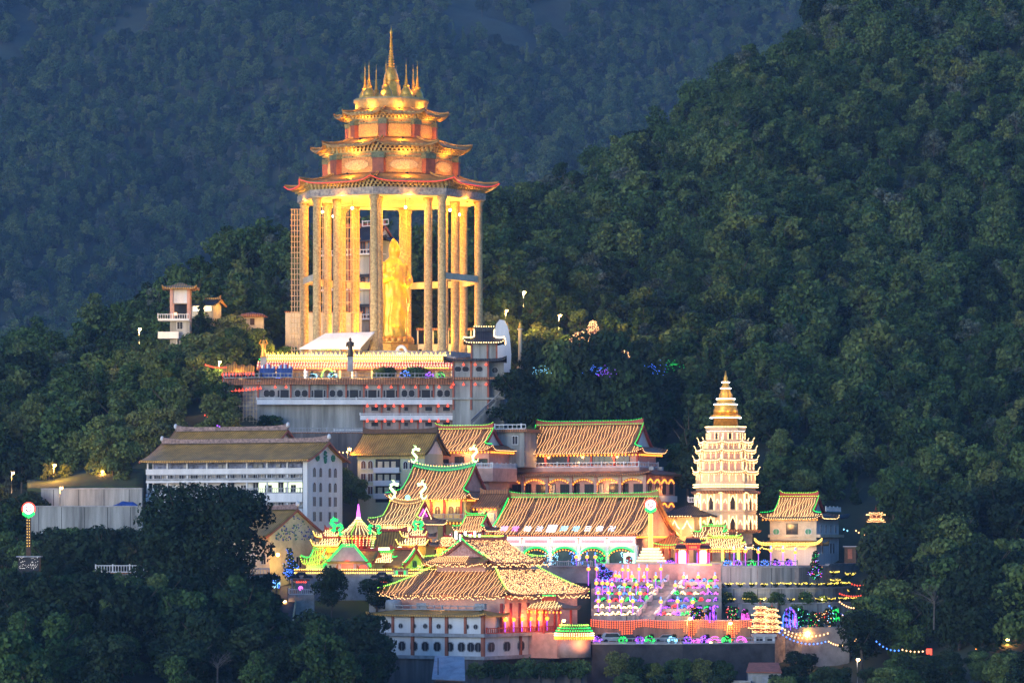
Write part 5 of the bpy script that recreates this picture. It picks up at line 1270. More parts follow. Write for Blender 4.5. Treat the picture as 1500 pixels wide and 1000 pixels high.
# garden wall with two rows of yellow bulbs in front of the shrine
def rowthing(name, label, cat, a, b, h, m, th=.4, rows=(), bm=None, step=.4):
    a, b = V(a), V(b); t_ = thing(name, label, cat, a); d = b-a; n = V((d.y,-d.x,0)).normalized()*th
    MB().plate([V((0,0,-4)),d+V((0,0,-4)),d+V((0,0,h)),V((0,0,h))], -n).build('wall', m, t_)
    mb = MB(); mb.plate([V((0,0,h))+n*.3,d+V((0,0,h))+n*.3,d+V((0,0,h+.25)),V((0,0,h+.25))], -n*1.6); mb.build('coping', M_TILEB, t_)
    for q in rows: light_path(t_, [n*.6+V((0,0,q)),d+n*.6+V((0,0,q))], bm or G_WARMY, step, .15)
    return t_
rowthing('garden_wall', 'tiled garden wall with yellow bulb rows running before the entrance shrine', 'wall', P(432,846,683), P(640,846,683), 1.2, M_STONE, rows=(.9,1.5))
rowthing('garden_wall', 'short tiled garden wall with yellow bulbs close to the front hall', 'wall', P(575,858,680), P(660,858,680), 1.6, M_YELP, rows=(1.9,))
dr = thing('gateway', 'small red doored gateway with green jambs in the garden wall', 'gateway', P(576,852,681)); MB().box(0,2.6,0,1.2,-2,2.2).build('wall', M_PALEG, dr); MB().box(.9,1.8,-.08,.02,-.2,1.9).build('door', M_RED, dr); MB().box(.5,.75,-.1,.02,-.2,2.0).build('jamb', G_GREEN, dr); MB().box(1.95,2.2,-.1,.02,-.2,2.0).build('jamb', G_GREEN, dr); MB().box(-.3,2.9,-.4,1.4,2.2,2.5).build('roof', M_TILEB, dr)
def little_gate(px, py, Y, label):
    g_ = thing('memorial_gate', label, 'gate', P(px,py,Y)); s = Y/F; w = 27*s
    posts(g_, [(0,0),(w*.3,0),(w*.7,0),(w,0)], -2, 2.4, .16, M_STONE, sq=True)
    for a,b,zz in ((-.05,.34,1.9),(.28,.72,2.4),(.66,1.05,1.9)):
        MB().prism([(w*a-.3,-.7),(w*b+.3,-.7),(w*b+.3,.7),(w*a-.3,.7)], zz, zz+.55, 0, [(w*a,-.1),(w*b,-.1),(w*b,.1),(w*a,.1)]).build('roof', M_TILEG, g_)
    MB().box(0,w,-.1,.1,1.4,1.75).build('lintel', M_TRIM, g_); lantern_row(g_, (w*.25,-.3,1.2), (w*.8,-.3,1.2), G_RED, .4, .16)
    rail(g_, [(-.5,-1.2,-1.0),(w+.6,-1.2,-1.0)], 1.0, M_WHITE); MB().box(-.6,w+.7,-1.4,1.2,-5,-1.0).build('plinth', M_STONE, g_); return g_
gt = little_gate(428, 862, 676, 'small stone memorial gate with red lanterns beside the lane'); MB().ball((1.5,.2,.1),.4,8,6).build('lit_ornament', G_MAG, gt)
little_gate(546, 862, 676, 'small stone memorial gate with red lanterns behind the round bush')
r,L,D,s,ze,zr,rf = kiosk('ticket_kiosk', 'small kiosk with white lit posts beside the left corner of the great hall', 'kiosk', 672, 708, 724, 790, 776, 755, 708, kind='irimoya', th=-40, edge=G_GREEN, ms=G_WARM, n=14, closed=False, tb=.7)
for i in range(7): MB().box(-L-1+(L+1)*i/6-.2,-L-1+(L+1)*i/6+.2,-1.2,-1.0,-.6,1.0+.5*(i%2)).build('lit_panel', G_WHITE, r)
lamp(r, (-L*.5,-.5,1.0), 110, (1,.35,.5))
# orange and tiled filler roofs in the court between the shrine and front hall
r,L,D,s,ze,zr,rf = kiosk('cloister', 'long low cloister roof with bulb dotted edge between the shrine and the front hall', 'cloister', 622, 676, 690, 815, 800, 786, 702, kind='hip', gi=3, th=-25, wall=M_YELP)
net(rf['o'], lambda a,b: rf['surf'](rf['xr'](a)[0]+(rf['xr'](a)[1]-rf['xr'](a)[0])*b,a)+V((0,0,.12)), 420, G_WARM, seed=8); lantern_row(r, (-L,-.9,ze-.5), (0,-.9,ze-.5)); lamp(r, (-L*.5,-1.5,ze-1), 170, (1,.6,.12))
for i in range(2): window(r, (-L*.75+i*2.4,0,.2), 0, 1.0, 1.1, pm=M_DARK)
# ------------------------------------------------------------------ 14. the terrace building under the pavilion
FY = 784.0; FS = FY/F
ft = thing('terrace_building', 'long grey terrace building with octagonal windows and white galleries under the pavilion', 'building', P(377,640,FY))
fx = lambda px: (px-377)*FS
fz = lambda y: (640-y)*FS
MB().box(fx(377),fx(716),0,9,fz(660),fz(557)).build('wall', M_CONC, ft)
MB().box(fx(533),fx(690),-.02,-.06,fz(660),fz(592)).build('gallery_wall', M_WOOD if 0 else mat('stained_plaster',(.34,.29,.26),.85,.35,.8,streak=True), ft)
MB().box(fx(334),fx(377),2.5,9,fz(660),fz(557)).build('wall', mat('dark_brick',(.16,.13,.12),.9,.4,1.2), ft)
ev = MB(); g_ = []
for i in range(5):
    t = i/4; row = []
    for j in range(41):
        px = 326+(716-326)*j/40; y0 = (4.0*max(0,(400-px)/75)**1.5)
        row.append(V((fx(px), y0+.2-1.5*t, fz(553.5)-(1.1*t+.25*t*(1-t)))))
    g_.append(row)
ev.grid(list(reversed(g_)), .25); ev.build('tiled_eave', M_TILEB, ft)
rail(ft, [V((fx(326+(664-326)*j/12), 4.0*max(0,(400-(326+(664-326)*j/12))/75)**1.5+.1, fz(553))) for j in range(13)], .95, M_CONC, step=.7)
wo = [('o',390.5),('o',398.5),('d',417),('o',436),('o',446.5),('d',466.5),('o',487),('o',498),('d',518.5),('d',545.5),('d',572),('o',592.5),('o',603),('d',624),('o',644.5),('o',655)]
for k_,px in wo:
    if k_ == 'o': window(ft, (fx(px),0,fz(581)), 0, 1.15, 1.4, shape='oct', fm=M_STONE, pm=M_DARK, bars=False)
    else:
        MB().box(fx(px-6),fx(px+6),-.05,.02,fz(582),fz(571)).build('dark_opening', M_DARK, ft)
        for q in (-9,9): window(ft, (fx(px+q),0,fz(581.5)), 0, .35, 1.4, shape='oct', fm=M_STONE, pm=M_DARK, bars=False)
window(ft, (fx(677),0,fz(579)), 0, 1.5, 1.3, fm=glow('lit_frame',(.75,1,.8),.8), pm=M_DARK, bars=False)
posts(ft, [(fx(px),-.08) for px in (378,426,453,480,507,533,559,583,613,635,665)], fz(584), fz(561), .16, M_TRIM, sq=True)
def gallery(y0, y1, pa, pb):
    MB().box(fx(pa),fx(pb),-1.7,0,fz(y1),fz(y1)+.4).build('gallery_floor', M_WHITE, ft)
    MB().box(fx(pa),fx(pb),-1.9,-1.7,fz(y1)-.1,fz(y1)+.72).build('parapet', M_WHITE, ft)
    rail(ft, [(fx(pa),-1.8,fz(y1)+.7),(fx(pb),-1.8,fz(y1)+.7)], .55, M_WHITE, step=3.2, name='handrail')
gallery(583,592,377,716); gallery(604,614.5,528,700); gallery(627,638,490,660)
for row,ys_ in ((598.5,(533,690)),(621,(533,690))):
    for i,px in enumerate((549,569.5,595,628,654,680)):
        w = 5 if i in (0,3,4,5) else 2.6; MB().box(fx(px-w),fx(px+w),-.1,.0,fz(row+3),fz(row-2.6)).build('dark_opening', M_DARK, ft)
        MB().box(fx(px-w-.8),fx(px+w+.8),-.22,.02,fz(row+4),fz(row+3)).build('sill', M_CONC, ft)
posts(ft, [(fx(px),-.12) for px in (533,559,585,612,640,666,690)], fz(640), fz(592), .14, M_TRIM, sq=True)
bl = MB().ball((0,0,0), .27, 8, 6, 0, .85)
bl.tube([(0,0,.2),(0,0,.55)], .04, 4)
lm = bl.mesh('red_lantern', G_RED)
def red_lantern(p, label, group): 
    o = bpy.data.objects.new('red_lantern', lm); COL.objects.link(o); o.location = p; return tag(o, label, 'lantern', group)
for px in (403,419,537.5,555,573,591,608.5,626,643,661): red_lantern(P(px,567,782.2), 'red lantern hanging under the tiled eave of the terrace building', 'red lanterns under the tiled eave')
for px in (538,551,564,577,590,616,642,656,669,682): red_lantern(P(px,594.5,782), 'red lantern hanging over the upper white gallery', 'red lanterns of the upper gallery')
for px in (538,551,564,577,590,603,616,629,642,656,669,682): red_lantern(P(px,616.5,782), 'red lantern hanging over the lower white gallery', 'red lanterns of the lower gallery')
for i in range(9): red_lantern(P(340+i*5.2,573-i*.55,785-.3*i), 'red lantern in the tight row beside the scaffolded brick wall', 'tight row of red lanterns')
scaffold('thin scaffold in front of the dark brick side wall of the terrace building', 336, 376, 572, 622, 784.5, 1.2, 8, 9, 2)
# tower pavilion at the right end
tw = thing('corner_tower', 'grey corner tower with a double dark tiled roof outlined by bulbs', 'tower', P(663,640,781)); TS = 781/F
tx = lambda px: (px-663)*TS
tz = lambda y: (640-y)*TS
MB().box(tx(663),tx(716),0,8,-4,tz(527)).build('wall', M_CONC, tw); MB().box(tx(716),tx(738),1.5,8,-4,tz(530)).build('wing', M_CONC, tw)
MB().box(tx(690),tx(728),1.2,6.5,tz(527),tz(500)).build('wall', M_CONC, tw)
posts(tw, [(tx(px),-.05) for px in (664,690,715)], tz(600), tz(527), .2, M_TRIM, sq=True); posts(tw, [(tx(px),1.1) for px in (690.5,714,727.5)], tz(527), tz(500), .18, M_TRIM, sq=True)
for px in (671,682,702): window(tw, (tx(px),0,tz(544)), 0, 1.3, 1.0, shape='oct', fm=M_STONE, pm=M_DARK, bars=False)
window(tw, (tx(725),1.5,tz(546)), 0, 1.2, 1.2, shape='round', fm=M_STONE, pm=M_DARK); 
def at_(par, x, y, zz): 
    o = bpy.data.objects.new('roof_tier', None); COL.objects.link(o); o.parent = par; o.location = (x,y,zz); return o
q = at_(tw, tx(731), 0, 0); l1 = roof(q, tx(731)-tx(661), 8, tz(527), tz(521), 1.6, 'hip', gi=3.6, m=M_TILEG, up=.8, ridge=False)
q = at_(tw, tx(728), 1.2, 0); l2 = roof(q, tx(728)-tx(690), 5.3, tz(501), tz(483), 1.6, 'irimoya', gi=.6, tb=.6, m=M_TILEG, up=.8, gm=M_CONC, trim=M_TILEG)
roof_edge_lights(l2, None, G_CREAM, G_CREAM, step=.5, r=.15); light_path(l2['o'], [V((l2['xr'](0)[0]+(l2['xr'](0)[1]-l2['xr'](0)[0])*i/10,2.4,tz(483)+.9)) for i in range(11)], G_CREAM, .5, .14)
for px in (679,696,712): red_lantern(P(px,534,780), 'red lantern hanging on the wall of the grey corner tower', 'red lanterns on the corner tower')
for px in (664,679,696,712): red_lantern(P(px,563,780), 'red lantern at the tiled ledge below the corner tower', 'red lanterns below the corner tower')
MB().box(tx(661),tx(740),-1.4,.1,tz(556),tz(552.5)).build('ledge', M_TILEB, tw); MB().box(tx(663),tx(740),-.5,.05,tz(585),tz(582)).build('ledge', M_CONC, tw)
# stair on the slope
sr = thing('hillside_stair', 'steep concrete stair climbing the slope right of the terrace building', 'stairs', P(690,624,776)); d = P(732,583,782)-P(690,624,776)
mb = MB()
for i in range(22): a_ = d*(i/22); mb.box(a_.x,a_.x+d.x/22+.1,a_.y-1.2,a_.y+1.6,a_.z-1.5,a_.z+.3)
mb.build('steps', M_CONC, sr)
for o_ in (-1.3,1.6): mb = MB(); mb.tube([V((0,o_,1.1)),d+V((0,o_,1.1))], .12, 5); mb.tube([V((0,o_,.6)),d+V((0,o_,.6))], .07, 5); [mb.tube([d*(i/8)+V((0,o_,-.3)),d*(i/8)+V((0,o_,1.1))],.07,4) for i in range(9)]; mb.build('railing', M_GREYM, sr)
# ------------------------------------------------------------------ on the pavilion terrace
dk = MB(); dk.prism([(P(326,0,792).x,792),(P(345,0,787).x,787),(P(400,0,784.5).x,784.5),(P(742,0,784.5).x,784.5),(P(760,0,800).x,800),(P(760,0,868).x,868),(P(330,0,868).x,868)], 20, P(0,553.5,784).z)
tag(dk.build('terrace_deck', M_STONE), 'paved deck carrying the great pavilion', 'deck', kind='structure')
dz = P(0,553.5,784).z
fg = thing('festival_gallery', 'festive gallery with rows of yellow and pink lit roofs before the pavilion', 'gallery', (P(380,0,792).x,792,dz)); s = 792/F
L = (662-380)*s; gz = lambda y: (P(0,y,792).z-dz)
M_SAIL = mat('red_canopy_cloth', (.45,.14,.08), .8, .3, 1)
posts(fg, [(L*i/12,.2) for i in range(13)], 0, gz(541), .14, M_WHITE)
MB().box(0,L,5,5.3,0,gz(528)).build('wall', mat('court_wall',(.45,.36,.22),.8,.4,1), fg)
lo = MB(); lo.grid([[V((L*j/24-.6+1.2*j/24, 3.2-3.8*i/4, gz(530)-(gz(530)-gz(541.5))*i/4-.25*math.sin(PI*i/4))) for j in range(25)] for i in range(5)][::-1], .2); lo.build('roof', M_SAIL, fg)
up2 = MB(); up2.grid([[V((L*.03+L*.94*j/24, 6-3.0*i/4, gz(517.5)-(gz(517.5)-gz(527.5))*i/4)) for j in range(25)] for i in range(5)][::-1], .2); up2.build('roof', M_TILEO, fg)
for yy,yo,m_,st_ in ((527.5,2.9,G_WARMY,.42),(525.5,3.4,G_CREAM,.42),(523,4.1,G_WARMY,.5),(520.5,5.0,G_CREAM,.42),(518,5.7,G_WARMY,.8)): light_path(fg, [V((L*.03,yo,gz(yy)+.25)),V((L*.97,yo,gz(yy)+.25))], m_, st_, .16)
for yy,yo,m_,st_ in ((530.5,3.0,G_WARM,.5),(533,2.1,G_PINK,.6),(536,1.1,G_WARM,.6),(538.5,.2,G_PINK,.55),(541,-.6,G_ORNG,.55)): light_path(fg, [V((-.4,yo,gz(yy)+.25)),V((L+.4,yo,gz(yy)+.25))], m_, st_, .16)
for a_,b_,m_,yy in ((.0,.30,G_GREEN,529),(.30,.42,G_LIME,514),(.42,.75,G_LIME,531),(.75,.98,G_GREEN,541.5)): light_path(fg, [V((L*a_,-.1,gz(yy)+.4)),V((L*b_,-.1,gz(yy)+.4))], m_, .3, .15)
for i in range(40): light_path(fg, [V((L*(i+.5)/40,5.6,gz(518)+.2)),V((L*(i+.5)/40,5.6,gz(515)+.3))], G_WARMY, .3, .12)
for px,m_ in ((447,G_WHITE),(490,G_CREAM),(498,G_WARMY),(516,G_CREAM),(545,G_WARMY),(564,G_WARMY)): MB().box((px-380)*s-.18,(px-380)*s+.18,-.5,-.2,0,gz(541)).build('lit_post', m_, fg)
nm = MB(); nm.tube([V(((480+9*math.cos(t)-380)*s,-.6,gz(553)+ (gz(540)-gz(553))*math.sin(t))) for t in [PI*i/10 for i in range(11)]], .14, 5); nm.build('neon_arch', G_LIME, fg)
for q in (.32,.5): lamp(fg, (L*q,.5,gz(499)), 1500, (1,.66,.3))  # lights without fixtures, added to brighten the marquee canopy
for q in (.1,.28,.46,.64,.82,.96): lamp(fg, (L*q,1.2,gz(544)), 210, (1,.5,.16)); lamp(fg, (L*q,4.2,gz(512)), 150, (1,.6,.14))
def light_ball(name, label, p, r_, m, group=None, n=70, squash=.85, core=True):
    t_ = thing(name, label, 'light ball' if 'ball' in name else 'lit shrub', p, 0, group); mb = MB(); q = random.Random(int(p[0]*10))
    for i in range(n):
        v = V((q.gauss(0,1),q.gauss(0,1),q.gauss(0,1))).normalized(); mb.bulb((v.x*r_,v.y*r_,r_*squash*.8+v.z*r_*squash), .095)
    mb.build('bulbs', m, t_)
    if core:
        cm_ = crown_small(r_*.95); o = bpy.data.objects.new('bush', cm_); COL.objects.link(o); o.parent = t_
    return t_
_cs = {}
def crown_small(rr):
    k = round(rr,1)
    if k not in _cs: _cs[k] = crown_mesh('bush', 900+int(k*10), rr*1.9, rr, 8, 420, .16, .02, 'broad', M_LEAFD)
    return _cs[k]
for px,m_,h_,nm_ in ((409,G_BLUE,.55,'blue'),(459,G_CYAN,.75,'pale blue'),(487,G_CYAN,.9,'pale blue'),(593,G_BLUE,1.1,'deep blue'),(629,G_PURP,.9,'purple'),(645,G_GREEN,.9,'green')):
    light_ball('light_ball', '%s ball of lights on the pavilion terrace balustrade at photo column %d' % (nm_, px) if 0 else {409:'small blue light ball beside the blue stalls',459:'pale blue light ball left of the lime neon arch',487:'pale blue light ball inside the lime neon arch',593:'large deep blue light ball on the pavilion terrace',629:'purple light ball on the pavilion terrace left of a green one',645:'green light ball nearest the grey corner tower'}[px], V((P(px,0,788).x,788,dz)), h_, m_, None, 60)
for i,px in enumerate((556,571,606,617)): tree('shrub', 'clipped round shrub standing between lit posts on the pavilion terrace', px, 789, 2.6, 'clipped shrubs on the pavilion terrace', z=dz)
tn = thing('marquee', 'white sloping marquee tent in front of the pavilion columns', 'tent', P(440,532,801)); s = 801/F
MB().grid([[V((0*s+ (0 if i==0 else (75-0)*0)+0,0,0)) for j in range(2)] for i in range(2)], .01) if 0 else None
cv = MB(); pts = [(0,-3.2,21),(36,2.5,45),(108,2.5,47),(88,-3.2,21)]
cv.plate([V((a*s,b,c*s)) for a,b,c in pts], (0,.02,-.18)); cv.plate([V((a*s,b,c*s)) for a,b,c in ((36,2.6,45),(24,7.5,24),(96,7.5,24),(108,2.6,47))][::-1], (0,-.02,-.18)); cv.build('canopy', M_CANVAS, tn)
posts(tn, [(1*s,-3.0),(30*s,-3.0),(59*s,-3.0),(87*s,-3.0)], -3, 21*s, .08, M_GREYM); MB().box(2*s,86*s,-2.6,-2.5,0,13*s).build('valance', mat('blue_cloth',(.10,.09,.30),.8,.3,1), tn)
ar = thing('inflatable_arch', 'white inflatable arch in front of the gilded statue', 'arch', P(588,524,806)); MB().tube([V((1.0*math.cos(t)*1.1,0,-.8+2.3*math.sin(t)**.8+ .9)) for t in [PI*i/14 for i in range(15)]]+[V((-1.1,0,-.9))], .38, 8).build('tube', M_WHITE, ar); lamp(ar, (0,-2.5,1.0), 60, (1,.8,.5))
def small_statue(label, px, y0, y1, Y, m, arms):
    h = (y0-y1)*Y/F; t_ = thing('statue', label, 'statue', P(px,y0,Y)); k = h*.78; b = h*.22
    MB().prism([(-.6,-.6),(.6,-.6),(.6,.6),(-.6,.6)], -2.0, b).build('pedestal', M_STONE, t_)
    mb = MB(); mb.lathe([(.20*k,0),(.17*k,.1*k),(.13*k,.35*k),(.12*k,.52*k),(.15*k,.66*k),(.17*k,.76*k),(.10*k,.82*k),(.05*k,.84*k),(.075*k,.88*k),(.08*k,.93*k),(.05*k,.99*k),(.01*k,1.03*k)], n=14, sy=.7)
    for sx in (-1,1): mb.tube([V((sx*.15*k,0,.76*k)),V((sx*(.24 if arms else .2)*k,-.05*k,(.80 if arms else .55)*k)),V((sx*(.14 if arms else .06)*k,-.12*k,(1.0 if arms else .62)*k))], .055*k, 7, r1=.035*k)
    mb.build('figure', m, t_, (0,0,b)); return t_
small_statue('dark bronze robed statue standing on the festive gallery edge', 513, 530, 495, 789, M_BRONZE, False); g_s = small_statue('golden guardian statue with raised arms at the left end of the terrace', 386, 530, 498, 789, M_GOLD, True); lamp(g_s, (-1.5,-3,2), 120, (1,.55,.1))
for i,(pa,lab) in enumerate(((380,'left of two market stalls covered in blue tarpaulin with a striped awning'),(405,'right of two market stalls covered in blue tarpaulin with a striped awning'))):
    t_ = thing('market_stall', lab, 'stall', (P(pa,0,786.5).x,786.5,dz)); w = 23*786/F
    mb = MB(); n_ = 14; g_ = [[V((w*j/n_, -.1+.12*math.sin(j*2.3), 2.1-2.1*k/4-(.25*math.sin(j*.9)+.2 if k == 4 else 0)*-1)) for j in range(n_+1)] for k in range(5)]
    mb.add([p for row in g_ for p in row], [(k*(n_+1)+j,k*(n_+1)+j+1,(k+1)*(n_+1)+j+1,(k+1)*(n_+1)+j) for k in range(4) for j in range(n_)], 0, True); mb.box(0,w,.2,2.2,.3,2.05); mb.build('tarpaulin', M_BLUE, t_)
    aw = MB(); 
    for j in range(9):
        for k in range(6):
            a0, a1 = PI*k/6, PI*(k+1)/6; x0_, x1_ = w*j/9, w*(j+1)/9
            f_ = lambda a,x: V((x, .9-1.0*math.cos(a), 2.1+.95*math.sin(a)*math.sin(PI*(.12+.76*x/w))))
            aw.add([f_(a0,x0_),f_(a0,x1_),f_(a1,x1_),f_(a1,x0_)], [(0,1,2,3)], j%3)
    aw.build('striped_awning', [M_RED, M_CANVAS, mat('awning_blue',(.12,.16,.4),.7,.2,1)], t_)
sh_ = thing('shelter', 'shelter with a wavy golden roof and red lanterns at the left end of the terrace', 'shelter', (P(327,0,791).x,791,dz)); w = 46*791/F; s = 791/F
g_ = [[V((w*j/16, -1.6+1.6*i/3, gz(545)+(1.2+.45*math.sin(j*.8)**2+.6*math.exp(-((j-5)/2.2)**2))*i/3)) for j in range(17)] for i in range(4)]
mb = MB(); mb.grid(g_, .2); mb.build('roof', M_TILE, sh_); posts(sh_, [(w*i/5,-1.2) for i in range(6)], -1, gz(545), .12, M_RED); lantern_row(sh_, (0,-1.7,gz(549)), (w,-1.7,gz(547.5)), G_RED, .7, .3)
lamp(sh_, (w*.5,-2.2,gz(540)), 80, (1,.5,.15)); MB().box(0,w,1.0,1.3,-1,gz(546)).build('wall', M_DARK, sh_)
# white shell and finialled pillars by the tower
ws = thing('white_shell', 'white rounded shell shaped monument behind the corner tower', 'monument', P(736,545,797)); s = 797/F
MB().plate([V((a*s,0,b*s)) for a,b in ((-10,0),(12,0),(13,26),(11,50),(8,66),(3,76),(-4,77),(-9,71),(-11,62),(-10,40))], (0,1.6,0)).build('shell', M_WHITE, ws); lamp(ws, (-1.5,-2.6,7.5), 14, (.9,.95,1))
for px,yt,lab in ((762,470,'slender finial topped pillar nearest the forest right of the white shell'),(743,471,'slender finial topped pillar just behind the white shell')):
    t_ = thing('pillar', lab, 'pillar', P(px,540,800 if px > 750 else 803)); h = (540-yt)*s; MB().lathe([(.75,0),(.7,.4),(.42,.6),(.4,h-1.9),(.65,h-1.8),(.65,h-1.55)], n=10).build('shaft', M_CREAM, t_); MB().lathe([(.4,h-1.55),(.45,h-1.1),(.22,h-.75),(.3,h-.6),(.03,h)], n=10).build('finial', M_GOLD, t_)
    lamp(t_, (-1.0,-1.6,h-3), 45, (1,.6,.15))
# temple behind the pavilion
r, L, D, s = hall('temple', 'tall grey temple with dark roofs and railings seen between the pavilion columns', 'temple', 470, 560, 585, 505, 878, -25)
zq = lambda y: (505-y)*s
walls(r, L, D, -6, zq(352), M_CONC)
for yy in (365,416,460): 
    MB().box(-L-1,1,-1.6,.0,zq(yy+8),zq(yy+7)).build('balcony_floor', M_WHITE, r); rail(r, [(-L-.8,-1.5,zq(yy+7)),(.8,-1.5,zq(yy+7))], 1.1, M_WHITE, step=.8)
    for i in range(8): window(r, (-L+1.2+(L-2.4)*i/7,0,zq(yy+5)), 0, 1.2, 2.6, fm=M_TRIM, pm=M_DARK if i%3 else M_GLASS, arch=yy==416)
    if yy != 365: roof(at_(r,0,0,0), L, 3, zq(yy-12), zq(yy-20), 1.6, 'hip', gi=1.4, m=M_TILEG, ridge=False, up=.5)
roof(r, L, D, zq(352), zq(328), 2.0, 'irimoya', gi=1.5, tb=.6, m=M_TILEG, up=1.2, trim=M_TRIM); rail(r, [(-L*.45,D*.4,zq(329)),(-L*.02,D*.4,zq(327))], 1.3, M_WHITE, step=1.2)
for q in (.15,.5,.85): posts(r, [(-L*q,-1.4)], -6, zq(352), .25, M_TRIM)
lw = thing('terrace_wall', 'orange lit garden wall closing the terrace behind the columns', 'wall', P(418,520,868)); MB().box(0,(530-418)*868/F,0,.6,-4,P(0,458,868).z-P(0,520,868).z).build('wall', M_CREAM, lw); MB().box(-.2,(530-418)*868/F+.2,-.2,.8,P(0,458,868).z-P(0,520,868).z,P(0,456,868).z-P(0,520,868).z).build('coping', M_TILEB, lw)
lw = thing('terrace_wall', 'colonnaded low wall behind the columns right of the statue', 'wall', P(612,520,866)); w = (712-612)*866/F; MB().box(0,w,0,.5,-4,2.5).build('wall', M_CREAM, lw); posts(lw, [(w*i/9,0) for i in range(10)], 2.5, 5.6, .2, M_CREAM); MB().box(-.3,w+.3,-.5,.9,5.6,6.1).build('roof', M_TILEB, lw)

# ------------------------------------------------------------------ 15. watch tower and house on the left hill
r = thing('watch_tower', 'narrow cream watch tower with a flared ochre roof on the left hill', 'tower', P(249,515,852)); s = 852/F; w = 29*s; zq = lambda y: (515-y)*s
MB().box(0,w,0,w,-8,zq(470)).build('wall', M_CONC, r)
posts(r, [(.3,.3),(w-.3,.3),(.3,w-.3),(w-.3,w-.3)], zq(470), zq(424), .32, M_PINKW, sq=True); MB().box(.5,w-.5,.35,w-.4,zq(444),zq(424)).build('white_panel', M_WHITE, r)
MB().box(.3,w-.3,w-.5,w-.2,zq(470),zq(444)).build('wall', M_DARK, r)
for yy,xa in ((470,-17*s),(496,-17*s)): MB().box(xa,w if yy == 470 else 2.0,-1.2,w*.7,zq(yy),zq(yy)+.3).build('balcony_floor', M_WHITE, r); rail(r, [(xa,-1.1,zq(yy)+.3),(w if yy == 470 else 2.0,-1.1,zq(yy)+.3)], 1.2, M_WHITE, step=.5, solid=yy==496)
roof(at_(r,w,0,0), w, w, zq(422), zq(413), 1.7, 'hip', gi=w*.4, m=M_TILE, up=.7, ridge=False); MB().box(1,1.6,-1.0,-.6,zq(462),zq(458)).build('lit_sign', G_WARM, r); lamp(r, (-1.6,1,zq(461)), 50, (1,.6,.2))
for yy in (482,505): window(r, (w*.5,0,zq(yy)), 0, 1.2, 1.6, pm=M_DARK)
r, L, D, s = hall('hill_house', 'small hillside house with glowing windows beside the watch tower', 'house', 280, 312, 322, 470, 868, -20); zq = lambda y: (470-y)*s
walls(r, L, D, -5, zq(446), M_CREAM); roof(r, L, D, zq(446), zq(437), .9, 'gable', m=M_TILEG, up=.3, trim=M_TILE, ridge_h=.3, gm=M_YELP)
for i in range(3): window(r, (-L*.8+i*L*.3,0,zq(455)), 0, 1.4, 1.2, pm=glow('lit_window',(.6,1,.85) if i < 0 else (1,.75,.4),.7))
lamp(r, (2.5,D*.5,zq(448)), 170, (1,.55,.12)); lamp(r, (-L*.3,-2,zq(455)), 60, (1,.7,.35))
for px,pz,Y_,lab in ((370,460,872,'low round pale hut under the trees left of the pavilion'),):
    t_ = thing('hut', lab, 'hut', P(px,475,Y_)); MB().box(-2.5,2.5,-1,2,-3,1.6).build('wall', M_CREAM, t_); MB().lathe([(3.6,1.6),(2.4,2.4),(.2,2.8)], n=12).build('roof', M_TILEB, t_); MB().box(-.5,.5,-1.08,-1,-.2,1.3).build('door', M_WOOD, t_)

street_wall = rowthing('stone_wall', 'stained stone wall with a rail at the foot of the terrace building', 'wall', P(425,672,772), P(532,672,772), (672-634)*772/F, mat('stained_dark',(.15,.13,.12),.9,.5,.7), .4)
rail(street_wall, [V((0,0,5.4)),P(532,672,772)-P(425,672,772)+V((0,0,5.4))], .9, M_GREYM, step=.6)
# ------------------------------------------------------------------ 16. court, terraces, stair and car park
def slab(name, label, pts, ztop, zbot, m):
    mb = MB(); mb.prism(pts, zbot, ztop); return tag(mb.build(name, m), label, kind='structure')
X_ = lambda px, Y: (px-750)*Y/F
Z_ = lambda y, Y: (H-y)*Y/F
M_PAVE = mat('court_paving', (.32,.28,.25), .85, .3, .4)
slab('court', 'paved court between the halls and the pagoda', [(X_(690,703),703),(X_(868,706),706),(X_(1058,706.5),706.5),(X_(1110,705),705),(X_(1170,707),707),(X_(1205,713),713),(X_(1268,742),742),(X_(1268,775),775),(X_(690,760),760)], Z_(829,706), -22, M_PAVE)
slab('car_park', 'car park below the flower terraces', [(X_(806,672),672),(X_(868,661),661),(X_(1000,661.5),661.5),(X_(1135,668),668),(X_(1135,684),684),(X_(806,690),690)], Z_(942,664), -29, M_PAVE)
def wall_thing(name, label, path, ztop, zbot, m, th=.6, group=None, cap=None):
    """retaining wall along a plan path"""
    c = path[0]; t_ = thing(name, label, 'wall', (c[0],c[1],zbot), 0, group)
    q = [V((x-c[0],y-c[1],0)) for x,y in path]; off = []
    for i in range(len(q)):
        d = (q[min(i+1,len(q)-1)]-q[max(i-1,0)]).normalized(); off.append(q[i]+V((-d.y,d.x,0))*th)
    mb = MB(); h = ztop-zbot
    for i in range(len(q)-1): mb.prism([q[i],q[i+1],off[i+1],off[i]], 0, h)
    mb.build('wall', m, t_)
    mb = MB()
    for i in range(len(q)-1):
        n = (off[i]-q[i])*.25; mb.prism([q[i]-n,q[i+1]-n,off[i+1]+n,off[i]+n], h, h+.22)
    mb.build('coping', cap or M_STONE, t_)
    if m is M_CONC and h > 3:
        jm = MB()
        for i in range(len(q)-1):
            d = q[i+1]-q[i]; L = d.length; u = d.normalized(); nn = V((u.y,-u.x,0)); k = max(1,int(L/4.2))
            for j in range(k):
                p = q[i]+u*(L*(j+.5)/k); jm.plate([p-u*.06+nn*.012,p+u*.06+nn*.012,p+u*.06+nn*.012+V((0,0,h-.05)),p-u*.06+nn*.012+V((0,0,h-.05))], -nn*.03)
        jm.build('joint', MATS.get('joint_dark') or mat('joint_dark',(.06,.06,.055),.95,.4,1), t_)
    return t_
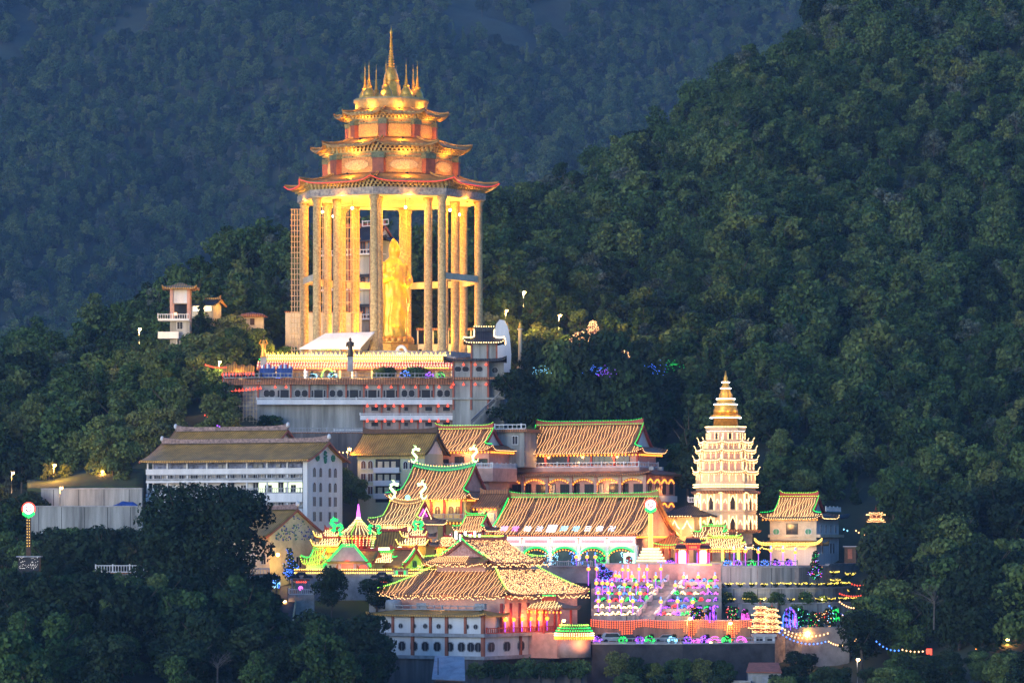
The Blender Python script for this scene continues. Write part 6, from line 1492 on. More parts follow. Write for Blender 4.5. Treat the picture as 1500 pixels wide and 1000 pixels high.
rk_m = mat('dark_rock', (.055,.05,.05), .95, .6, .35, c2=(.018,.017,.018), bump=1.0, bscale=1.2)
wall_thing('rock_wall', 'dark rough rock wall holding up the car park', [(X_(806,671.5),671.5),(X_(868,660),660),(X_(1000,660.5),660.5),(X_(1135,667),667)], Z_(942,664)-.05, -32, rk_m, .5)
rail(thing('guard_rail', 'low white guard rail along the car park edge', 'railing', (X_(868,660.4),660.4,Z_(942,664)+.2)), [(0,0,0),(X_(1135,667.4)-X_(868,660.4),7,0)], .8, M_GREYM, step=1.4)
# pink lit wall below the court
wall_thing('court_wall', 'pink lit wall under the tall lantern post and the paifang gate', [(X_(872,705.4),705.4),(X_(1056,706.2),706.2)], Z_(826,706), -13, M_PINKW, .5)
rail(thing('balustrade', 'court balustrade in front of the great hall', 'railing', (X_(800,703),703,Z_(829,706))), [(0,0,0),(X_(868,705)-X_(800,703),2,0)], 1.0, M_STONE)
# flower terraces
def stair_px(y, side): # left / right edge of the stair in photo columns at photo row y
    t = (908-y)/(908-850); return (930+52*t, 955+44*t)[side]
NT_ = 6
tz0, tz1 = Z_(908,677), Z_(849,703.5)
for k in range(NT_):
    y0, y1 = 677+26.5*k/NT_, 677+26.5*(k+1)/NT_; zt = tz0+(tz1-tz0)*(k+.75)/NT_; ypx = H-zt*F/y0
    for side in (0,1):
        pa, pb = (866,stair_px(ypx,0)) if side == 0 else (stair_px(ypx,1)+1,1057)
        if side == 1 and k < 1: pb = 1012
        t_ = thing('terrace_step', 'planted concrete terrace %s of the long stair, %s row from the car park' % (('left','right')[side], ('lowest','second','third','fourth','fifth','topmost')[k]), 'terrace', (X_(pa,y0),y0,zt-3))
        w = X_(pb,y0)-X_(pa,y0)
        MB().box(0,w,0,.4,-4,3.0).build('wall', M_CONC, t_); MB().box(0,w,.4,26.5/NT_+.6,-4,2.85).build('planting_soil', mat('terrace_soil',(.06,.05,.03),.95,.4,1), t_)
s0, s1 = P(942,908,677), P(990.5,849,703.5)
st_ = thing('staircase', 'long straight stair rising from the car park between the flower terraces', 'stairs', s0); d = s1-s0; w = 25*.122
mb = MB()
for i in range(46): a_ = d*(i/46); mb.box(a_.x-w/2,a_.x+w/2,a_.y,a_.y+d.y/46+.05,a_.z-1.0,a_.z+d.z/46)
mb.build('steps', mat('stair_stone',(.46,.38,.34),.85,.3,.8), st_)
for o_ in (-w/2-.15,w/2+.15):
    mb = MB(); mb.plate([V((o_,0,-.6)),d+V((o_,0,-.6)),d+V((o_,0,1.0)),V((o_,0,1.0))], (.4,0,0)); mb.build('parapet', M_WHITE if 0 else mat('stair_parapet',(.78,.66,.60),.8,.2,.8), st_)
    for i in range(9): pp = d*(i/8); MB().box(pp.x+o_-.22,pp.x+o_+.3,pp.y-.15,pp.y+.25,pp.z-.5,pp.z+1.1).build('newel', M_STONE, st_)
# beds of net lights on every row
bedcol = dict(p=G_PURP, g=G_GREEN, b=G_BLUE, r=glow('bulb_red',(1,.04,.05),1.2), m=G_MAG, w=G_CREAM, c=G_CYAN, y=G_WARMY)
cname = dict(p='purple', g='green', b='blue', r='red', m='magenta', w='cream', c='pale blue', y='yellow')
rowsL = ['wwwwwwww','wwwwwwwwg','pgrrwgbpg','mpgrbwgrw','pbmcgrpwp','ppmbmgrpgb']
rowsR = ['prwmpgg','prbmpgp','pbpgrmp','gwrwmpm','wrmpgb','pbpbgm']
rowname = ('lowest','second','third','fourth','fifth','topmost')
for k in range(NT_):
    y0 = 677+26.5*k/NT_+1.6; zt = tz0+(tz1-tz0)*(k+.75)/NT_-.1; ypx = H-zt*F/y0
    for side, rr_ in ((0,rowsL[k]),(1,rowsR[k])):
        pa, pb = (870,stair_px(ypx,0)-2) if side == 0 else (stair_px(ypx,1)+3,1054 if k else 1010)
        n = len(rr_)
        for j,ch in enumerate(rr_):
            px = pa+(pb-pa)*(j+.5)/n; hw = (pb-pa)/n*.46*y0/F
            o = thing('flower_bed', '%s net lit flower bed in the %s row %s of the long stair' % (cname[ch], rowname[k], ('left','right')[side]), 'flower bed', (X_(px,y0),y0,zt), 0, '%s beds, %s row, %s of the stair' % (cname[ch], rowname[k], ('left','right')[side]))
            mb = MB(); hh = rnd.uniform(.35,.8)*(1.5 if ch == 'g' and j == n-1 else 1); hw *= rnd.uniform(.7,1.15)
            for i in range(30 if ch != 'w' else 46):
                a_, r__ = rnd.random()*6.28, rnd.random()**.5
                x, y = math.cos(a_)*r__*hw, math.sin(a_)*r__*.9; mb.bulb((x,y-.2,hh*math.sqrt(max(0,1-r__*r__))*rnd.uniform(.75,1.1)+.08), .085)
            mb.build('bulbs', bedcol[ch], o)
            lf = bpy.data.objects.new('leaves', crown_small(.8)); COL.objects.link(lf); lf.parent = o; lf.scale = (hw/.8,1,.45)
# lantern poles
_lp = None
def lantern_pole(px, y, Y, label, group, h=3.0, m=None, z=None):
    global _lp
    p = P(px,y,Y); t_ = thing('lantern_pole', label, 'lantern', p-V((0,0,h)), 0, group)
    if _lp is None:
        a = MB(); a.tube([(0,0,-.6),(0,0,h)], .06, 5); b = MB(); b.ball((0,0,h),.34,8,6,0,1.0); c = MB(); c.lathe([(.05,h+.3),(.16,h+.36),(.05,h+.5),(.05,h+.62),(.14,h+.74),(.02,h+.9)], n=6)
        _lp = (a,b,c)
    _lp[0].build('pole', m or G_PURP, t_) if not hasattr(lantern_pole,'me') else None
    if not hasattr(lantern_pole,'me'):
        lantern_pole.me = (t_.children[0].data, _lp[1].mesh('lantern', G_ORNG), _lp[2].mesh('finial', G_BLUE)); k = [1,2]
    else: k = [0,1,2]
    for i in k:
        o = bpy.data.objects.new(('pole','lantern','finial')[i], lantern_pole.me[i]); COL.objects.link(o); o.parent = t_
    return t_
zl = [(85,85),(140,85),(185,88),(228,97),(343,97),(450,97),(555,97),(100,172),(195,172),(297,178),(392,178),(487,178),(103,248),(205,248),(313,248),(418,248),(262,15),(295,22),(410,22),(522,25),(628,28)]
for x,y in zl:
    py = 840+y/6.25; q_ = lantern_pole(860+x/6.25, py, 680+(905-(py+22))*.52-1, 'orange lantern on a lit pole among the flower beds left of the stair', 'lantern poles left of the stair')
    if zl.index((x,y)) % 3 == 0: lamp(q_, (.2,-1.2,3.0), 95, (1,.5,.35))
for x,y in [(675,255),(808,105),(828,250),(968,258),(1107,110),(1018,28),(1170,30),(885,28)]:
    py = 840+y/6.25; q_ = lantern_pole(860+x/6.25, py, 680+(905-(py+22))*.52-1, 'orange lantern on a lit pole among the flower beds right of the stair', 'lantern poles right of the stair')
    lamp(q_, (-.3,-1.2,3.0), 150, (1,.48,.32))
for px in (862,874,885,912,920,936,948,968): lantern_pole(px, 833+rnd.uniform(-2,2), 703.6, 'orange lantern on a lit pole below the pink court wall', 'lantern poles below the court wall')
for px in (1075,1092,1111,1129,1147,1165): lantern_pole(px, 812+rnd.uniform(-1.5,1.5), 708.5, 'orange lantern on a pole along the terrace rail below the white pavilion', 'lantern poles below the white pavilion', 2.4)
for px in (844,860,872): lantern_pole(px, 820, 706.5, 'lantern on a pole in front of the arcade of the great hall', 'lantern poles before the arcade', 2.4)
# red lantern curtain
lc = thing('lantern_curtain', 'curtain of small red orange lanterns in swags along the car park', 'lantern curtain', P(866,918,675.6)); s = 676/F
lmesh = {}
def lstring(n):
    if n not in lmesh:
        mb = MB()
        for i in range(n): mb.ball((0,0,-.36*i), .10, 6, 4, 0, 1.25)
        lmesh[n] = mb.mesh('lantern_string', glow('curtain_red',(1,.12,.03),1.0))
    return lmesh[n]
NC = 68
for i in range(NC):
    px = 866+(1100-866)*i/(NC-1); sagv = 1.0*math.sin(PI*((px-866)/78%1)); n = 4
    for c_ in (918,1012,1073): n = max(n, int(11-abs(px-c_)*.5))
    place_mesh('lantern_string', lstring(n), lc, ((px-866)*s,0,(918-907)*s-.35*sagv))
posts(lc, [((px-866)*s,.15) for px in (866,918,1012,1073,1100)], -2.5, 2.0, .09, M_BLACK)
for px in (890,960,1040): lamp(lc, ((px-866)*s,-2.2,.3), 22, (1,.25,.08))
wall_thing('terrace_wall', 'low stone wall behind the red lantern curtain', [(X_(866,676.6),676.6),(X_(1100,676.6),676.6)], Z_(909,676.6), Z_(948,676), mat('ochre_wall',(.26,.19,.14),.85,.4,.6,streak=True), .35)
# light balls and arches on the car park edge
for px,y,r_,m_,lab in ((875,937,.62,G_PURP,'purple light ball furthest left on the car park edge'),(912,938,.6,G_GREEN,'green light ball beside the silver van'),(937,938,.6,G_PURP,'purple light ball between two green ones'),(952,936,.68,G_GREEN,'tall green light ball in the middle of the car park edge'),(985,935,.62,G_CYAN,'pale blue light ball on the car park edge'),(1007,936,.6,G_PURP,'purple light ball left of the bright lamp'),(1020,938,.45,G_MAG,'small magenta light ball on the car park edge'),(1033,936,.68,G_PURP,'large purple light ball nearest the bright lamp'),(1064,940,.62,G_GREEN,'green light ball furthest right on the car park edge')):
    light_ball('light_ball', lab, V((X_(px,665),665,Z_(942,664))), r_*1.3, m_, None, 100)
for px,m_,lab in ((1047,G_MAG,'low magenta arch of lights beside the bright car park lamp'),(1085,G_MAG,'magenta arch of lights at the right end of the car park')):
    t_ = thing('light_arch', lab, 'light arch', (X_(px,666),666,Z_(942,664)));
    for q in range(3): light_path(t_, [V(((1.1-.25*q)*math.cos(t),.1*q,(1.2-.25*q)*math.sin(t))) for t in [PI*i/12 for i in range(13)]], m_, .16, .08)
def car(px, Y, label, paint, van=False, rz=0.0, z=None):
    c = thing('parked_car', label, 'van' if van else 'car', (X_(px,Y),Y,z if z is not None else Z_(942,664)), rz)
    L_, W_, H_ = (4.6,1.75,1.75) if van else (4.3,1.7,1.42)
    prof = [(-L_/2,.35),(-L_/2,.85),(-L_/2+.1,1.0),(-L_*.40,H_),(L_*.16,H_),(L_*.30,1.02),(L_/2-.1,.85),(L_/2,.6),(L_/2,.35)] if van else [(-L_/2,.35),(-L_/2,.85),(-L_*.36,.92),(-L_*.22,H_),(L_*.12,H_),(L_*.27,.92),(L_/2-.1,.8),(L_/2,.55),(L_/2,.35)]
    MB().plate([V((x,-W_/2,z)) for x,z in prof][::-1], (0,W_,0)).build('body', paint, c)
    for sy in (-1,1):
        q = [(-L_*.36,1.0),(-L_*.30,H_-.12),(L_*.13,H_-.12),(L_*.25,1.0)] if van else [(-L_*.31,.94),(-L_*.21,H_-.1),(L_*.11,H_-.1),(L_*.23,.94)]
        MB().plate([V((x,sy*(W_/2+.012),z)) for x,z in (q if sy < 0 else q[::-1])], (0,-.02*sy,0)).build('side_window', M_GLASS, c)
        for x in (-L_*.31,L_*.31):
            w = MB(); w.lathe([(.02,-.1),(.33,-.1),(.33,.1),(.02,.1)], n=14); o = w.build('wheel', M_BLACK, c, (x,sy*(W_/2-.08),.33)); o.rotation_euler = (PI/2,0,0)
    for sy in (-.6,.6): MB().box(L_/2-.08,L_/2+.02,sy-.18,sy+.18,.62,.78).build('headlight', M_WHITE, c); MB().box(-L_/2-.02,-L_/2+.05,sy-.15,sy+.15,.7,.85).build('tail_light', M_RED, c)
    return c
car(857,666.5,'white car parked at the left end of the car park',mat('white_car_paint',(.7,.7,.7),.3,.05,1,spec=.6),rz=.1); car(899,670,'silver van parked beside a green light ball',mat('silver_paint',(.45,.46,.48),.3,.05,1,metal=.4),True,.05); car(975,670.5,'grey car parked behind the pale blue light ball',mat('grey_paint',(.2,.21,.23),.3,.05,1,metal=.4),rz=PI); car(922,670.8,'dark car parked in the middle of the car park',mat('dark_paint',(.03,.03,.04),.3,.05,1),rz=.0)
def street_lamp(px, y, Y, label, power, h=6.0, arm=1.2, star=False, group=None, col=(1,.47,.10), z=None):
    p = P(px,y,Y); t_ = thing('street_lamp', label, 'street lamp', p-V((0,0,h)), 0, group)
    MB().tube([(arm*.0-arm,.3,-1),(-arm,.3,h-.6),(-arm*.6,.2,h+.1),(0,0,h+.15)], .07, 6).build('pole', M_GREYM, t_)
    MB().box(-.35,.35,-.18,.18,h+.03,h+.2).build('lamp_head', M_GREYM, t_); MB().ball((0,0,h-.05), .42 if star else .3, 8, 6, 0, .8).build('lens', G_SODIUM, t_)
    lamp(t_, (0,-.45,h-.5), power, col, .3); return t_
street_lamp(1041,942,664,'brilliant orange lamp at the car park edge',1100,4.0,.4,True); street_lamp(1011,905,675,'orange lamp just above the red lantern curtain',260,4.5,.5); street_lamp(1070,912,675.5,'orange lamp at the right end of the red lantern curtain',260,4.5,.5); street_lamp(1183,924,683,'orange lamp on the tan stone wall',700,4.5,.5); street_lamp(826,908,662,'orange lamp beside the porch of the front hall',160,4,.4)
# tall lotus lantern post on its stepped yellow base
street_lamp(768,428,872,'pale lamp among the amber lit trees right of the pavilion',5000,2.4,.2,col=(1,.62,.18),z=0); street_lamp(742,455,868,'added amber lamp at the foot of the trees right of the pavilion',4000,2.2,.2,col=(1,.58,.14)); street_lamp(820,462,862,'added amber lamp half hidden in the trees right of the pavilion',3500,2.2,.2,col=(1,.58,.14))  # the two amber lamps are added to light up the trees
street_lamp(205,482,842,'amber lamp in the trees below the watch tower',2200,2.2,.2,col=(1,.6,.2)); street_lamp(322,530,800,'amber lamp behind the wavy roofed shelter',1500,2.2,.2,col=(1,.6,.2))
def lotus_post(label, px, yt, yb, Y, hp, basew, big=1.0):
    s = Y/F; t_ = thing('lotus_post', label, 'lantern post', P(px,yb,Y)); h = (yb-yt)*s
    if basew:
        for i in range(5): w = basew*(1-.1*i); MB().box(-w,w,-w,w,.55*i-(2 if i == 0 else 0),.55*i+.5).build('base_step', M_CREAM, t_); light_path(t_, [V((-w,-w-.1,.55*i+.45)),V((w,-w-.1,.55*i+.45)),V((w+.1,w,.55*i+.45))], G_CREAM, .25, .13)
    b = 2.6 if basew else 0
    MB().box(-.38,.38,-.38,.38,b if basew else -7,h-1.6).build('shaft', M_YELP if basew else M_WOOD, t_)
    for sx in ((-.3,0,.3) if basew else (-.2,.2)): light_path(t_, [V((sx,-.48,b+.1)),V((sx,-.48,h-1.8))], G_WARMY if sx else G_LIME, .26 if basew else .5, .13 if basew else .07)
    hd = MB(); hd.tube([V((math.cos(2*PI*i/20)*.75*big,-.2,h+math.sin(2*PI*i/20)*.75*big)) for i in range(21)], .2*big, 6); hd.build('lit_ring', glow('ring_rose',(1,.55,.7),1.6), t_)
    hd = MB(); hd.tube([V((math.cos(2*PI*i/20)*1.1*big,-.1,h+math.sin(2*PI*i/20)*1.1*big)) for i in range(21)], .12*big, 6); hd.build('outer_ring', G_RED, t_)
    MB().ball((0,-.2,h),.3*big,8,6).build('lit_core', G_WHITE, t_)
    for i in range(5): 
        a = -PI/2+(i-2)*.5; MB().ball((math.cos(a)*1.35*big*.7,-.2,h-1.25*big+abs(i-2)*.22),.28*big,6,5,0,1.4).build('petal', G_GREEN if big < 1.2 else (G_ORNG,G_WARMY,G_GREEN)[i%3], t_)
    return t_
lp_ = lotus_post('tall yellow lit post topped by a ringed lotus emblem on a stepped base', 953, 739, 824, 709, 0, 2.6); lamp(lp_, (0,-3.5,3), 200, (1,.75,.25))
# pink paifang gate
pf = thing('paifang_gate', 'pink and purple lit gate with three small dark roofs and white panels', 'gate', P(990,827,707)); s = 707/F
for a,b,m_ in ((0,4,G_MAG),(4.8,14,G_WHITE),(14.5,18.5,G_PURP),(31,35,G_PURP),(35.5,44,G_WHITE),(45,49,G_MAG)): MB().box(a*s,b*s,-.1,.25,0,(18 if m_ is not G_WHITE else 21)*s).build('lit_panel', m_ if m_ is not G_WHITE else glow('panel_white',(1,.93,.9),1.2), pf)
for a,b,z0,z1 in ((-2,16,23,30),(12,38,31,39),(34,52,23,30)): 
    q = [(a*s,-1.0),(b*s,-1.0),(b*s,1.0),(a*s,1.0)]; c0, c1 = (a+3)*s, (b-3)*s
    MB().prism(q, z0*s, z1*s, 0, [(c0,-.1),(c1,-.1),(c1,.1),(c0,.1)]).build('roof', mat('plum_tile',(.07,.04,.05),.6,.3,1,stripe=('X',1.0,.5)), pf); light_path(pf, [V((a*s,-1.1,z0*s)),V((b*s,-1.1,z0*s))], G_ORNG, .3, .11)
    MB().box(c0,c1,-.2,.2,z1*s-.1,z1*s+.25).build('ridge', M_TRIM, pf)
MB().box(14*s,36*s,-.2,.2,22*s,31*s).build('lintel', M_RED, pf)
c = bpy.data.curves.new('name_board','FONT'); 
MB().box(18*s,32*s,-.32,-.2,23.5*s,28.5*s).build('name_board', mat('board_red',(.45,.02,.02),.5,.2,1), pf)
for i in range(4): MB().box((19.5+3*i)*s,(21.3+3*i)*s,-.36,-.31,24.5*s,27.5*s).build('gold_mark', M_GOLD, pf)
posts(pf, [(2*s,0),(17*s,0),(33*s,0),(47*s,0)], -1, 23*s, .22, M_RED)
light_path(pf, [V((-1.5,-.9,.05)),V((52*s,-.9,.05))], G_LIME, .2, .14); lamp(pf, (25*s,-2,1.6), 230, (1,.3,.75)); lamp(pf, (25*s,-5,-2.5), 420, (1,.42,.36)); lamp(pf, (-8,-5,-2.5), 420, (1,.45,.4))
for px,lab in ((966,'purple heart shaped light hedge left of the pink gate'),(981,'purple light hedge right beside the pink gate')): light_ball('light_ball', lab, V((X_(px,707),707,Z_(829,706))), .8, G_PURP, None, 90)
lpc = [(1066,G_BLUE,'blue'),(1080,G_PURP,'violet'),(1101,G_GREEN,'green'),(1120,G_BLUE,'blue'),(1138,G_PURP,'violet'),(1156,G_PURP,'violet')]
for i,(px,m_,cn_) in enumerate(lpc): light_ball('lit_shrub', '%s lit shrub on the terrace below the white pavilion' % cn_, V((X_(px,710),710,Z_(829,706))), .75, m_, '%s lit shrubs below the white pavilion' % cn_, 70)
rail(thing('balustrade', 'dark railing along the terrace below the white pavilion', 'railing', (X_(1058,706.4),706.4,Z_(829,706))), [(0,0,0),(X_(1110,705.3)-X_(1058,706.4),-1.0,0),(X_(1168,707.2)-X_(1058,706.4),.9,0)], 1.0, M_GREYM, step=1.2)
for i in range(6): 
    a_ = P(1085+i*17,803,716); lantern_row(pf if 0 else bpy.data.objects['white_pavilion'], bpy.data.objects['white_pavilion'].matrix_basis.inverted() @ a_, bpy.data.objects['white_pavilion'].matrix_basis.inverted() @ P(1102+i*17,800-i*.6,716), G_WARMY, .4, .14, .45)
# curved retaining walls on the right
def arc(off):
    pts = [(1056,706.4),(1085,705.4),(1115,705.0),(1145,705.6),(1172,707.4),(1195,711),(1212,717),(1226,727),(1236,742)]
    o = []
    for i,(px,Y) in enumerate(pts):
        a = i/(len(pts)-1); nx, ny = (math.sin(a*1.35)*.95, -math.cos(a*1.35)); o.append((X_(px,Y)+nx*off, Y+ny*off))
    return o
wall_thing('curved_wall', 'topmost curved concrete wall below the white pavilion', arc(.05), Z_(831,706), -20, M_CONC)
wall_thing('curved_wall', 'middle curved concrete wall with a row of yellow lit plants', arc(4.2), Z_(862,701), -20, M_CONC); wall_thing('curved_wall', 'lower curved concrete wall behind the lit trees and small pagodas', arc(8.4), Z_(884,697), -22, M_CONC); 
for nm,lab,o1,zz in (('planting_strip','soil strip of the middle terrace',4.2,Z_(863,701)),('planting_strip','soil strip of the lower terrace',8.4,Z_(885,697))):
    a, b = arc(o1-.3), arc(o1-4.4); mb = MB(); n = len(a); mb.add([(x,y,zz) for x,y in a]+[(x,y,zz) for x,y in b], [(i,i+1,n+i+1,n+i) for i in range(n-1)]); tag(mb.build(nm, MATS['terrace_soil']), lab, kind='structure')
slab('lower_terrace', 'lower paved terrace with the lit trees', arc(8.6)[::1]+[(X_(1240,690),684),(X_(1105,682),681),(X_(1056,679),679)][::1], Z_(918,684), -26, M_PAVE)
wall_thing('grey_wall', 'long grey wall running back from the terraces under the white pavilion', [(X_(1214,718),718),(X_(1236,728),728),(X_(1272,745),745)], Z_(829,722)+.3, -18, M_CONC)
wall_thing('stone_wall', 'tan rubble stone wall glowing orange under the light garlands', [(X_(1108,676),676),(X_(1150,681.5),681.5),(X_(1212,684),684)], Z_(927,682), -29, mat('tan_rubble',(.42,.33,.22),.9,.6,.9,c2=(.16,.12,.08),bump=1.0,bscale=2.0))
gh = thing('gatehouse', 'small stone gatehouse at the left end of the tan rubble wall', 'gatehouse', P(1104,962,670)); s = 670/F
MB().box(0,31*s,0,3,-3,30*s).build('wall', M_CONC, gh); MB().box(-.3,31*s+.3,-.3,3.3,30*s,34*s).build('cornice', M_STONE, gh); MB().box(4*s,13*s,-.05,.02,8*s,27*s).build('doorway', M_DARK, gh); MB().box(19*s,27*s,-.05,.02,14*s,27*s).build('window', M_DARK, gh); posts(gh, [(2*s,-.1),(15*s,-.1),(29*s,-.1)], -3, 30*s, .18, M_WHITE, sq=True)
# yellow lit plants
def lit_plant(px, y, Y, label, group, r_=.55, m=None):
    t_ = thing('lit_plant', label, 'plant', P(px,y+4,Y), 0, group); mb = MB()
    for i in range(34): a_ = rnd.random()*6.28; q = rnd.random()**.5; mb.bulb((math.cos(a_)*q*r_*1.5,math.sin(a_)*q*r_*.8,.25+(.25+q*.55)*r_*1.5*rnd.uniform(.7,1.1)), .07)
    mb.build('bulbs', m or MATS.get('plant_yellow') or glow('plant_yellow',(1,.72,.10),.95), t_)
    lf = bpy.data.objects.new('leaves', crown_small(.6)); COL.objects.link(lf); lf.parent = t_; lf.scale = (1.1,.8,.75)
ar1, ar2 = arc(3.0), arc(7.2)
def along(ar, t):
    i = min(len(ar)-2,int(t*(len(ar)-1))); f = t*(len(ar)-1)-i; a, b = ar[i], ar[i+1]; return a[0]+(b[0]-a[0])*f, a[1]+(b[1]-a[1])*f
for i in range(15):
    x,y = along(ar1,.04+.9*i/14); s = y/F; lit_plant(750+x/s, H-Z_(862,701)/s-5, y, 'yellow lit potted plant on the middle curved wall', 'yellow lit plants on the middle curved wall', .5+.15*rnd.random())
for i in range(14):
    x,y = along(ar2,.04+.92*i/13); s = y/F; lit_plant(750+x/s, H-Z_(884,697)/s-5, y, 'yellow lit potted plant on the lower curved wall', 'yellow lit plants on the lower curved wall', .45+.15*rnd.random())
for px,y in ((1222,840),(1224,852),(1246,843),(1236,868)): lit_plant(px, y, 716, 'yellow lit plant at the far right end of the curved walls', 'yellow lit plants at the right end', .7)
for q in (.2,.5,.8):
    x,y = along(arc(6.0),q); tn_ = thing('garden_lamp', 'low yellow garden lamp between the curved walls', 'lamp', (x,y-.5,Z_(884,697)), 0, 'low garden lamps between the curved walls'); MB().tube([(0,0,0),(0,0,.6)],.06,5).build('post', M_BLACK, tn_); MB().ball((0,0,.75),.16,6,5).build('globe', G_FLOOD, tn_); lamp(tn_, (0,-1.0,.9), 75, (1,.72,.2))
# trees wrapped in bulbs
def lit_tree(px, y, Y, h, label, ms, n=150, tall=False, dark=True):
    p = P(px,y,Y); t_ = thing('lit_tree', label, 'tree', p); r_ = h*(.28 if tall else .42)
    MB().tube([(0,0,-1),(0,0,h*.5)], .12, 6).build('trunk', M_BARK, t_)
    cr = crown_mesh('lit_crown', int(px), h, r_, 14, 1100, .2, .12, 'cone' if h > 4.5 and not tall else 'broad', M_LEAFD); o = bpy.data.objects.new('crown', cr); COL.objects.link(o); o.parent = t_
    vs = [v.co.copy() for v in cr.vertices]; q = random.Random(int(px*7)); 
    for m_ in ms:
        mb = MB()
        if tall:
            for i in range(16):
                a_ = q.random()*6.28; rr = r_*q.random()**.5; x, yy = math.cos(a_)*rr, math.sin(a_)*rr; z1 = h*(1-.35*(rr/r_)**2); L_ = h*q.uniform(.45,.85)
                path_bulbs(mb, [V((x,yy,z1)),V((x*1.25,yy*1.25,max(.1,z1-L_)))], .19, .075)
        else:
            for i in range(n//len(ms)): v = q.choice(vs); mb.bulb((v.x*1.05,v.y*1.05,v.z), .085)
        mb.build('bulbs', m_, t_)
    return t_
lit_tree(1195,848,704,5.2,'dark cone shaped tree dotted with coloured bulbs below the white pavilion',(G_GREEN,G_CYAN,G_RED,G_PURP),170)
lit_tree(1022,912,677.5,3.2,'dark round tree dotted with mixed bulbs left of the purple willow',(G_PURP,G_GREEN,G_ORNG),130); lit_tree(1042,914,676.9,3.4,'purple willow of hanging lights right of the flower beds',(G_PURP,),140,True); lit_tree(1075,915,680,3.6,'dark tree dotted with green and red bulbs left of the magenta willow',(G_GREEN,G_RED,G_PINK),90); lit_tree(1091,916,680,3.0,'magenta willow of hanging lights left of the small lit pagodas',(G_MAG,),100,True); lit_tree(1157,924,682,4.3,'blue violet willow of hanging lights right of the small lit pagodas',(G_BLUE,G_PURP),150,True)
for px,lab,ms in ((1175,'dark tree with green bulbs right of the blue violet willow',(G_GREEN,G_CYAN)),(1193,'dark tree with red and green bulbs above the tan stone wall',(G_RED,G_GREEN,G_WARM)),(1210,'dark tree with mixed bulbs at the right end of the tan stone wall',(G_CYAN,G_RED,G_WARM))): lit_tree(px,922,685,3.8,lab,ms,90)
lit_tree(1224,912,690,3.0,'narrow tree of green hanging lights right of the tan stone wall',(G_GREEN,),80,True); lit_tree(885,850,702,3.4,'spreading tree netted in violet bulbs at the top left of the flower terraces',(G_PURP,G_BLUE),260)
def bulb_pagoda(px, yb, yt, Y, label, tiers, wmax, m):
    s = Y/F; t_ = thing('model_pagoda', label, 'model pagoda', P(px,yb,Y)); h = (yb-yt)*s
    mb = MB(); mb.lathe([(wmax*.5,-1),(wmax*.5,.1)], n=8)
    for i in range(tiers):
        z0 = h*i/(tiers+.6); r_ = wmax*(1-.62*i/tiers); hh = h/(tiers+.6); mb.lathe([(r_*.62,z0),(r_*.58,z0+hh*.7)], n=8); mb.lathe([(r_*.55,z0+hh),(r_*.72,z0+hh*.86),(r_*1.02,z0+hh*.7)], n=8)
        for zz,rr in ((z0+hh*.66,r_*1.05),(z0+hh*.9,r_*.74),(z0+.1,r_*.66)): light_path(t_, [V((math.cos(2*PI*k/16)*rr,math.sin(2*PI*k/16)*rr,zz+.12*(k%2))) for k in range(17)], m, .26, .095)
        for k in range(8): light_path(t_, [V((math.cos(2*PI*k/8)*r_*.66,math.sin(2*PI*k/8)*r_*.66,z0+.1)),V((math.cos(2*PI*k/8)*r_*.64,math.sin(2*PI*k/8)*r_*.64,z0+hh*.6))], m, .3, .08)
    mb.lathe([(.3,h*.94),(.1,h*1.0),(.03,h*1.1)], n=8); mb.build('tower', M_TRIM, t_); return t_
bulb_pagoda(1114,926,882,677,'left of two small pagodas outlined in orange bulbs',4,2.2,G_WARM); bulb_pagoda(1131,926,886,676,'right of two small pagodas outlined in orange bulbs',4,1.9,G_WARM)
bulb_pagoda(1283,792,744,770,'distant small pagoda of orange bulbs in the trees right of the white pavilion',4,3.4,G_WARM)
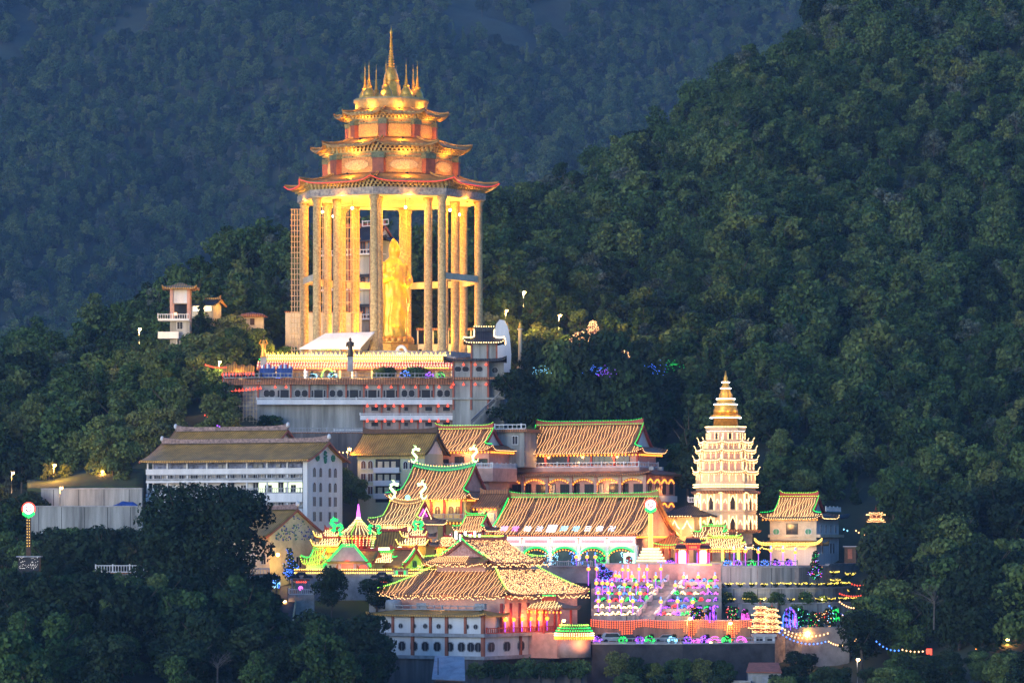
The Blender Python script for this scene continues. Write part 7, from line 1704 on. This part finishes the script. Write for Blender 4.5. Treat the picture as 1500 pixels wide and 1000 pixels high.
# garlands of bulbs across the right hand slope
def garland(a, b, sag, m, label, step=.75, r_=.16):
    a, b = V(a), V(b); c = a; t_ = thing('garland', label, 'garland', c); d = b-a; pts = [d*(i/14)-V((0,0,sag*4*(i/14)*(1-i/14))) for i in range(15)]
    MB().tube(pts, .02, 3).build('wire', M_BLACK, t_); path_bulbs(MB(), [p-V((0,0,.12)) for p in pts], step, r_, 0, 1.2).build('bulbs', m, t_); return t_
GL = [((1150,921,681),(1213,926,683),.8,G_WARM,'upper garland of warm bulbs crossing the tan stone wall'),((1142,925,679),(1213,937,681),1.2,G_BLUE,'lower garland of blue bulbs crossing the tan stone wall'),((1214,938,680),(1257,933,672),1.0,G_WARM,'garland of warm bulbs hanging before the round dark tree'),((1284,938,668),(1322,950,666),.7,G_BLUE,'blue garland sagging over the dark slope at lower right'),((1322,950,666),(1360,951,664),.3,G_WARM,'garland of warm bulbs ending near a red sign at lower right'),
 ((1230,880,700),(1252,889,696),.3,G_WARM,'short warm garland below the yellow lit plants'),((1215,886,696),(1238,899,692),.4,G_BLUE,'short blue garland at the right end of the lower curved wall'),((1230,868,706),(1262,871,700),.3,G_RED,'red and warm garland beside the far right wall'),((1248,854,712),(1275,850,708),.5,G_RED,'red garland at the forest edge right of the walls'),((1258,861,708),(1285,862,704),.3,G_WARM,'warm garland at the forest edge right of the walls'),
 ((1254,776,755),(1290,778,758),.9,G_WARM,'sagging warm garland below the distant small pagoda'),((1236,774,752),(1246,776,752),.1,G_CYAN,'short pale garland at the corner of the timber shed'),((1220,895,694),(1262,897,690),.5,G_WARM,'warm garland under the round dark tree'),((1150,925,676),(1180,932,678),.4,G_WARM,'warm garland beside the small lit pagodas'),
 ((331,537,788),(300,533,800),.3,G_RED,'red and white garland leaving the wavy roofed shelter'),((345,626,775),(318,622,770),.4,G_PURP,'violet garland above the rear dormitory roof'),((332,600,779),(318,612,776),.4,G_WARM,'yellow garland at the foot of the scaffolded brick wall'),((300,607,774),(325,615,776),.3,G_RED,'red garland in the trees left of the scaffolded wall')]
for a,b,sg,m_,lab in GL: garland(P(*a),P(*b),sg,m_,lab)
for px,y,Y,pw,lab in ((346,627,772,160,'orange lamp at the end of the violet garland above the rear dormitory'),(512,657,757,420,'orange lamp in the gap between the dormitory and the green yellow building')): street_lamp(px,y,Y,lab,pw,3.5,.4)
garland(P(497,661,757),P(516,657,757),.3,G_WARM,'short warm garland in the gap beside the dormitory')
# lit roofs half hidden in the trees right of the corner tower
G_DIM = glow('bulb_dim',(1,.55,.22),.8)
for px,yb,yt,w,Y,lab,m_,k in ((852,512,486,62,805,'large lit roof half hidden by trees right of the corner tower',G_DIM,300),(868,490,470,24,812,'upper lit roof half hidden by trees right of the corner tower',G_DIM,120),(914,538,514,30,800,'small lit pavilion roof deep among the dark trees',G_DIM,90)):
    s = Y/F; t_ = thing('lit_roof', lab, 'roof', P(px,yb+8,Y)); w_ = w*s/2; h_ = (yb-yt)*s; z0 = 8*s
    MB().prism([(-w_,-3),(w_,-3),(w_,3),(-w_,3)], z0, z0+h_, 0, [(-w_*.25,-.2),(w_*.35,-.2),(w_*.35,.2),(-w_*.25,.2)]).build('roof', M_TILEB, t_); MB().box(-w_*.85,w_*.85,-2.2,2.2,-3,z0).build('wall', M_CREAM, t_)
    def rp_(a,b): x0_, x1_ = -w_*(1-.75*a), w_*(1-.65*a); return V((x0_+(x1_-x0_)*b, -3+2.8*a-.1, z0+h_*a+.1))
    net(t_, rp_, k, m_, .1, 3, 'roof_bulbs'); lamp(t_, (0,-4.5,z0+1), 25, (1,.6,.25))
for px,y,m_,lab in ((876,540,G_BLUE,'cluster of blue bulbs in a dark tree right of the corner tower'),(885,546,G_PURP,'cluster of violet bulbs under the blue ones in a dark tree'),(962,538,G_BLUE,'cluster of blue bulbs in a dark tree left of green ones'),(988,536,G_GREEN,'cluster of green bulbs in a dark tree above the rear hall'),(796,543,G_CYAN,'cluster of pale bulbs in a dark tree nearest the corner tower')):
    t_ = thing('light_cluster', lab, 'lights', P(px,y,775)); mb = MB()
    for i in range(26): mb.bulb((rnd.gauss(0,1.0),rnd.gauss(0,.5),rnd.gauss(0,.6)), .06)
    mb.build('bulbs', m_, t_)
# ------------------------------------------------------------------ left side: retaining walls, road, lamps, lotus post
wall_thing('retaining_wall', 'weathered upper retaining wall at far left with a grassy bank above', [(X_(60,738),738),(X_(208,733),733)], Z_(716,735), Z_(738,735)-6, M_CONC, .6)
wall_thing('retaining_wall', 'tall streaked lower retaining wall at far left', [(X_(40,724),724),(X_(208,722),722)], Z_(742,723), Z_(800,723)-6, M_CONC, .6)
slab('ledge_path', 'path between the two retaining walls at far left', [(X_(40,724.5),724.5),(X_(208,722.5),722.5),(X_(208,733),733),(X_(60,738),738)], Z_(742,723)-.2, -12, M_PAVE)
bk = MB(); n = 14
g_ = [[V((X_(40+170*j/n,738+22*i/5), 738+22*i/5, Z_(716,735)+(Z_(702-16*min(1,max(0,(j-2)/6)) , 760)-Z_(716,735))*i/5)) for j in range(n+1)] for i in range(6)]
bk.grid(g_, .5); tag(bk.build('grass_bank', mat('bank_grass',(.055,.085,.025),.95,.5,.6,c2=(.05,.045,.02),bump=.5,bscale=2)), 'grassy bank above the retaining walls', kind='structure')
street_lamp(80,681,752,'tall orange street lamp lighting the shrubs at far left',1500,3.4,.2); street_lamp(19,692,748,'orange street lamp at the left edge of the picture',900,3,.3); street_lamp(90,714,729,'orange lamp on the path between the two retaining walls',520,3.2,.3)
street_lamp(155,818,690,'orange lamp left of the big dark trees',700,3.4,.3); street_lamp(200,821,690,'faint orange lamp beside the big dark trees',120,3.2,.3); street_lamp(254,818,684,'orange lamp in front of the big dark trees',700,3.6,.3)
lg_ = lotus_post('lotus neon sign glowing white and red on a yellow post at far left', 42, 745, 800, 668, 0, 0, 1.0)
bs_ = thing('lit_shed', 'dark shed speckled with small white lights at far left', 'shed', P(42,838,650)); MB().box(-1.8,1.8,0,2,-1.5,2.6).build('wall', M_DARK, bs_); MB().box(-2.1,2.1,-.4,2.3,2.6,2.8).build('roof', M_GREYM, bs_); mb = MB(); [mb.bulb((rnd.uniform(-1.6,1.6),-.1,rnd.uniform(.6,2.6)),.03) for i in range(50)]; mb.build('bulbs', G_WHITE, bs_)
t_ = rowthing('boundary_wall', 'grey wall with white railing glimpsed between trees at lower left', 'wall', P(140,850,676), P(215,850,676), 1.2, M_CONC); rail(t_, [(0,.2,1.45),(9,.2,1.45)], 1.3, M_WHITE, step=.5)
t_ = rowthing('boundary_wall', 'grey railed wall left of the lane beside the painted house', 'wall', P(320,852,680), P(398,850,680), 1.0, M_CONC); rail(t_, [(0,.2,1.25),(9,.2,1.25)], 1.2, M_WHITE, step=.5)
for px,Y,lab in ((185,729,'blue tarpaulin heap on the path between the retaining walls'),):
    t_ = thing('tarpaulin_heap', lab, 'tarpaulin', (X_(px,Y),Y,Z_(742,723)-.2)); mb = MB(); mb.grid([[V((2.6*(j/8-.5)*2,(i/4-.5)*1.6,1.3*math.sin(PI*min(.97,max(.03,j/8)))**.5*math.sin(PI*min(.97,max(.03,i/4)))**.5+.12*math.sin(j*2+i))) for j in range(9)] for i in range(5)][::-1], .05); mb.build('sheet', M_BLUE, t_); MB().box(-1.6,1.6,-.4,.4,0,.9).build('load', M_WOOD, t_)
# lane
ln = MB(); a = [(400,932,655),(402,905,664),(406,880,675),(412,858,686)]; g_ = [[P(px,y,Y),P(px+27,y,Y)] for px,y,Y in a]
ln.grid([[p[0],p[1]] for p in g_], 3.0); tag(ln.build('lane', mat('lane_asphalt',(.09,.08,.08),.85,.3,.5)), 'narrow lane sloping down beside the painted house', kind='structure')
rail(thing('lane_railing', 'thin railing along the right edge of the lane', 'railing', P(428,931,655)), [V((0,0,0)),P(430,905,664)-P(428,931,655),P(434,880,675)-P(428,931,655),P(440,860,686)-P(428,931,655)], 1.0, M_STEEL, step=1.2)
street_lamp(417,880,674,'small warm lamp halfway down the lane',120,3.5,.2)
lit_tree(424,850,690,6.0,'tree hung with blue bulbs beside the painted house',(G_BLUE,),110); lit_tree(405,862,676,2.4,'slim column of blue lights at the top of the lane',(G_BLUE,G_CYAN),110,True)
light_ball('lit_shrub','blue lit shrub in front of the painted house',P(424,842,689),.8,G_BLUE,None,80)
# sheds at the bottom
t_ = thing('metal_shed', 'shed with a pale corrugated metal roof at the bottom of the picture', 'shed', P(640,1016,632), R(-18)); s = 632/F
mb = MB(); mb.plate([V((-2.6,6.5,6.2)),V((2.6,6.5,6.0)),V((5.6,-2.0,2.4)),V((-.2,-2.0,2.6))], (0,0,-.12)); mb.build('roof', mat('corrugated_metal',(.42,.46,.50),.45,.25,.6,stripe=('X',1.6,.7),metal=.3), t_); MB().prism([(0,-1.5),(5,-1.5),(2.2,6),(-2.2,6)], -8, 2.2).build('wall', M_WOOD, t_); MB().box(.3,.42,-.5,-.4,2.6,6).build('vent_pipe', M_BLACK, t_)
t_ = thing('brown_shed', 'low brown roofed shed at the lower right below the gatehouse', 'shed', P(1096,1008,650)); s = 650/F; MB().box(0,48*s,0,4,-4,26*s).build('wall', M_GREYM, t_); mb = MB(); mb.plate([V((-.4,-.8,25*s)),V((49*s,-.8,24*s)),V((47*s,4.6,37*s)),V((.4,4.6,37*s))], (0,0,-.15)); mb.build('roof', M_TRIM, t_); MB().box(6*s,20*s,-.06,.02,2*s,18*s).build('shutter', M_CONC, t_)
wall_thing('boundary_wall', 'low pale wall beside the brown roofed shed', [(X_(1040,652),652),(X_(1100,649),649)], Z_(998,650), -30, M_CONC, .4)
t_ = wall_thing('undercroft_wall', 'stained wall at the foot of the white podium', [(X_(690,653),653),(X_(860,653),653)], Z_(985,653), -30, mat('stained_dark',(.15,.13,.12),.9,.5,.7), .5)
sg_ = thing('road_sign', 'small red sign on a post by the slope at lower right', 'sign', P(1361,962,664)); MB().tube([(0,0,-3),(0,0,1.2)],.06,5).build('post', M_GREYM, sg_); MB().box(-.5,.5,-.06,.06,.4,1.5).build('sign_board', G_RED, sg_)
street_lamp(1476,936,662,'curved street lamp with a red and blue light string at the far right',240,4,1.2)
for px,y,lab,m_ in ((1484,946,'red and blue light figure on the slope at far right',G_RED),(1480,952,'blue light figure base at far right',G_PURP),(1437,950,'two small red lamps on the slope at far right',G_ORNG)):
    t_ = thing('light_figure', lab, 'light figure', P(px,y,664)); mb = MB(); path_bulbs(mb, [V((-.8,0,0)),V((.1,0,.5)),V((.7,0,1.3))] if m_ is G_RED else [V((-.9,0,0)),V((.9,0,.2))], .25, .12); mb.build('bulbs', m_, t_)
street_lamp(1257,965,645,'white globe lamp on a thin post at lower right',60,3.2,.1,col=(1,.95,.85))
# ------------------------------------------------------------------ 17. trees, each one a thing
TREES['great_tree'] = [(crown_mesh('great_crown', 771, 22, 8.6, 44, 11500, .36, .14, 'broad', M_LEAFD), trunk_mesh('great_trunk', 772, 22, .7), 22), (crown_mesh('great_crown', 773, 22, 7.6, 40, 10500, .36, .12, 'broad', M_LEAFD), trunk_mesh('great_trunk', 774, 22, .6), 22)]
def topfit(px, Y, z, lim, h): return min(h, (H-lim)*Y/F-z)
tree('great_tree', 'huge dark tree left of its slightly taller twin before the dormitory', 258, 668, 21.5, z=P(258,878,668).z, name='broadleaf_tree', idx=0)
tree('great_tree', 'huge dark tree right of its twin before the dormitory and painted house', 337, 664, 21.0, z=P(337,878,664).z, name='broadleaf_tree', idx=1)
tree('dark_tree', 'dark feathery tree standing alone before the entrance shrine', 486, 672, 7.6, z=P(486,892,672).z)
tree('dark_tree', 'wide dome shaped bush between the shrine and the front hall', 552, 674, 5.6, z=P(552,890,674).z, wide=1.5)
tree('conifer_tree', 'tall cone shaped tree left of the pagoda on the forest edge', 1008, 772, 17, z=P(1008,715,772).z)
tree('broadleaf_tree', 'bushy green tree close behind the white pavilion', 1125, 768, 9, z=P(1125,760,768).z, wide=1.3)
tree('dark_tree', 'round dark tree below the warm garland at lower right', 1262, 672, 9.5, z=P(1262,972,672).z, wide=1.2)
tree('dark_tree', 'round dark bush right of the brown roofed shed', 1172, 652, 6.5, z=P(1172,1008,652).z, wide=1.25)
tree('dark_tree', 'dark tree just right of the corner tower', 752, 776, 12, z=P(752,628,776).z)
tree('broadleaf_tree', 'leaning tree on the grassy bank beside the retaining walls', 166, 752, 12.5, z=P(166,708,752).z-1)
for px,lab,h in ((72,'orange lit shrub under the tall street lamp at far left',2.6),(95,'orange lit shrub right of the tall street lamp',2.4),(155,'orange lit shrub under the leaning tree',2.6),(178,'orange lit shrub right of the leaning tree',2.2)): tree('pale_tree', lab, px, 757, h*1.5, z=P(px,704 if px<120 else 686,757).z)
street_lamp(150,690,754,'orange lamp lighting the shrubs under the leaning tree',500,2.2,.2)
for i,px in enumerate((905,928,950,962,985,1002,1028,1052,1064)): tree('broadleaf_tree' if i % 3 else 'pale_tree', 'young bushy tree growing against the dark rock wall', px, 652+rnd.uniform(-3,2), rnd.uniform(4.2,5.6), 'young trees against the rock wall', z=P(px,1004+rnd.uniform(-6,6),652).z)
for px,y in ((392,600),(404,598)): tree('shrub', 'small plant growing out of the concrete wall under the white gallery', px, 782.5, 2.6, 'plants on the concrete wall', z=P(px,626,782.5).z)
for px in (515,524,497,506): tree('pale_tree', 'small palm like shrub in the gap beside the dormitory', px, 752+rnd.uniform(-3,4), 4.5+rnd.random()*2, 'shrubs in the gap beside the dormitory', z=P(px,742,752).z+rnd.random()*4)
def zone(n, pr, Yr, kinds, hr, lim, label, cat_group, seed, avoid=None):
    q = random.Random(seed); made = 0; tries = 0; placed = []
    while made < n and tries < n*30:
        tries += 1; px = q.uniform(*pr); Y = q.uniform(*Yr); z = ground(px,Y)
        if avoid and avoid(px,Y): continue
        if any(abs(px-a)*Y/F < 3.0 and abs(Y-b) < 4.0 for a,b in placed): continue
        h = topfit(px, Y, z, lim(px), q.uniform(*hr))
        if h < 3.2: continue
        k = q.choice(kinds)
        tree(k, label, px, Y, h, cat_group, z=z, wide=min(1.5,max(1.0,1.0+(8-h)*.07))*q.uniform(.9,1.15)); placed.append((px,Y)); made += 1
    return made
def limA(px):
    if 22 < px < 64: return 840
    if px < 60: return 775
    if px < 205: return 772
    if px < 388: return 838
    if px < 440: return 938
    return 895
zone(74, (-25,545), (590,690), ('dark_tree','dark_tree','dark_tree','tall_tree','broadleaf_tree'), (8,15), limA, 'dark leafy tree in the wooded valley at lower left', 'trees in the valley at lower left', 11, lambda px,Y: (388 < px < 440 and Y > 652) or (px > 520 and Y > 648) or (22 < px < 64 and Y > 646) or (px > 380 and Y > 676))  # mostly dark leaves: the dim corner is put into leaf colour
zone(10, (60,212), (684,716), ('dark_tree','broadleaf_tree'), (11,17), lambda px: 772, 'dark tree in front of the lower retaining wall', 'trees before the lower retaining wall', 25)
zone(34, (-25,330), (772,860), ('broadleaf_tree','tall_tree','pale_tree','pale_tree','broadleaf_tree'), (9,14), lambda px: 300, 'leafy tree on the hillside left of the pavilion', 'trees on the left hillside', 12, lambda px,Y: 225 < px < 325 and Y > 838)  # doubled pale kind: light on the foliage is put into leaf colour
zone(14, (215,330), (770,836), ('pale_tree','broadleaf_tree'), (8,11), lambda px: 470, 'leafy tree below the watch tower', 'trees below the watch tower', 15)
zone(10, (335,425), (800,860), ('broadleaf_tree','pale_tree'), (8,11), lambda px: 425 if px < 350 else 455, 'leafy tree beside the scaffold left of the pavilion', 'trees beside the left scaffold', 21, lambda px,Y: Y < 842)
for px,Y,yt in ((812,797,498),(828,795,507),(846,794,502),(862,795,511),(878,796,500),(894,796,509),(902,793,530),(916,792,536),(930,793,526),(786,797,505),(854,803,488),(888,806,480)): tree('dark_tree' if px%4 else 'broadleaf_tree','dark tree partly hiding the lit roofs right of the corner tower',px,Y,(H-yt)*Y/F-ground(px,Y),'trees before the lit roofs',wide=.72)
zone(12, (-25,60), (694,765), ('dark_tree','broadleaf_tree'), (7,12), lambda px: 702 if px > 25 else 640, 'dark tree around the far left street lamps', 'trees at the far left lamps', 23, lambda px,Y: 25 < px and Y > 744)
zone(28, (755,1000), (778,858), ('broadleaf_tree','dark_tree','broadleaf_tree'), (8,13), lambda px: 470, 'dark leafy tree on the slope behind the rear hall', 'trees behind the rear hall', 13, lambda px,Y: (815 < px < 890 and 780 < Y < 815) or (895 < px < 935 and 780 < Y < 803))
zone(30, (1000,1540), (765,858), ('broadleaf_tree','dark_tree','tall_tree','broadleaf_tree'), (8,13), lambda px: 440, 'leafy tree on the slope behind the pagoda', 'trees behind the pagoda', 14, lambda px,Y: 1265 < px < 1300 and Y < 790)
zone(34, (1275,1545), (655,755), ('broadleaf_tree','dark_tree','dark_tree','broadleaf_tree'), (10,17), lambda px: 870 if px < 1290 else (760 if px < 1330 else 700), 'tall dark tree crowding the right edge below the forest', 'trees at the right edge', 16, lambda px,Y: px < 1385 and Y < 668)
zone(20, (1190,1545), (596,652), ('broadleaf_tree','dark_tree'), (6,11), lambda px: 975 if px < 1300 else (958 if px < 1390 else 950), 'leafy tree in the valley at lower right', 'trees in the valley at lower right', 17)
zone(7, (860,1180), (596,640), ('broadleaf_tree','dark_tree'), (5,8), lambda px: 985, 'leafy tree at the bottom edge below the rock wall', 'trees at the bottom edge', 18)
for px in (30,46,56): tree('dark_tree','dark bushy tree in front of the speckled shed at far left',px,645,(H-837-rnd.random()*3)*645/F-ground(px,645),'trees before the speckled shed')
for px,Y in ((1062,699),(1100,698),(1140,697),(1180,699),(1205,703),(1070,694),(1125,692),(1165,693)): tree('shrub','low dark bush at the foot of the curved concrete walls',px,Y,1.6+rnd.random(),'bushes along the curved walls',z=P(px,884 if Y > 696 else 905,Y).z)
for px in (700,722,745,768,790,812,835,850): tree('shrub','dark creeper bush along the top of the stained wall under the podium',px,652.3,2.2+rnd.random()*1.2,'bushes on the wall under the podium',z=P(px,992,652).z)
# two bare trees
for px,y,Y,h,lab in ((1368,905,668,7.5,'leafless pale tree among dark crowns at the right'),(318,992,600,5,'leafless twiggy tree at the bottom left')):
    t_ = thing('bare_tree', lab, 'tree', P(px,y,Y)); mb = MB(); mb.tube([(0,0,-2),(0.1,0,h*.4)], .14, 6); q = random.Random(px)
    for i in range(22):
        a_ = q.uniform(-1.3,1.3); L_ = h*q.uniform(.4,.7); b = V((0,0,h*q.uniform(.25,.45))); e_ = b+V((math.sin(a_)*L_,q.uniform(-.5,.5)*L_*.6,math.cos(a_)*L_*.8)); mb.tube([b,(b+e_)/2+V((q.uniform(-.2,.2),0,.2)),e_], .05, 4, r1=.015)
        for k in range(3): m2 = b.lerp(e_,q.uniform(.5,.9)); mb.tube([m2,m2+V((q.uniform(-.8,.8),q.uniform(-.4,.4),q.uniform(.2,.9)))], .02, 3, r1=.01)
    mb.build('trunk', mat('pale_bark',(.13,.115,.10),.9,.3,2), t_)
print('TREES', N_TREES)
# roofs that were laid out in a turned frame become direct parts of their building
for e_ in [o for o in list(COL.objects) if o.type == 'EMPTY' and o.parent is not None and o.name.split('.')[0] in ('gabled_roof','roof_tier')]:
    for ch in list(e_.children):
        m_ = e_.matrix_basis @ ch.matrix_basis; ch.parent = e_.parent; ch.matrix_basis = m_
    bpy.data.objects.remove(e_)
# ------------------------------------------------------------------ the evening air
hz = bpy.data.materials.new('evening_air'); hz.use_nodes = True
n = hz.node_tree.nodes; n.remove(n['Principled BSDF'])
pv = n.new('ShaderNodeVolumePrincipled'); pv.inputs['Color'].default_value = (.45,.68,1,1); pv.inputs['Density'].default_value = .00006
pv.inputs['Anisotropy'].default_value = 0.0
hz.node_tree.links.new(pv.outputs[0], n['Material Output'].inputs['Volume'])
hb = MB(); hb.box(-1900,1900,-150,3800,-75,720)
tag(hb.build('haze', hz), 'thin blue evening haze over the valley and the mountain', 'haze', kind='stuff')
